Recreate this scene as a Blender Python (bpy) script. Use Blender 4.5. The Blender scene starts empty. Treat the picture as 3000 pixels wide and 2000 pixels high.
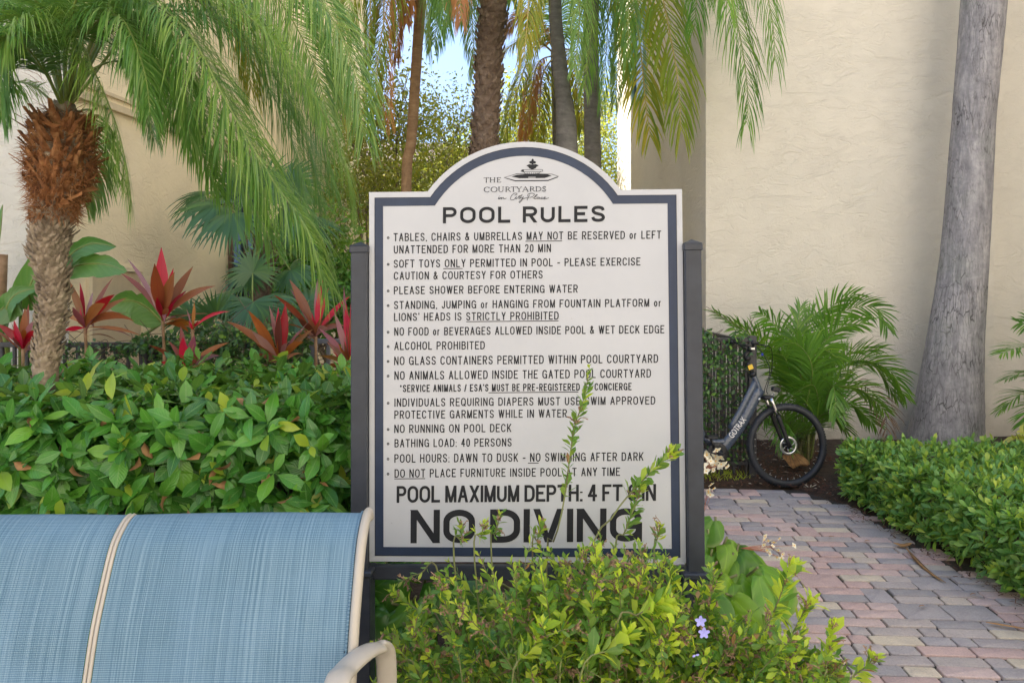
import bpy, math, random, os
import numpy as np
from math import radians as R, sin, cos, pi
from mathutils import Vector, Matrix
rng = np.random.default_rng(11)
random.seed(11)
scene = bpy.context.scene
COL = scene.collection

# ------------------------------------------------------------------ camera, sky, sun, exposure
FPX, EYE, HZ = 2200.0, 1.75, 830.0      # focal length in photo pixels, eye height, horizon row of the photo
cd = bpy.data.cameras.new('camera'); cam = bpy.data.objects.new('camera', cd); COL.objects.link(cam)
cam.location = (0, 0, EYE); cam.rotation_euler = (R(90), 0, 0)
cd.sensor_width = 36; cd.lens = 36 * FPX / 3000; cd.shift_y = -(1000 - HZ) / 3000; cd.clip_end = 3000; cd.clip_start = 0.05
scene.camera = cam
SUN_DIR = Vector((-0.62, 0.56, 0.0)).normalized() * cos(R(46)) + Vector((0, 0, sin(R(46))))   # towards the sun
world = bpy.data.worlds.new('World'); scene.world = world; world.use_nodes = True
wn = world.node_tree; wn.nodes.clear()
sky = wn.nodes.new('ShaderNodeTexSky'); sky.sky_type = 'NISHITA'; sky.sun_disc = False
sky.sun_elevation = R(46); sky.sun_rotation = math.atan2(SUN_DIR.x, SUN_DIR.y)
sky.air_density = 1.0; sky.dust_density = .15; sky.ozone_density = 1.0
hs = wn.nodes.new('ShaderNodeHueSaturation'); hs.inputs['Saturation'].default_value = 0.92; hs.inputs['Value'].default_value = 1.0
bg = wn.nodes.new('ShaderNodeBackground'); bg.inputs['Strength'].default_value = 0.10
wo = wn.nodes.new('ShaderNodeOutputWorld')
tc_ = wn.nodes.new('ShaderNodeTexCoord'); va_ = wn.nodes.new('ShaderNodeVectorMath'); va_.operation = 'ADD'; va_.inputs[1].default_value = (0, 0, .55)   # clear air: no milky horizon
vn_ = wn.nodes.new('ShaderNodeVectorMath'); vn_.operation = 'NORMALIZE'; wn.links.new(tc_.outputs['Generated'], va_.inputs[0]); wn.links.new(va_.outputs[0], vn_.inputs[0]); wn.links.new(vn_.outputs[0], sky.inputs[0])
wn.links.new(sky.outputs[0], hs.inputs['Color']); wn.links.new(hs.outputs[0], bg.inputs[0]); wn.links.new(bg.outputs[0], wo.inputs[0])
sl = bpy.data.lights.new('sun', 'SUN'); sl.energy = 5.0; sl.angle = R(0.53); sl.color = (1.0, 0.93, 0.82)
so = bpy.data.objects.new('sun', sl); COL.objects.link(so); so.rotation_euler = SUN_DIR.to_track_quat('Z', 'Y').to_euler()
so.location = (0, 0, 30)
vs = scene.view_settings; scene.display_settings.display_device = 'sRGB'
vs.view_transform = 'Standard'; vs.look = 'None'; vs.gamma = 1.0; vs.use_curve_mapping = False; vs.exposure = 2.05
scene.render.engine = 'CYCLES'
cy = scene.cycles; cy.use_denoising = True; cy.max_bounces = 8; cy.diffuse_bounces = 4; cy.glossy_bounces = 3
cy.transmission_bounces = 4; cy.transparent_max_bounces = 6; cy.sample_clamp_indirect = 8.0

# ------------------------------------------------------------------ helpers
def P(px, py, d):
    return np.array([(px - 1500) / FPX * d, d, EYE - (py - HZ) / FPX * d])
def XP(px, d): return (px - 1500) / FPX * d
def proj(v):
    v = np.asarray(v); d = np.maximum(v[..., 1], 0.01)
    return 1500 + v[..., 0] / d * FPX, HZ + (EYE - v[..., 2]) / d * FPX
def nrm(a):
    a = np.asarray(a, float); return a / np.maximum(np.linalg.norm(a, axis=-1, keepdims=True), 1e-9)

class Acc:
    """collects geometry of ONE object"""
    def __init__(s): s.V = []; s.F3 = []; s.F4 = []; s.M3 = []; s.M4 = []; s.RN = []; s.UV = []; s.n = 0
    def add(s, V, F, rnd=0.0, uv=None, mat=0):
        V = np.asarray(V, float).reshape(-1, 3); F = np.asarray(F, int); n = len(V)
        s.V.append(V); s.RN.append(np.broadcast_to(np.asarray(rnd, float), (n,)))
        s.UV.append(np.zeros((n, 2)) if uv is None else np.asarray(uv, float).reshape(-1, 2))
        if F.size:
            if F.shape[1] == 3: s.F3.append(F + s.n); s.M3.append(np.full(len(F), mat))
            else: s.F4.append(F + s.n); s.M4.append(np.full(len(F), mat))
        s.n += n
    def add2(s, V, F4, F3, rnd=0.0, uv=None, mat=0):
        base = s.n
        s.add(V, np.zeros((0, 3), int), rnd, uv, mat)
        for F, L, M in ((F4, s.F4, s.M4), (F3, s.F3, s.M3)):
            F = np.asarray(F, int)
            if F.size: L.append(F + base); M.append(np.full(len(F), mat))
    def mesh(s, name, mats, smooth=True):
        me = bpy.data.meshes.new(name)
        V = np.concatenate(s.V) if s.V else np.zeros((0, 3))
        f3 = np.concatenate(s.F3) if s.F3 else np.zeros((0, 3), int); f4 = np.concatenate(s.F4) if s.F4 else np.zeros((0, 4), int)
        me.vertices.add(len(V)); me.vertices.foreach_set('co', V.astype(np.float32).ravel())
        nl = f3.size + f4.size
        me.loops.add(nl); me.loops.foreach_set('vertex_index', np.concatenate([f4.ravel(), f3.ravel()]).astype(np.int32))
        st = np.concatenate([np.arange(len(f4)) * 4, len(f4) * 4 + np.arange(len(f3)) * 3]).astype(np.int32)
        me.polygons.add(len(st)); me.polygons.foreach_set('loop_start', st)
        mi = np.concatenate(([*s.M4] or [np.zeros(0)]) + ([*s.M3] or [np.zeros(0)])).astype(np.int32)
        me.polygons.foreach_set('material_index', mi)
        me.polygons.foreach_set('use_smooth', np.full(len(st), bool(smooth)))
        a = me.attributes.new('rnd', 'FLOAT', 'POINT'); a.data.foreach_set('value', np.concatenate(s.RN).astype(np.float32))
        a = me.attributes.new('luv', 'FLOAT_VECTOR', 'POINT'); uv = np.concatenate(s.UV)
        a.data.foreach_set('vector', np.c_[uv, np.zeros(len(uv))].astype(np.float32).ravel())
        for m in (mats if isinstance(mats, (list, tuple)) else [mats]): me.materials.append(m)
        me.update(calc_edges=True); me.validate()
        return me
    def build(s, name, mats, parent=None, smooth=True, **kw):
        return link(name, s.mesh(name, mats, smooth), parent, **kw)

def link(name, me, parent=None, label=None, cat=None, group=None, kind=None, loc=None):
    o = bpy.data.objects.new(name, me); COL.objects.link(o)
    if loc is not None: o.location = loc
    if parent is not None: o.parent = parent
    return tag(o, label, cat, group, kind)
def tag(o, label=None, cat=None, group=None, kind=None):
    if label: o['label'] = label
    if cat: o['category'] = cat
    if group: o['group'] = group
    if kind: o['kind'] = kind
    return o
def thing(name, label, cat, group=None, loc=(0, 0, 0)):
    return link(name, None, None, label, cat, group, None, loc)
def autosm(o, ang=35):
    me = o.data
    try: me.set_sharp_from_angle(angle=R(ang))
    except Exception: pass
    return o

def box(acc, lo, hi, rnd=0, mat=0, bev=0.0):
    x0, y0, z0 = lo; x1, y1, z1 = hi
    if bev <= 0:
        V = [(x0,y0,z0),(x1,y0,z0),(x1,y1,z0),(x0,y1,z0),(x0,y0,z1),(x1,y0,z1),(x1,y1,z1),(x0,y1,z1)]
        F = [(0,3,2,1),(4,5,6,7),(0,1,5,4),(1,2,6,5),(2,3,7,6),(3,0,4,7)]
        acc.add(V, F, rnd, None, mat); return
    b = bev; V = []; idx = {}
    c = np.array([(x0+x1)/2, (y0+y1)/2, (z0+z1)/2]); h = np.array([(x1-x0)/2, (y1-y0)/2, (z1-z0)/2])
    for sx in (-1, 1):
        for sy in (-1, 1):
            for sz in (-1, 1):
                s = np.array([sx, sy, sz])
                for ax in range(3):
                    v = s * (h - b); v[ax] = s[ax] * h[ax]; idx[(sx, sy, sz, ax)] = len(V); V.append(c + v)
    F4 = []; F3 = []
    def fix(q):
        p = [V[i] for i in q]; n = np.cross(np.array(p[1]) - p[0], np.array(p[2]) - p[0]); m = sum(p) / len(p) - c
        return q if np.dot(n, m) > 0 else q[::-1]
    for ax in range(3):
        a1, a2 = [a for a in range(3) if a != ax]
        for sgn in (-1, 1):
            q = []
            for s1, s2 in ((-1,-1),(1,-1),(1,1),(-1,1)):
                s = [0,0,0]; s[ax] = sgn; s[a1] = s1; s[a2] = s2; q.append(idx[(*s, ax)])
            F4.append(fix(q))
        for s1 in (-1, 1):
            for s2 in (-1, 1):
                q = []
                for sa, axx in ((-1, a1), (1, a1), (1, a2), (-1, a2)):
                    s = [0,0,0]; s[ax] = sa; s[a1] = s1; s[a2] = s2; q.append(idx[(*s, axx)])
                F4.append(fix(q))
    for sx in (-1, 1):
        for sy in (-1, 1):
            for sz in (-1, 1): F3.append(fix([idx[(sx, sy, sz, a)] for a in range(3)]))
    acc.add2(V, F4, F3, rnd, None, mat)

def catmull(pts, n):
    pts = np.asarray(pts, float)
    if len(pts) == 2: t = np.linspace(0, 1, n)[:, None]; return pts[0] * (1 - t) + pts[1] * t
    p = np.vstack([2 * pts[0] - pts[1], pts, 2 * pts[-1] - pts[-2]]); m = len(pts) - 1
    u = np.linspace(0, m - 1e-6, n); i = u.astype(int); t = (u - i)[:, None]
    a, b, c, d = p[i], p[i+1], p[i+2], p[i+3]
    return .5 * ((2*b) + (-a+c)*t + (2*a-5*b+4*c-d)*t**2 + (-a+3*b-3*c+d)*t**3)
def frames(pts, n0=None):
    T = nrm(np.gradient(pts, axis=0)); N = np.zeros_like(T)
    n = np.array(n0 if n0 is not None else (0, 0, 1.0))
    if abs(np.dot(n, T[0])) > .97: n = np.array((0, -1.0, 0.1))
    for i in range(len(T)):
        n = n - np.dot(n, T[i]) * T[i]; n = n / max(np.linalg.norm(n), 1e-6); N[i] = n
    return T, N, np.cross(T, N)
def tube(acc, pts, r, sides=8, rnd=0, mat=0, cap=True, n0=None, flat=1.0):
    """r scalar or per point; flat squeezes along the frame normal"""
    pts = np.asarray(pts, float); m = len(pts); r = np.broadcast_to(np.asarray(r, float), (m,))
    T, N, B = frames(pts, n0)
    a = np.arange(sides) * 2 * pi / sides
    ring = (np.cos(a)[None, :, None] * B[:, None, :] + flat * np.sin(a)[None, :, None] * N[:, None, :]) * r[:, None, None] + pts[:, None, :]
    i = np.arange(m - 1)[:, None] * sides; j = np.arange(sides)[None, :]; k = (j + 1) % sides
    F = np.stack([i + j, i + k, i + sides + k, i + sides + j], -1).reshape(-1, 4)
    uv = np.stack(np.broadcast_arrays(a[None, :] / (2*pi), np.linspace(0, 1, m)[:, None]), -1)
    V = ring.reshape(-1, 3); F3 = []
    if cap:
        V = np.vstack([V, pts[0], pts[-1]]); uv = np.vstack([uv.reshape(-1, 2), [[0, 0], [0, 1]]])
        jj = np.arange(sides); kk = (jj + 1) % sides; b = (m - 1) * sides
        F3 = np.vstack([np.stack([kk, jj, np.full(sides, m*sides)], -1), np.stack([b + jj, b + kk, np.full(sides, m*sides+1)], -1)])
    acc.add2(V, F, F3, rnd, uv, mat)
def lathe(acc, prof, c=(0, 0, 0), axis=(0, 0, 1), sides=24, rnd=0, mat=0):
    ax = nrm(axis); u = nrm(np.cross(ax, (0.3, .9, .1) if abs(ax[1]) < .9 else (1, 0, 0))); v = np.cross(ax, u)
    a = np.arange(sides) * 2 * pi / sides
    V = [np.array(c) + ax * h + rr * (np.cos(t) * u + np.sin(t) * v) for (rr, h) in prof for t in a]
    m = len(prof); F = [(i*sides+j, i*sides+(j+1)%sides, (i+1)*sides+(j+1)%sides, (i+1)*sides+j) for i in range(m-1) for j in range(sides)]
    acc.add(V, F, rnd, None, mat)

def blades(acc, P0, D0, N0, L, W, hang=0.0, nseg=4, prof=None, fold=None, rnd=0, mat=0, wob=0.0):
    """n strips growing from P0 along D0, blade normal N0, drooping by `hang`"""
    P0 = np.atleast_2d(P0).astype(float); n = len(P0)
    D = nrm(np.broadcast_to(D0, (n, 3)).copy()); N = nrm(np.broadcast_to(N0, (n, 3)).copy())
    L = np.broadcast_to(np.asarray(L, float), (n,)); W = np.broadcast_to(np.asarray(W, float), (n,))
    hang = np.broadcast_to(np.asarray(hang, float), (n,)); rnd = np.broadcast_to(np.asarray(rnd, float), (n,))
    prof = np.array(prof if prof is not None else np.interp(np.linspace(0, 1, nseg+1), [0, .15, .5, .8, 1], [.5, .9, 1, .6, .04]))
    if len(prof) != nseg + 1: prof = np.interp(np.linspace(0, 1, nseg+1), np.linspace(0, 1, len(prof)), prof)
    cols = 2 if fold is None else 3
    V = np.zeros((n, nseg+1, cols, 3)); UV = np.zeros((n, nseg+1, cols, 2)); p = P0.copy(); seg = (L / nseg)[:, None]
    for k in range(nseg + 1):
        B = nrm(np.cross(D, N)); w = (W * prof[k] * .5)[:, None]; NN = np.cross(B, D)
        V[:, k, 0] = p - B * w; V[:, k, -1] = p + B * w
        if fold is not None:
            V[:, k, 0] += NN * w * fold; V[:, k, -1] += NN * w * fold; V[:, k, 1] = p; UV[:, k, 1, 0] = .5
        UV[:, k, -1, 0] = 1; UV[:, k, :, 1] = k / nseg
        p = p + D * seg
        g = np.zeros((n, 3)); g[:, 2] = -hang / nseg
        if wob: g += rng.normal(0, wob, (n, 3)) / nseg
        D = nrm(D + g); N = nrm(N - (N * D).sum(-1, keepdims=True) * D)
    base = np.arange(n)[:, None] * (nseg+1) * cols; F = []
    for k in range(nseg):
        for c in range(cols - 1):
            q = k*cols + c; F.append(base + np.array([q, q+1, q+1+cols, q+cols])[None])
    acc.add(V.reshape(-1, 3), np.concatenate(F), np.repeat(rnd, (nseg+1)*cols), UV.reshape(-1, 2), mat)

def leaf_tpl(w=.42, nseg=4, fold=.25, curl=.25, prof=(.08, .75, 1, .72, .03), stalk=.08, wave=0.0):
    """leaf of length 1 along +Y, up +Z"""
    y = np.linspace(0, 1, nseg+1); pr = np.interp(y, np.linspace(0, 1, len(prof)), prof) * w / 2
    V = []; UV = []
    if stalk: pass
    for k in range(nseg+1):
        z = -curl * (y[k] ** 2); yy = stalk + (1 - stalk) * y[k]
        wv = wave * (1 if k % 2 else -1)
        V += [(-pr[k], yy, z + fold*pr[k] + wv*pr[k]), (0, yy, z), (pr[k], yy, z + fold*pr[k] - wv*pr[k])]
        UV += [(0, y[k]), (.5, y[k]), (1, y[k])]
    F = [(k*3+c, k*3+c+1, k*3+c+4, k*3+c+3) for k in range(nseg) for c in range(2)]
    if stalk:
        b = len(V); V += [(-.012, 0, 0), (.012, 0, 0)]; UV += [(.5, 0), (.5, 0)]; F.append((b, b+1, 2, 0))
    return np.array(V), np.array(F), np.array(UV)
def put(acc, tpl, O, D, N, S, rnd=0, mat=0):
    V, F, UV = tpl; O = np.atleast_2d(O); n = len(O)
    D = nrm(np.broadcast_to(D, (n, 3))); N = np.broadcast_to(N, (n, 3)); X = nrm(np.cross(D, N)); Z = np.cross(X, D)
    S = np.broadcast_to(np.asarray(S, float), (n,))[:, None, None]
    W = O[:, None] + S * (V[None, :, :1]*X[:, None] + V[None, :, 1:2]*D[:, None] + V[None, :, 2:]*Z[:, None])
    FF = (np.arange(n)[:, None, None] * len(V) + F[None]).reshape(-1, F.shape[1])
    acc.add(W.reshape(-1, 3), FF, np.repeat(np.broadcast_to(rnd, (n,)), len(V)), np.tile(UV, (n, 1)), mat)
def put_obj(me, name, parent, o, d, n, s):
    d = nrm(d); x = nrm(np.cross(d, n)); z = np.cross(x, d); M = np.eye(4)
    M[:3, 0] = x*s; M[:3, 1] = d*s; M[:3, 2] = z*s; M[:3, 3] = o
    ob = bpy.data.objects.new(name, me); COL.objects.link(ob); ob.parent = parent; ob.matrix_basis = Matrix(M.tolist()); return ob
def tpl_mesh(tpl, name, mat):
    a = Acc(); a.add(tpl[0], tpl[1], 0, tpl[2]); return a.mesh(name, mat)
def rdir(n):
    return nrm(rng.normal(size=(n, 3)))

# ------------------------------------------------------------------ materials
def newmat(name):
    m = bpy.data.materials.new(name); m.use_nodes = True; nt = m.node_tree; nt.nodes.clear()
    out = nt.nodes.new('ShaderNodeOutputMaterial'); b = nt.nodes.new('ShaderNodeBsdfPrincipled'); nt.links.new(b.outputs[0], out.inputs[0])
    return m, nt, b, out
def N_(nt, t, **kw):
    n = nt.nodes.new('ShaderNode' + t)
    for k, v in kw.items():
        if k in n.inputs: n.inputs[k].default_value = v
        else: setattr(n, k, v)
    return n
def ramp(nt, stops, fac=None, interp='LINEAR'):
    r = nt.nodes.new('ShaderNodeValToRGB'); e = r.color_ramp.elements; r.color_ramp.interpolation = interp
    while len(e) > 1: e.remove(e[-1])
    e[0].position = stops[0][0]; e[0].color = (*stops[0][1], 1) if len(stops[0][1]) == 3 else stops[0][1]
    for p_, c in stops[1:]:
        x = e.new(p_); x.color = (*c, 1)
    if fac is not None: nt.links.new(fac, r.inputs[0])
    return r
def mth(nt, op, a, b=None, clamp=False):
    n = nt.nodes.new('ShaderNodeMath'); n.operation = op; n.use_clamp = clamp
    for i, v in enumerate((a, b)):
        if v is None: continue
        if isinstance(v, (int, float)): n.inputs[i].default_value = v
        else: nt.links.new(v, n.inputs[i])
    return n.outputs[0]
def mixc(nt, f, a, b, mode='MIX'):
    n = nt.nodes.new('ShaderNodeMix'); n.data_type = 'RGBA'; n.blend_type = mode
    for s, v in ((n.inputs[0], f), (n.inputs[6], a), (n.inputs[7], b)):
        if isinstance(v, (int, float)): s.default_value = v
        elif isinstance(v, tuple): s.default_value = (*v, 1) if len(v) == 3 else v
        else: nt.links.new(v, s)
    return n.outputs[2]
def bump(nt, h, strength, dist, b):
    n = nt.nodes.new('ShaderNodeBump'); n.inputs['Strength'].default_value = strength; n.inputs['Distance'].default_value = dist
    nt.links.new(h, n.inputs['Height']); nt.links.new(n.outputs[0], b.inputs['Normal']); return n
def coords(nt, scale=(1, 1, 1), kind='Object', rot=(0, 0, 0)):
    t = nt.nodes.new('ShaderNodeTexCoord'); m = nt.nodes.new('ShaderNodeMapping'); m.inputs['Scale'].default_value = scale; m.inputs['Rotation'].default_value = rot
    nt.links.new(t.outputs[kind], m.inputs[0]); return m.outputs[0]
def noise(nt, vec, scale, detail=4, rough=.6, dist=0):
    n = nt.nodes.new('ShaderNodeTexNoise'); n.inputs['Scale'].default_value = scale; n.inputs['Detail'].default_value = detail
    n.inputs['Roughness'].default_value = rough; n.inputs['Distortion'].default_value = dist
    if vec is not None: nt.links.new(vec, n.inputs['Vector'])
    return n.outputs[0]
def rnd01(nt):
    a = N_(nt, 'Attribute', attribute_name='rnd'); o = N_(nt, 'ObjectInfo')
    return mth(nt, 'FRACT', mth(nt, 'ADD', a.outputs['Fac'], o.outputs['Random']))

def leafmat(name, cols, rough=.38, trans=.3, rib=.35, ribcol=(.30, .42, .12), tcol=(.25, .45, .05), veins=0.0, nscale=9, spots=0.0, back=.25, gain=(1.6, 1.38, 1.0), radial=0):
    m, nt, b, out = newmat(name); h = rnd01(nt); gx, gy, gz = gain
    c = ramp(nt, [(i / max(1, len(cols)-1), (q[0]*gx, q[1]*gy, q[2]*gz)) for i, q in enumerate(cols)], h).outputs[0]
    vec = coords(nt); nz = noise(nt, vec, nscale, 5)
    c = mixc(nt, mth(nt, 'MULTIPLY', mth(nt, 'SUBTRACT', nz, .35, True), .8, True), c, mixc(nt, 1.0, c, (1.6, 1.45, .9), 'MULTIPLY'))
    uv = N_(nt, 'Attribute', attribute_name='luv'); sp = N_(nt, 'SeparateXYZ'); nt.links.new(uv.outputs['Vector'], sp.inputs[0])
    d = mth(nt, 'ABSOLUTE', mth(nt, 'SUBTRACT', sp.outputs[0], .5))
    if rib:
        f = mth(nt, 'MULTIPLY', mth(nt, 'SUBTRACT', 1.0, mth(nt, 'DIVIDE', d, .07), True), rib, True)
        c = mixc(nt, f, c, ribcol)
    if veins:
        w = mth(nt, 'SINE', mth(nt, 'MULTIPLY', mth(nt, 'ADD', sp.outputs[1], mth(nt, 'MULTIPLY', d, -.55)), 62.0))
        f = mth(nt, 'MULTIPLY', mth(nt, 'SUBTRACT', w, .55, True), veins)
        c = mixc(nt, f, c, ribcol); bump(nt, w, .25, .002, b)
    if radial:
        an = mth(nt, 'ARCTAN2', mth(nt, 'SUBTRACT', sp.outputs[0], .5), mth(nt, 'ADD', sp.outputs[1], .03))
        w = mth(nt, 'COSINE', mth(nt, 'MULTIPLY', an, 10.0)); f = mth(nt, 'MULTIPLY', mth(nt, 'SUBTRACT', w, .93, True), 8.0*radial, True)
        c = mixc(nt, f, c, mixc(nt, 1.0, c, (1.9, 1.6, 1.5), 'MULTIPLY'))
        h2 = mth(nt, 'ADD', mth(nt, 'MULTIPLY', w, -.6), mth(nt, 'MULTIPLY', nz, 1.5)); bump(nt, h2, .45, .004, b)
        rx_ = mth(nt, 'SUBTRACT', sp.outputs[0], .5); ry_ = mth(nt, 'SUBTRACT', sp.outputs[1], .45); rr_ = mth(nt, 'SQRT', mth(nt, 'ADD', mth(nt, 'MULTIPLY', rx_, rx_), mth(nt, 'MULTIPLY', ry_, ry_)))
        c = mixc(nt, mth(nt, 'MULTIPLY', mth(nt, 'SUBTRACT', rr_, .44, True), 9.0, True), c, (.26, .36, .10))
    g = N_(nt, 'NewGeometry')
    c = mixc(nt, mth(nt, 'MULTIPLY', g.outputs['Backfacing'], back), c, (.30, .38, .16))
    if spots:
        s2 = noise(nt, vec, 60, 3); f = mth(nt, 'MULTIPLY', mth(nt, 'SUBTRACT', s2, .62, True), spots * 8, True)
        c = mixc(nt, f, c, (.22, .12, .04))
    nt.links.new(c, b.inputs['Base Color']); b.inputs['Roughness'].default_value = rough
    b.inputs['Specular IOR Level'].default_value = .5
    if trans:
        t = N_(nt, 'BsdfTranslucent'); tc = mixc(nt, 1.0, c, (1.6, 1.6, .7), 'MULTIPLY'); nt.links.new(tc, t.inputs[0])
        mx = N_(nt, 'MixShader'); mx.inputs[0].default_value = trans
        nt.links.new(b.outputs[0], mx.inputs[1]); nt.links.new(t.outputs[0], mx.inputs[2]); nt.links.new(mx.outputs[0], out.inputs[0])
    return m
def plain(name, col, rough=.5, metal=0, var=.15, nscale=12, bmp=0, bdist=.002, bscale=60, spec=.5, coat=0, stops=None, scale=(1,1,1)):
    m, nt, b, out = newmat(name); vec = coords(nt, scale); nz = noise(nt, vec, nscale, 6)
    if stops: c = ramp(nt, stops, nz).outputs[0]
    else:
        lo = tuple(x * (1 - var) for x in col); hi = tuple(min(1, x * (1 + var)) for x in col); c = ramp(nt, [(.3, lo), (.7, hi)], nz).outputs[0]
    nt.links.new(c, b.inputs['Base Color']); b.inputs['Roughness'].default_value = rough; b.inputs['Metallic'].default_value = metal
    b.inputs['Specular IOR Level'].default_value = spec; b.inputs['Coat Weight'].default_value = coat
    rr = mth(nt, 'ADD', mth(nt, 'MULTIPLY', noise(nt, vec, nscale * 3, 4), .25), rough - .12, True); nt.links.new(rr, b.inputs['Roughness'])
    if bmp: bump(nt, noise(nt, vec, bscale, 6, .65), bmp, bdist, b)
    return m

def stucco(name, col, col2, strength=.6):
    m, nt, b, out = newmat(name); v = coords(nt)
    big = noise(nt, v, .55, 4); mid = noise(nt, v, 3.5, 5)
    c = ramp(nt, [(.25, col2), (.62, col)], big).outputs[0]
    c = mixc(nt, mth(nt, 'MULTIPLY', mth(nt, 'SUBTRACT', mid, .45, True), .9, True), c, tuple(x*.8 for x in col))
    # dirt streaks near the ground
    sx = N_(nt, 'SeparateXYZ'); nt.links.new(v, sx.inputs[0])
    low = mth(nt, 'MULTIPLY', mth(nt, 'SUBTRACT', 1.0, mth(nt, 'DIVIDE', sx.outputs[2], .5), True), mid, True)
    c = mixc(nt, mth(nt, 'MULTIPLY', low, .8), c, (.22, .19, .15))
    nt.links.new(c, b.inputs['Base Color']); b.inputs['Roughness'].default_value = .85; b.inputs['Specular IOR Level'].default_value = .25
    # trowel ridges: domain-warped noise stretched sideways
    vv = coords(nt, (1.0, 1.0, 2.1)); wa = N_(nt, 'TexNoise', Scale=2.0, Detail=3.0); nt.links.new(vv, wa.inputs['Vector'])
    ad = N_(nt, 'VectorMath', operation='MULTIPLY_ADD'); nt.links.new(wa.outputs['Color'], ad.inputs[0]); ad.inputs[1].default_value = (.6, .6, .6); nt.links.new(vv, ad.inputs[2])
    r1 = N_(nt, 'TexNoise', Scale=5.5, Detail=6.0, Roughness=.6, Distortion=.8); nt.links.new(ad.outputs[0], r1.inputs['Vector'])
    rid = mth(nt, 'SUBTRACT', 1.0, mth(nt, 'MULTIPLY', mth(nt, 'ABSOLUTE', mth(nt, 'SUBTRACT', r1.outputs[0], .5)), 9.0), True)
    fine = noise(nt, v, 60, 5)
    h = mth(nt, 'ADD', mth(nt, 'ADD', mth(nt, 'MULTIPLY', mth(nt, 'MULTIPLY', rid, mid), .5), r1.outputs[0]), mth(nt, 'MULTIPLY', fine, .3))
    bump(nt, h, strength*.75, .020, b)
    c2 = mixc(nt, mth(nt, 'MULTIPLY', mth(nt, 'MULTIPLY', rid, mid), .14), c, (col[0]*.6, col[1]*.58, col[2]*.55)); nt.links.new(c2, b.inputs['Base Color'])  # relief shading of the ridges put into the colour as a darker tint
    return m

M = {}
M['wall'] = stucco('cream_stucco', (.77, .71, .60), (.71, .67, .58), .8)
M['wallL'] = stucco('yellow_stucco', (.90, .76, .51), (.87, .74, .52), .7)
M['wallG'] = stucco('pale_stucco', (.72, .69, .62), (.68, .66, .60), .8)
M['wallC'] = stucco('white_stucco', (.66, .63, .58), (.62, .59, .55), .5)
M['wallP'] = stucco('grey_stucco', (.76, .70, .60), (.68, .63, .55), .7)
M['trimc'] = plain('cream_trim', (.64, .52, .34), .7, var=.06)
M['brown'] = plain('brown_frame', (.10, .055, .03), .45)
M['glass'] = plain('window_glass', (.05, .09, .10), .08, var=.2)
M['teal'] = plain('teal_frame', (.25, .42, .42), .4)
M['bronze'] = plain('dark_bronze_paint', (.036, .041, .054), .42, var=.18, bmp=.06, bdist=.0005, bscale=300, spec=.4)
M['fencep'] = plain('fence_paint', (.052, .050, .055), .45, var=.25)
M['gatep'] = plain('gate_paint', (.15, .16, .18), .4, var=.2)
M['navy'] = plain('navy_paint', (.026, .040, .078), .4, var=.12, spec=.35)
M['char'] = plain('charcoal_letter', (.018, .019, .023), .6, spec=.25)
# sign board: off-white, faint dirt
def signmat():
    m, nt, b, out = newmat('sign_board_white'); v = coords(nt)
    n = noise(nt, v, 3, 5); c = ramp(nt, [(.3, (.455, .468, .497)), (.7, (.495, .508, .537))], n).outputs[0]
    s = mth(nt, 'MULTIPLY', mth(nt, 'SUBTRACT', noise(nt, v, 70, 2), .72, True), 14, True)
    c = mixc(nt, mth(nt, 'MULTIPLY', s, .6), c, (.15, .14, .12))
    nt.links.new(c, b.inputs['Base Color']); b.inputs['Roughness'].default_value = .42; return m
M['signw'] = signmat()
M['soil'] = plain('soil', (.05, .032, .022), .95, var=.5, nscale=20, bmp=.8, bdist=.02, bscale=45)
M['joint'] = plain('sandy_joint', (.05, .043, .036), .95, var=.4, nscale=60, bmp=.5, bdist=.004, bscale=200)
M['deck'] = plain('deck_concrete', (.38, .34, .29), .8, var=.15, nscale=5, bmp=.3, bdist=.002, bscale=150)
def pavermat():
    m, nt, b, out = newmat('tumbled_paver'); h = rnd01(nt); v = coords(nt)
    cols = [(.36,.335,.34),(.55,.40,.37),(.44,.39,.38),(.58,.45,.42),(.62,.54,.43),(.40,.37,.38),(.58,.42,.385),(.49,.43,.405),(.57,.49,.42),(.41,.375,.375),(.59,.45,.42)]
    c = ramp(nt, [(i/len(cols), q) for i, q in enumerate(cols)], h, 'CONSTANT').outputs[0]
    oi = N_(nt, 'ObjectInfo'); va = N_(nt, 'VectorMath', operation='ADD'); nt.links.new(v, va.inputs[0]); nt.links.new(oi.outputs['Location'], va.inputs[1])
    n1 = noise(nt, va.outputs[0], 14, 5); n2 = noise(nt, va.outputs[0], 95, 5, .8)
    c = mixc(nt, mth(nt, 'MULTIPLY', mth(nt, 'SUBTRACT', n1, .4, True), 1.4, True), c, mixc(nt, 1.0, c, (.72, .68, .70), 'MULTIPLY'))
    c = mixc(nt, mth(nt, 'MULTIPLY', mth(nt, 'SUBTRACT', n2, .52, True), 3.0, True), c, mixc(nt, 1.0, c, (1.45, 1.42, 1.4), 'MULTIPLY'))
    c = mixc(nt, mth(nt, 'MULTIPLY', mth(nt, 'SUBTRACT', .46, n2, True), 4.0, True), c, mixc(nt, 1.0, c, (.5, .5, .5), 'MULTIPLY'))
    nt.links.new(c, b.inputs['Base Color']); b.inputs['Roughness'].default_value = .82; b.inputs['Specular IOR Level'].default_value = .3
    bump(nt, mth(nt, 'ADD', n2, mth(nt, 'MULTIPLY', n1, 1.5)), .8, .005, b); return m
M['paver'] = pavermat()
M['mulch'] = plain('mulch_chips', (.10, .05, .03), .9, stops=[(.25, (.035, .018, .012)), (.5, (.10, .045, .028)), (.8, (.24, .13, .08))], nscale=40)
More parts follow.
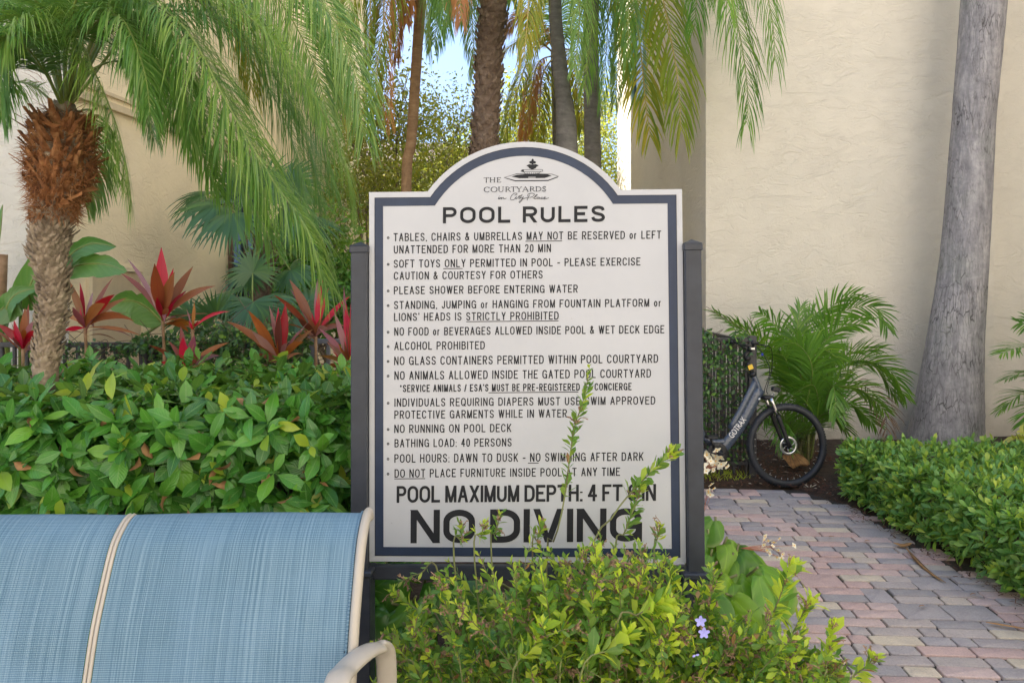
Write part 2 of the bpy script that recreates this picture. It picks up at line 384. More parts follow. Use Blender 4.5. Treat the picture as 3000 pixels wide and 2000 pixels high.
M['litter'] = plain('pale_litter', (.5, .45, .35), .8, stops=[(.3, (.22, .16, .10)), (.6, (.48, .42, .33))], nscale=30)
M['dry'] = plain('dry_leaf', (.40, .22, .08), .7, stops=[(.3, (.20, .10, .04)), (.6, (.40, .22, .09)), (.8, (.52, .33, .15))], nscale=14, bmp=.4, bdist=.003)
# foliage
M['hedge'] = leafmat('glossy_hedge_leaf', [(.020,.09,.016),(.035,.15,.024),(.028,.12,.035),(.055,.20,.03),(.045,.18,.035),(.10,.27,.04)], .18, .17, .5, (.20,.38,.10), veins=.35, spots=.12)
M['hedgeN'] = leafmat('new_hedge_leaf', [(.17,.30,.04),(.26,.36,.06),(.13,.28,.04)], .35, .35, .4)
M['ficus'] = leafmat('ficus_leaf', [(.05,.15,.045),(.07,.20,.06),(.10,.24,.075),(.06,.18,.065),(.16,.32,.06),(.12,.25,.10)], .33, .25, .3, (.3,.42,.15))
M['bush'] = leafmat('bush_leaf', [(.055,.15,.03),(.08,.20,.04),(.06,.17,.05),(.12,.24,.045),(.09,.20,.05),(.17,.28,.05)], .45, .38, .35, (.34,.42,.16), spots=.15)
M['bushN'] = leafmat('new_bush_leaf', [(.28,.42,.06),(.36,.48,.08),(.24,.40,.05)], .45, .45, .3, (.5,.55,.25))
M['bushD'] = plain('dried_flower_heads', (.20,.11,.07), .9, stops=[(.3, (.16,.09,.055)), (.7, (.46,.31,.20))], nscale=60)
M['stem'] = plain('green_stem', (.20,.24,.08), .6, stops=[(.3, (.13,.10,.05)), (.7, (.25,.30,.10))], nscale=6)
M['twig'] = plain('twig', (.13,.09,.06), .8, var=.4)
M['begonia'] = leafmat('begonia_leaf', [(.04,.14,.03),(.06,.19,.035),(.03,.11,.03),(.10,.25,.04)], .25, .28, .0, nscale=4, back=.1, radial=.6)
M['begoniaS'] = leafmat('begonia_leaf_sun_tinted', [(.12,.27,.04),(.18,.34,.05),(.08,.22,.035),(.06,.17,.03)], .33, .4, .0, nscale=4, back=.1, radial=.7)  # brighter copy of the begonia leaf, sunlit look put into its colour
M['petal'] = plain('cream_petal', (.80,.76,.62), .5, var=.06)
M['lilac'] = plain('lilac_petal', (.38,.38,.85), .5, var=.1)
M['yellow'] = plain('yellow_centre', (.85,.5,.05), .5)
M['pinkstem'] = plain('pink_stem', (.45,.16,.10), .5)
M['palm'] = leafmat('palm_leaflet', [(.06,.14,.035),(.09,.18,.045),(.07,.17,.07),(.13,.23,.06),(.10,.20,.05),(.19,.27,.08),(.14,.22,.10)], .36, .33, 0, nscale=3, back=.15, gain=(1.32, 1.38, 1.1))
M['palmY'] = leafmat('yellowing_leaflet', [(.10,.19,.03),(.15,.22,.035),(.25,.25,.05),(.09,.17,.03),(.17,.22,.04),(.12,.20,.04)], .4, .4, 0, nscale=3, back=.1)
M['palmO'] = leafmat('dead_leaflet', [(.34,.19,.08),(.42,.26,.12),(.28,.15,.06),(.36,.28,.12)], .6, .35, 0, nscale=3, back=.05, gain=(1.2, 1, 1))
M['areca'] = leafmat('areca_leaflet', [(.05,.16,.03),(.08,.22,.035),(.04,.13,.03),(.13,.28,.04)], .3, .33, 0, nscale=3, back=.1)
M['fan'] = leafmat('fan_palm_leaf', [(.022,.07,.03),(.035,.10,.045),(.03,.09,.05),(.05,.13,.045)], .34, .2, 0, nscale=3)
M['rachis'] = plain('green_rachis', (.20,.26,.06), .4, var=.25)
M['rachisY'] = plain('yellow_rachis', (.42,.33,.10), .4, var=.25)
M['bop'] = leafmat('banana_like_leaf', [(.04,.13,.04),(.06,.17,.06),(.05,.15,.07),(.08,.2,.06)], .3, .25, .8, (.28,.38,.14), veins=.25, nscale=3)
M['cordO'] = leafmat('bronze_cordyline_leaf', [(.15,.03,.025),(.34,.11,.03),(.22,.05,.03),(.40,.16,.04),(.10,.025,.03),(.28,.10,.05),(.20,.10,.04)], .33, .3, .3, (.22,.02,.03), nscale=8, back=0, gain=(1.0, 1.0, 1.0))
M['cordR'] = leafmat('pink_cordyline_leaf', [(.50,.012,.06),(.60,.02,.09),(.36,.01,.03),(.28,.012,.025)], .33, .4, .25, (.30,.01,.04), nscale=6, back=0, gain=(1.0, 1.0, 1.0))
M['cordP'] = leafmat('mauve_cordyline_leaf', [(.30,.10,.14),(.38,.22,.24),(.22,.05,.09),(.34,.20,.22)], .35, .25, .25, (.35,.03,.08), nscale=6, back=0, gain=(1.0, 1.0, 1.0))
M['vine'] = leafmat('vine_leaf', [(.02,.06,.03),(.03,.09,.04),(.035,.10,.055),(.05,.13,.04),(.03,.085,.055)], .35, .2, .2, nscale=20)
M['treeleaf'] = leafmat('sunlit_tree_leaf', [(.07,.11,.02),(.11,.15,.03),(.16,.20,.04),(.09,.13,.025),(.20,.21,.05)], .45, .4, 0)
M['croton'] = leafmat('yellow_croton_leaf', [(.60,.62,.12),(.70,.68,.20),(.45,.52,.10)], .35, .35, .3, (.75,.65,.2), gain=(1, 1, 1))
def barkmat(name, stops, sc=(6, 6, 1.2), rough=.85, strength=.6, dist=.01, det=18, cracks=True, green=0):
    m, nt, b, out = newmat(name); v = coords(nt); vs_ = coords(nt, sc)
    n1 = noise(nt, vs_, 2.2, 8, .65, .6); n2 = noise(nt, v, det, 7, .7)
    c = ramp(nt, stops, mth(nt, 'ADD', mth(nt, 'MULTIPLY', n1, .6), mth(nt, 'MULTIPLY', n2, .4))).outputs[0]
    h = mth(nt, 'ADD', n1, mth(nt, 'MULTIPLY', n2, .5))
    if cracks:
        vo = N_(nt, 'TexVoronoi', feature='DISTANCE_TO_EDGE', Scale=1.0)
        mp = coords(nt, (34, 34, 4.5)); wv = N_(nt, 'VectorMath', operation='MULTIPLY_ADD'); nz = N_(nt, 'TexNoise', Scale=7.0, Detail=3.0)
        nt.links.new(v, nz.inputs['Vector']); nt.links.new(nz.outputs['Color'], wv.inputs[0]); wv.inputs[1].default_value = (1.2, 1.2, .8); nt.links.new(mp, wv.inputs[2])
        nt.links.new(wv.outputs[0], vo.inputs['Vector'])
        cr = mth(nt, 'SUBTRACT', 1.0, mth(nt, 'MULTIPLY', vo.outputs['Distance'], 14.0), True)
        ms = mth(nt, 'MULTIPLY', cr, mth(nt, 'MULTIPLY', mth(nt, 'SUBTRACT', noise(nt, v, 3.5, 3), .38, True), 4.0, True))
        c = mixc(nt, mth(nt, 'MULTIPLY', ms, .85), c, (.035, .032, .03)); h = mth(nt, 'SUBTRACT', h, mth(nt, 'MULTIPLY', ms, .8))
    if green:
        f = mth(nt, 'MULTIPLY', mth(nt, 'SUBTRACT', noise(nt, v, 1.8, 3), .5, True), green * 4, True); c = mixc(nt, f, c, (.20, .26, .16))
    nt.links.new(c, b.inputs['Base Color']); b.inputs['Roughness'].default_value = rough; b.inputs['Specular IOR Level'].default_value = .25
    bump(nt, h, strength, dist, b); return m
M['royal'] = barkmat('royal_palm_bark', [(.3, (.16,.155,.165)), (.5, (.32,.305,.315)), (.68, (.52,.49,.49))], green=.25)
M['greyb'] = barkmat('grey_palm_bark', [(.3, (.11,.105,.10)), (.55, (.21,.20,.19)), (.75, (.33,.31,.29))], sc=(2, 2, 8), cracks=False)
M['tanb'] = barkmat('tan_palm_bark', [(.3, (.17,.10,.055)), (.55, (.33,.21,.12)), (.75, (.48,.34,.21))], sc=(2, 2, 7), cracks=False)
M['scale'] = barkmat('leaf_scar_bark', [(.28, (.07,.05,.035)), (.5, (.27,.21,.15)), (.7, (.52,.43,.32))], sc=(5, 5, 5), cracks=False, det=45, strength=.4)
M['scaleD'] = barkmat('brown_leaf_scar_bark', [(.25, (.06,.04,.03)), (.5, (.15,.105,.075)), (.7, (.26,.20,.15))], sc=(5, 5, 5), cracks=False, det=45, strength=.4)
M['fiber'] = plain('rusty_fibre', (.30,.13,.05), .85, stops=[(.25, (.10,.035,.015)), (.5, (.30,.12,.04)), (.78, (.50,.28,.13))], nscale=22, bmp=.5, bdist=.004, bscale=90)
M['barkt'] = plain('tree_bark', (.20,.16,.12), .9, var=.3, bmp=.5, bdist=.01)
# ------------------------------------------------------------------ ground, path, deck
def sheet(name, poly, z, mat, **kw):
    me = bpy.data.meshes.new(name); me.from_pydata([(x, y, z) for x, y in poly], [], [tuple(range(len(poly)))]); me.materials.append(mat)
    return link(name, me, kind='structure', **kw)
sheet('ground', [(-400, -300), (400, -300), (400, 900), (-400, 900)], -.06, M['soil'])
sheet('pool_deck', [(-24, -14), (18, -14), (18, -2.0), (-.36, -2.0), (-.36, 2.42), (-24, 2.42)], -.004, M['deck'])
PATH = [(.80, -2.0), (3.3, -2.0), (3.02, 3.3), (2.92, 4.3), (2.80, 5.2), (2.68, 5.95), (2.44, 6.40), (1.40, 6.46), (.95, 5.6), (.80, 4.0)]
def inpoly(x, y, poly):
    c = False; n = len(poly)
    for i in range(n):
        x1, y1 = poly[i]; x2, y2 = poly[(i+1) % n]
        if (y1 > y) != (y2 > y) and x < (x2-x1)*(y-y1)/(y2-y1)+x1: c = not c
    return c
path = sheet('path', PATH, -.012, M['joint'])
def paver_mesh(L, W, v):
    a = Acc(); r = random.Random(v*7+int(L*100)); g = .0042; hx, hy = L/2-g, W/2-g; c = .007 + r.random()*.004
    def ring(ins, z):
        x, y, k = hx-ins, hy-ins, c
        return [(-x+k, -y, z), (x-k, -y, z), (x, -y+k, z), (x, y-k, z), (x-k, y, z), (-x+k, y, z), (-x, y-k, z), (-x, -y+k, z)]
    top = ring(.0045, 0)
    V = ring(0, -.045) + ring(0, -.009) + ring(.0012, -.0025) + [(x+r.uniform(-.0015, .0015), y+r.uniform(-.0015, .0015), 0.0) for x, y, z in top]
    F4 = [(k*8+i, k*8+(i+1) % 8, k*8+8+(i+1) % 8, k*8+8+i) for k in range(3) for i in range(8)] + [(24, 25, 26, 27), (24, 27, 28, 31), (28, 29, 30, 31)]
    a.add(V, F4); me = a.mesh('paver', M['paver'], True); 
    try: me.set_sharp_from_angle(angle=R(28))
    except Exception: pass
    return me, (V, F4)
RS, CS = .0985, .05
pm = {}
def getp(w, h, v):
    k = (w, h, v)
    if k not in pm: pm[k] = paver_mesh(w*CS, h*RS, v)
    return pm[k]
ang = -.06; ca, sa = cos(ang), sin(ang); prs = random.Random(5)
ncol, nrow = 64, 90; occ = np.zeros((nrow+2, ncol+6), bool); placed = []
for r_ in range(nrow):
    c_ = 0
    jit = prs.randint(0, 2)
    while c_ < ncol:
        if occ[r_, c_]: c_ += 1; continue
        free = 1
        while free < 5 and not occ[r_, c_+free]: free += 1
        w = min(free, prs.choice([2, 3, 3, 4, 4, 4, 4, 5])); h = 2 if (w in (3, 4) and prs.random() < .07) else 1
        if free - w == 1: w = free
        occ[r_:r_+h, c_:c_+w] = True
        u = (c_+w/2)*CS + (r_ % 2)*.013; v = (r_+h/2)*RS
        x, y = .55 + u*ca - v*sa, -2.1 + u*sa + v*ca
        if inpoly(x, y, PATH) and inpoly(x+.06, y-.02, PATH+[]) : placed.append((x, y, w, h))
        c_ += w
def psize(t):
    if t[1] < 1: return -1
    px, py = proj((t[0], t[1], 0)); vis = -60 < px < 3080 and py < 2060 and px > 1950
    return (1.0/t[1]**2)*t[2] if vis else -1
placed.sort(key=psize, reverse=True); rest = Acc()
for i, (x, y, w, h) in enumerate(placed):
    if w > 5: w = 5
    me, (V, F) = getp(w, h, prs.randint(0, 2)); rz = ang + prs.gauss(0, .012); z = prs.gauss(0, .0016)
    tx, ty = prs.gauss(0, .005), prs.gauss(0, .004)
    if i < 300 and psize((x, y, w, h)) > 0:
        o = link('paver', me, path); o.location = (x, y, z); o.rotation_euler = (tx, ty, rz)
    else:
        Mx = np.array(Matrix.Rotation(rz, 3, 'Z')); rest.add(np.array(V) @ Mx.T + [x, y, z], F, prs.random())
autosm(rest.build('paver_field', M['paver'], path, kind='stuff'))
# sandy joint litter
# planting beds: gently mounded mulch around the path
def bed(name, x0, x1, y0, y1, nx, ny, skip):
    xs = np.linspace(x0, x1, nx); ys = np.linspace(y0, y1, ny); X, Y = np.meshgrid(xs, ys)
    Z = .012 + .02*np.sin(X*5.1+1)*np.cos(Y*4.3) + rng.normal(0, .006, X.shape)
    V = np.stack([X, Y, Z], -1).reshape(-1, 3)
    for k, (x, y) in enumerate(zip(X.ravel(), Y.ravel())):
        if skip(x, y): V[k, 2] = -.05
    F = [(j*nx+i, j*nx+i+1, (j+1)*nx+i+1, (j+1)*nx+i) for j in range(ny-1) for i in range(nx-1)]
    a = Acc(); a.add(V, F); o = a.build(name, M['soil'], kind='structure'); return o
bed('mulch_bed', -7, 7.6, 2.3, 12.4, 147, 102, lambda x, y: inpoly(x, y, PATH) or (y < 2.46 and x < -.3))

def chips(n, region, mat_, lab, name, smin, smax, curl=0.0):
    a = Acc(); O = []
    while len(O) < n:
        x, y = region(); O.append((x, y))
    O = np.array(O); s = rng.uniform(smin, smax, len(O)); th = rng.uniform(0, 2*pi, len(O))
    T = np.array([(-.5, -.12, 0), (.5, -.09, .05), (.42, .13, .1), (-.45, .1, .02), (0, 0, .16)])
    F = np.array([(0, 1, 4), (1, 2, 4), (2, 3, 4), (3, 0, 4), (0, 3, 2), (0, 2, 1)])
    c, s_ = np.cos(th), np.sin(th); V = np.zeros((len(O), 5, 3)); tt = T[None]*s[:, None, None]*rng.uniform(.6, 1.4, (len(O), 1, 3))
    V[..., 0] = O[:, :1] + tt[..., 0]*c[:, None] - tt[..., 1]*s_[:, None]; V[..., 1] = O[:, 1:] + tt[..., 0]*s_[:, None] + tt[..., 1]*c[:, None]
    V[..., 2] = tt[..., 2] + rng.uniform(.008, .04, (len(O), 1)) + tt[..., 0]*rng.uniform(-.4, .4, (len(O), 1))
    a.add(V.reshape(-1, 3), (np.arange(len(O))[:, None, None]*5 + F[None]).reshape(-1, 3), np.repeat(rng.random(len(O)), 5))
    return a.build(name, mat_, None, False, label=lab, cat='mulch' if 'mulch' in name else 'litter', kind='stuff')
def reg_bike():
    while True:
        x, y = rng.uniform(1.2, 3.2), rng.uniform(6.0, 8.3)
        if not inpoly(x, y, PATH) and not (x > 2.75 and y < 7.2): return x, y
chips(5200, reg_bike, M['mulch'], 'reddish brown mulch chips under the bicycle and palm clump', 'mulch', .012, .045)
chips(420, reg_bike, M['litter'], 'pale bits of dry leaf lying on the mulch under the bicycle', 'leaf_litter', .012, .05)
def reg_edge():
    t = rng.random(); y = 3.4 + 3.0*t; x = np.interp(y, [3.3, 4.3, 5.2, 5.95, 6.4], [2.86, 2.76, 2.66, 2.60, 2.42]) + rng.normal(-.02, .035); return x, y
chips(500, reg_edge, M['mulch'], 'thin line of brown mulch crumbs along the foot of the right hedge', 'mulch', .01, .03)

# ------------------------------------------------------------------ buildings
def prism(acc, poly, z0, z1, mats_per_edge=None, res=None):
    n = len(poly)
    for i in range(n):
        (xa, ya), (xb, yb) = poly[i], poly[(i+1) % n]
        acc.add([(xa, ya, z0), (xb, yb, z0), (xb, yb, z1), (xa, ya, z1)], [(0, 1, 2, 3)], 0, None, mats_per_edge[i] if mats_per_edge else 0)
    acc.add([(x, y, z1) for x, y in poly], [tuple(range(4))] if n == 4 else np.zeros((0, 3), int)) if n == 4 else None
    if n != 4:
        V = [(x, y, z1) for x, y in poly]; c = np.mean(np.array(V), 0); acc.add(V + [tuple(c)], [(i, (i+1) % n, n) for i in range(n)])
lb = thing('stucco_building', 'yellow stucco building behind the left palms and red leaved plants', 'building', loc=(-5, 8, 0))
def child(acc, name, mats, parent, **kw):
    me = acc.mesh(name, mats, kw.pop('smooth', False)); o = link(name, me, parent, **kw); o.location = -parent.location if parent.parent is None else Vector((0, 0, 0)); return o
LW = [(-15, 4.6), (-3.66, 6.2), (-3.27, 10.0), (-3.25, 16.75), (-15, 16.75)]
a = Acc(); prism(a, LW, -.1, 14, [1, 0, 0, 0, 0]); child(a, 'wall', [M['wallL'], M['wallG']], lb)
# smooth panel, trim band, brown framed window on the wall that runs away from the camera
wd = nrm(np.array([.39, 3.8, 0])); wnn = np.array([wd[1], -wd[0], 0]); w0 = np.array([-3.66, 6.2, 0])
def wallbox(acc, s0, s1, z0, z1, d0, d1, mat=0, bev=0):
    V = [w0 + wd*s + wnn*d + np.array([0, 0, z]) for z in (z0, z1) for s, d in ((s0, d0), (s1, d0), (s1, d1), (s0, d1))]
    acc.add(V, [(0,3,2,1),(4,5,6,7),(0,1,5,4),(1,2,6,5),(2,3,7,6),(3,0,4,7)], 0, None, mat)
a = Acc(); wallbox(a, .25, .98, .35, 1.86, -.05, .012); p_ = child(a, 'service_panel', M['trimc'], lb)
a = Acc(); wallbox(a, .21, .25, .3, 1.90, -.02, .035); wallbox(a, .98, 1.02, .3, 1.90, -.02, .035); wallbox(a, .25, .98, 1.86, 1.90, -.02, .035); child(a, 'panel_frame', M['wallL'], lb)
a = Acc(); wallbox(a, .0, 3.8, 3.30, 3.36, -.02, .05); wallbox(a, .0, 3.8, 3.42, 3.45, -.02, .03); child(a, 'trim_band', M['trimc'], lb)
wi = thing('x', None, None); wi.name = 'window'; wi.parent = lb
a = Acc(); 
for s in (2.75, 3.12, 3.48): wallbox(a, s, s+.05, 1.45, 3.0, -.02, .05)
wallbox(a, 2.75, 3.53, 3.0, 3.05, -.02, .05); wallbox(a, 2.75, 3.53, 1.40, 1.45, -.02, .06)
o = link('frame', a.mesh('frame', M['brown'], False), wi); o.location = -lb.location
a = Acc(); wallbox(a, 2.8, 3.48, 1.45, 3.0, -.02, .012); o = link('pane', a.mesh('pane', M['glass'], False), wi); o.location = -lb.location
a = Acc(); wallbox(a, 2.65, 3.7, 1.22, 1.30, -.02, .16); o = link('sill', a.mesh('sill', M['wallG'], False), wi); o.location = -lb.location
a = Acc(); wallbox(a, 2.7, 3.65, -.05, 1.22, -.02, .10); child(a, 'low_wall', M['wallG'], lb)

rb = thing('stucco_building', 'cream stucco building with a blank textured wall behind the bicycle', 'building', loc=(4, 10, 0))
RW = [(2.161, 8.37), (5.37, 8.37), (5.37, 8.62), (14, 8.62), (14, 16), (2.3, 16), (1.905, 13.6), (1.91, 12.0), (2.161, 9.8)]
a = Acc(); n = len(RW)
prism(a, RW, -.1, 14, [0, 0, 0, 0, 0, 0, 0, 1, 1]); child(a, 'wall', [M['wall'], M['wallP']], rb)
# narrow teal framed window set in the shaded return wall
pA, pB = np.array([2.161, 9.8, 0]), np.array([1.91, 12.0, 0]); wd2 = nrm(pB-pA); wn2 = np.array([-wd2[1], wd2[0], 0])
if wn2[0] > 0: wn2 = -wn2
def wb2(acc, s0, s1, z0, z1, d0, d1):
    V = [pA + wd2*s + wn2*d + np.array([0, 0, z]) for z in (z0, z1) for s, d in ((s0, d0), (s1, d0), (s1, d1), (s0, d1))]
    acc.add(V, [(0,1,2,3),(4,7,6,5),(0,4,5,1),(1,5,6,2),(2,6,7,3),(3,7,4,0)])
for (z0, z1, s0, s1) in ((4.6, 5.9, 1.45, 2.0), (2.0, 3.1, 1.45, 2.0)):
    w_ = link('window', None, rb)
    a = Acc(); wb2(a, s0, s1, z0, z1, -.02, .015); o = link('pane', a.mesh('pane', M['glass'], False), w_); o.location = -rb.location
    a = Acc(); wb2(a, s0-.05, s0, z0-.05, z1+.05, -.02, .05); wb2(a, s1, s1+.05, z0-.05, z1+.05, -.02, .05); wb2(a, s0, s1, z1, z1+.05, -.02, .05); wb2(a, s0, s1, z0-.05, z0, -.02, .06)
    o = link('frame', a.mesh('frame', M['teal'], False), w_); o.location = -rb.location

fb = thing('pale_building', 'pale low building glimpsed through the trees beyond the gap', 'building', loc=(-3, 24, 0))
a = Acc(); prism(a, [(-9, 23), (.3, 23), (.3, 30), (-9, 30)], 0, 5.2); child(a, 'wall', [M['wallG']], fb)
a = Acc(); box(a, (-9.4, 22.5, 5.2), (.7, 30.4, 5.42)); V = [(-9.4, 22.5, 5.42), (.7, 22.5, 5.42), (.7, 30.4, 5.42), (-9.4, 30.4, 5.42), (-7, 26, 6.6), (-2, 26, 6.6)]
a.add2(V, [(0, 1, 5, 4), (2, 3, 4, 5)], [(1, 2, 5), (3, 0, 4)]); child(a, 'roof', M['brown'], fb)
for x in (-6.5, -4.2, -2.3, -.8):
    w_ = link('window', None, fb)
    a = Acc(); box(a, (x, 22.97, 2.2), (x+.9, 23.1, 3.6)); o = link('pane', a.mesh('pane', M['glass'], False), w_); o.location = -fb.location
    a = Acc(); box(a, (x-.08, 22.93, 2.12), (x, 23.1, 3.68)); box(a, (x+.9, 22.93, 2.12), (x+.98, 23.1, 3.68)); box(a, (x, 22.93, 3.6), (x+.9, 23.1, 3.68)); box(a, (x, 22.92, 2.12), (x+.9, 23.1, 2.2)); box(a, (x+.43, 22.95, 2.2), (x+.47, 23.1, 3.6))
    o = link('frame', a.mesh('frame', M['wallG'], False), w_); o.location = -fb.location

# two added wings out of view, put in to bounce sunlight into the shade
cb = thing('added_bounce_wing', 'added unseen stucco wing opposite the sign, bouncing sunlight into the shade', 'building', loc=(0, -12, 0))
a = Acc(); prism(a, [(-24, -18), (8, -18), (8, -10), (-24, -10)], -.1, 14); child(a, 'wall', [M['wallC']], cb)
for z in (1.0, 4.4, 7.6, 10.8):
    for x in np.arange(-21, 6, 4.5):
        w_ = link('window', None, cb); w_.location = (x, 2.0, z)
        a = Acc(); box(a, (0, -.05, 0), (1.5, .02, 1.5)); link('pane', a.mesh('pane', M['glass'], False), w_)
        a = Acc(); box(a, (-.08, -.05, -.08), (0, .06, 1.58)); box(a, (1.5, -.05, -.08), (1.58, .06, 1.58)); box(a, (0, -.05, 1.5), (1.5, .06, 1.58)); box(a, (0, -.05, -.08), (1.5, .08, 0)); box(a, (.72, -.03, 0), (.78, .05, 1.5)); link('frame', a.mesh('frame', M['trimc'], False), w_)

cb2 = thing('added_bounce_wing', 'added unseen stucco side wing out past the hedge, bouncing sunlight back', 'building', loc=(10, -4, 0))  # second added wing, an unseen sunlit surface for bounce light
a = Acc(); prism(a, [(8, -18), (16, -18), (16, 8.0), (8, 8.0)], -.1, 14); child(a, 'wall', [M['wallC']], cb2)
for z in (1.0, 4.4, 7.6, 10.8):
    for y in np.arange(-8, 6, 4.5):
        w_ = link('window', None, cb2); w_.location = (-2, y+4, z)
        a = Acc(); box(a, (-.02, 0, 0), (.05, 1.5, 1.5)); link('pane', a.mesh('pane', M['glass'], False), w_)
        a = Acc(); box(a, (-.06, -.08, -.08), (.05, 0, 1.58)); box(a, (-.06, 1.5, -.08), (.05, 1.58, 1.58)); box(a, (-.06, 0, 1.5), (.05, 1.5, 1.58)); box(a, (-.08, 0, -.08), (.05, 1.5, 0)); box(a, (-.05, .72, 0), (.03, .78, 1.5)); link('frame', a.mesh('frame', M['trimc'], False), w_)

# ------------------------------------------------------------------ pool rules sign
SW, SH, SD = 1.223, 1.438, 2.9
SZ = EYE - (1646-HZ)/FPX*SD
sg = thing('pool_rules_sign', 'white arched pool rules sign with navy border between two bronze posts', 'sign', loc=(XP(1543, SD), SD, SZ))
sg.rotation_euler = (-.024, -.006, -.031)
def S(x, y, k=0.0):
    """photo pixel on the sign face -> local point, k metres proud of the face"""
    v = (y - 555) / (1640 + 12*((x-1079)/930) - 555); xl = 1075 + 8*v; xr = 1998 + 19*v; u = (x-xl)/(xr-xl)
    v = (y - 555) / (1640 + 12*u - 555)
    return ((u-.5)*SW, -k, (1-v)*SH)
def outline(d, nseg=28):
    """sign outline inset by d pixels (in px), clockwise from bottom left"""
    cx, cy_, Rr = 1534, 761, 351.7 - d; yt = 555 + d; dx = math.sqrt(Rr**2 - (cy_-yt)**2)
    pts = [(1083+d, 1640-d), (1075+d, yt), (cx-dx, yt)]
    a0 = math.atan2(cy_-yt, -dx); a1 = math.atan2(cy_-yt, dx)
    for k in range(1, nseg): t = a0 + (a1-a0)*k/nseg; pts.append((cx+Rr*cos(t), cy_-Rr*sin(t)))
    pts += [(cx+dx, yt), (1998-d, yt), (2017-d, 1652-d)]
    return pts
def Sn(x, y, k):   # bilinear with exact corner handling for outlines
    return S(x, y, k)
def ngon_plate(acc, pts, k0, k1, mat=0):
    n = len(pts); F = [S(x, y, k1) for x, y in pts]; B = [S(x, y, k0) for x, y in pts]
    me_v = F + B
    acc.append((me_v, [tuple(range(n))[::-1], tuple(range(n, 2*n))] + [(i, (i+1) % n, n+(i+1) % n, n+i) for i in range(n)]))
def py_mesh(name, items, mat, parent, **kw):
    V, F = [], []
    for v, f in items:
        b = len(V); V += [tuple(q) for q in v]; F += [tuple(i+b for i in q) for q in f]
    me = bpy.data.meshes.new(name); me.from_pydata(V, [], F); me.materials.append(mat); me.validate(); return link(name, me, parent, **kw)
it = []; ngon_plate(it, outline(0), -.030, 0.0); py_mesh('panel', it, M['signw'], sg)
# border band: ring between two insets, 1 mm proud
def ringband(d0, d1, k, name, mat):
    A, B = outline(d0), outline(d1); n = len(A)
    V = [S(*p, k) for p in A] + [S(*p, k) for p in B] + [S(*p, -.001) for p in A] + [S(*p, -.001) for p in B]; F = []
    for i in range(n):
        j = (i+1) % n; F += [(i, n+i, n+j, j), (i, j, 2*n+j, 2*n+i), (n+i, 3*n+i, 3*n+j, n+j)]
    return py_mesh(name, [(V, F)], mat, sg)
ringband(18, 42, .0015, 'border', M['navy'])
ringband(16.6, 18, .0022, 'border_groove', M['char'])
# posts with caps, sleeves, cross rails
for sgn in (-1, 1):
    x0 = sgn*(SW/2 + .034); po = link('post', None, sg); 
    a = Acc(); box(a, (x0-.0315, -.032, -SZ-.3), (x0+.0315, .031, 1.222), bev=.003); link('shaft', a.mesh('shaft', M['bronze'], False), po)
    a = Acc(); box(a, (x0-.036, -.0365, 1.198), (x0+.036, .0355, 1.226), bev=.003)
    a.add([(x0-.035, -.0355, 1.226), (x0+.035, -.0355, 1.226), (x0+.035, .0345, 1.226), (x0-.035, .0345, 1.226), (x0, 0, 1.243)], [(0, 1, 4), (1, 2, 4), (2, 3, 4), (3, 0, 4)])
    link('cap', a.mesh('cap', M['bronze'], False), po)
    a = Acc(); box(a, (x0-.047, -.047, -SZ-.3), (x0+.047, .047, -.045), bev=.004); link('sleeve', a.mesh('sleeve', M['bronze'], False), po)
    a = Acc(); box(a, (x0-.055, -.055, -.045), (x0+.055, .055, -.022), bev=.005); link('collar', a.mesh('collar', M['bronze'], False), po)
a = Acc(); box(a, (-SW/2, .008, -.075), (SW/2, .040, -.020), bev=.004); link('cross_rail', a.mesh('cross_rail', M['bronze'], False), sg)
a = Acc(); box(a, (-SW/2, .032, 1.02), (SW/2, .055, 1.07), bev=.004); link('cross_rail', a.mesh('cross_rail', M['bronze'], False), sg)
# stroke alphabet for the engraved sans lettering
def _V(x, a=0, b=1): return ('V', x, a, b)
def _H(y, a=0, b=1): return ('H', y, a, b)
def _D(*q): return ('D',) + q
def _P(*pts): return ('P', pts)
def _arc(cx, cy, rx, ry, a0, a1, n=12): return [(cx+rx*cos(R(t)), cy-ry*sin(R(t))) for t in np.linspace(a0, a1, n)]
def _sm(*pts, n=24): return ('P', tuple((p[0], p[1]) for p in catmull(np.array([(x, y, 0) for x, y in pts], float), n)))
_O = ('C', tuple(_arc(.5, .33, .5, .33, 0, 180, 13) + _arc(.5, .67, .5, .33, 180, 360, 13)))
_Cc = ('P', tuple(_arc(.5, .33, .5, .33, 12, 180, 13) + _arc(.5, .67, .5, .33, 180, 348, 13)))
_S = _sm((.95, .24), (.86, .07), (.5, 0), (.14, .07), (.04, .25), (.2, .42), (.5, .50), (.82, .58), (.98, .76), (.85, .94), (.5, 1), (.13, .93), (.02, .74), n=36)
_bowl = ('P', tuple([(0, 0), (.55, 0)] + _arc(.6, .265, .4, .265, 80, -80, 10) + [(.55, .53), (0, .53)]))
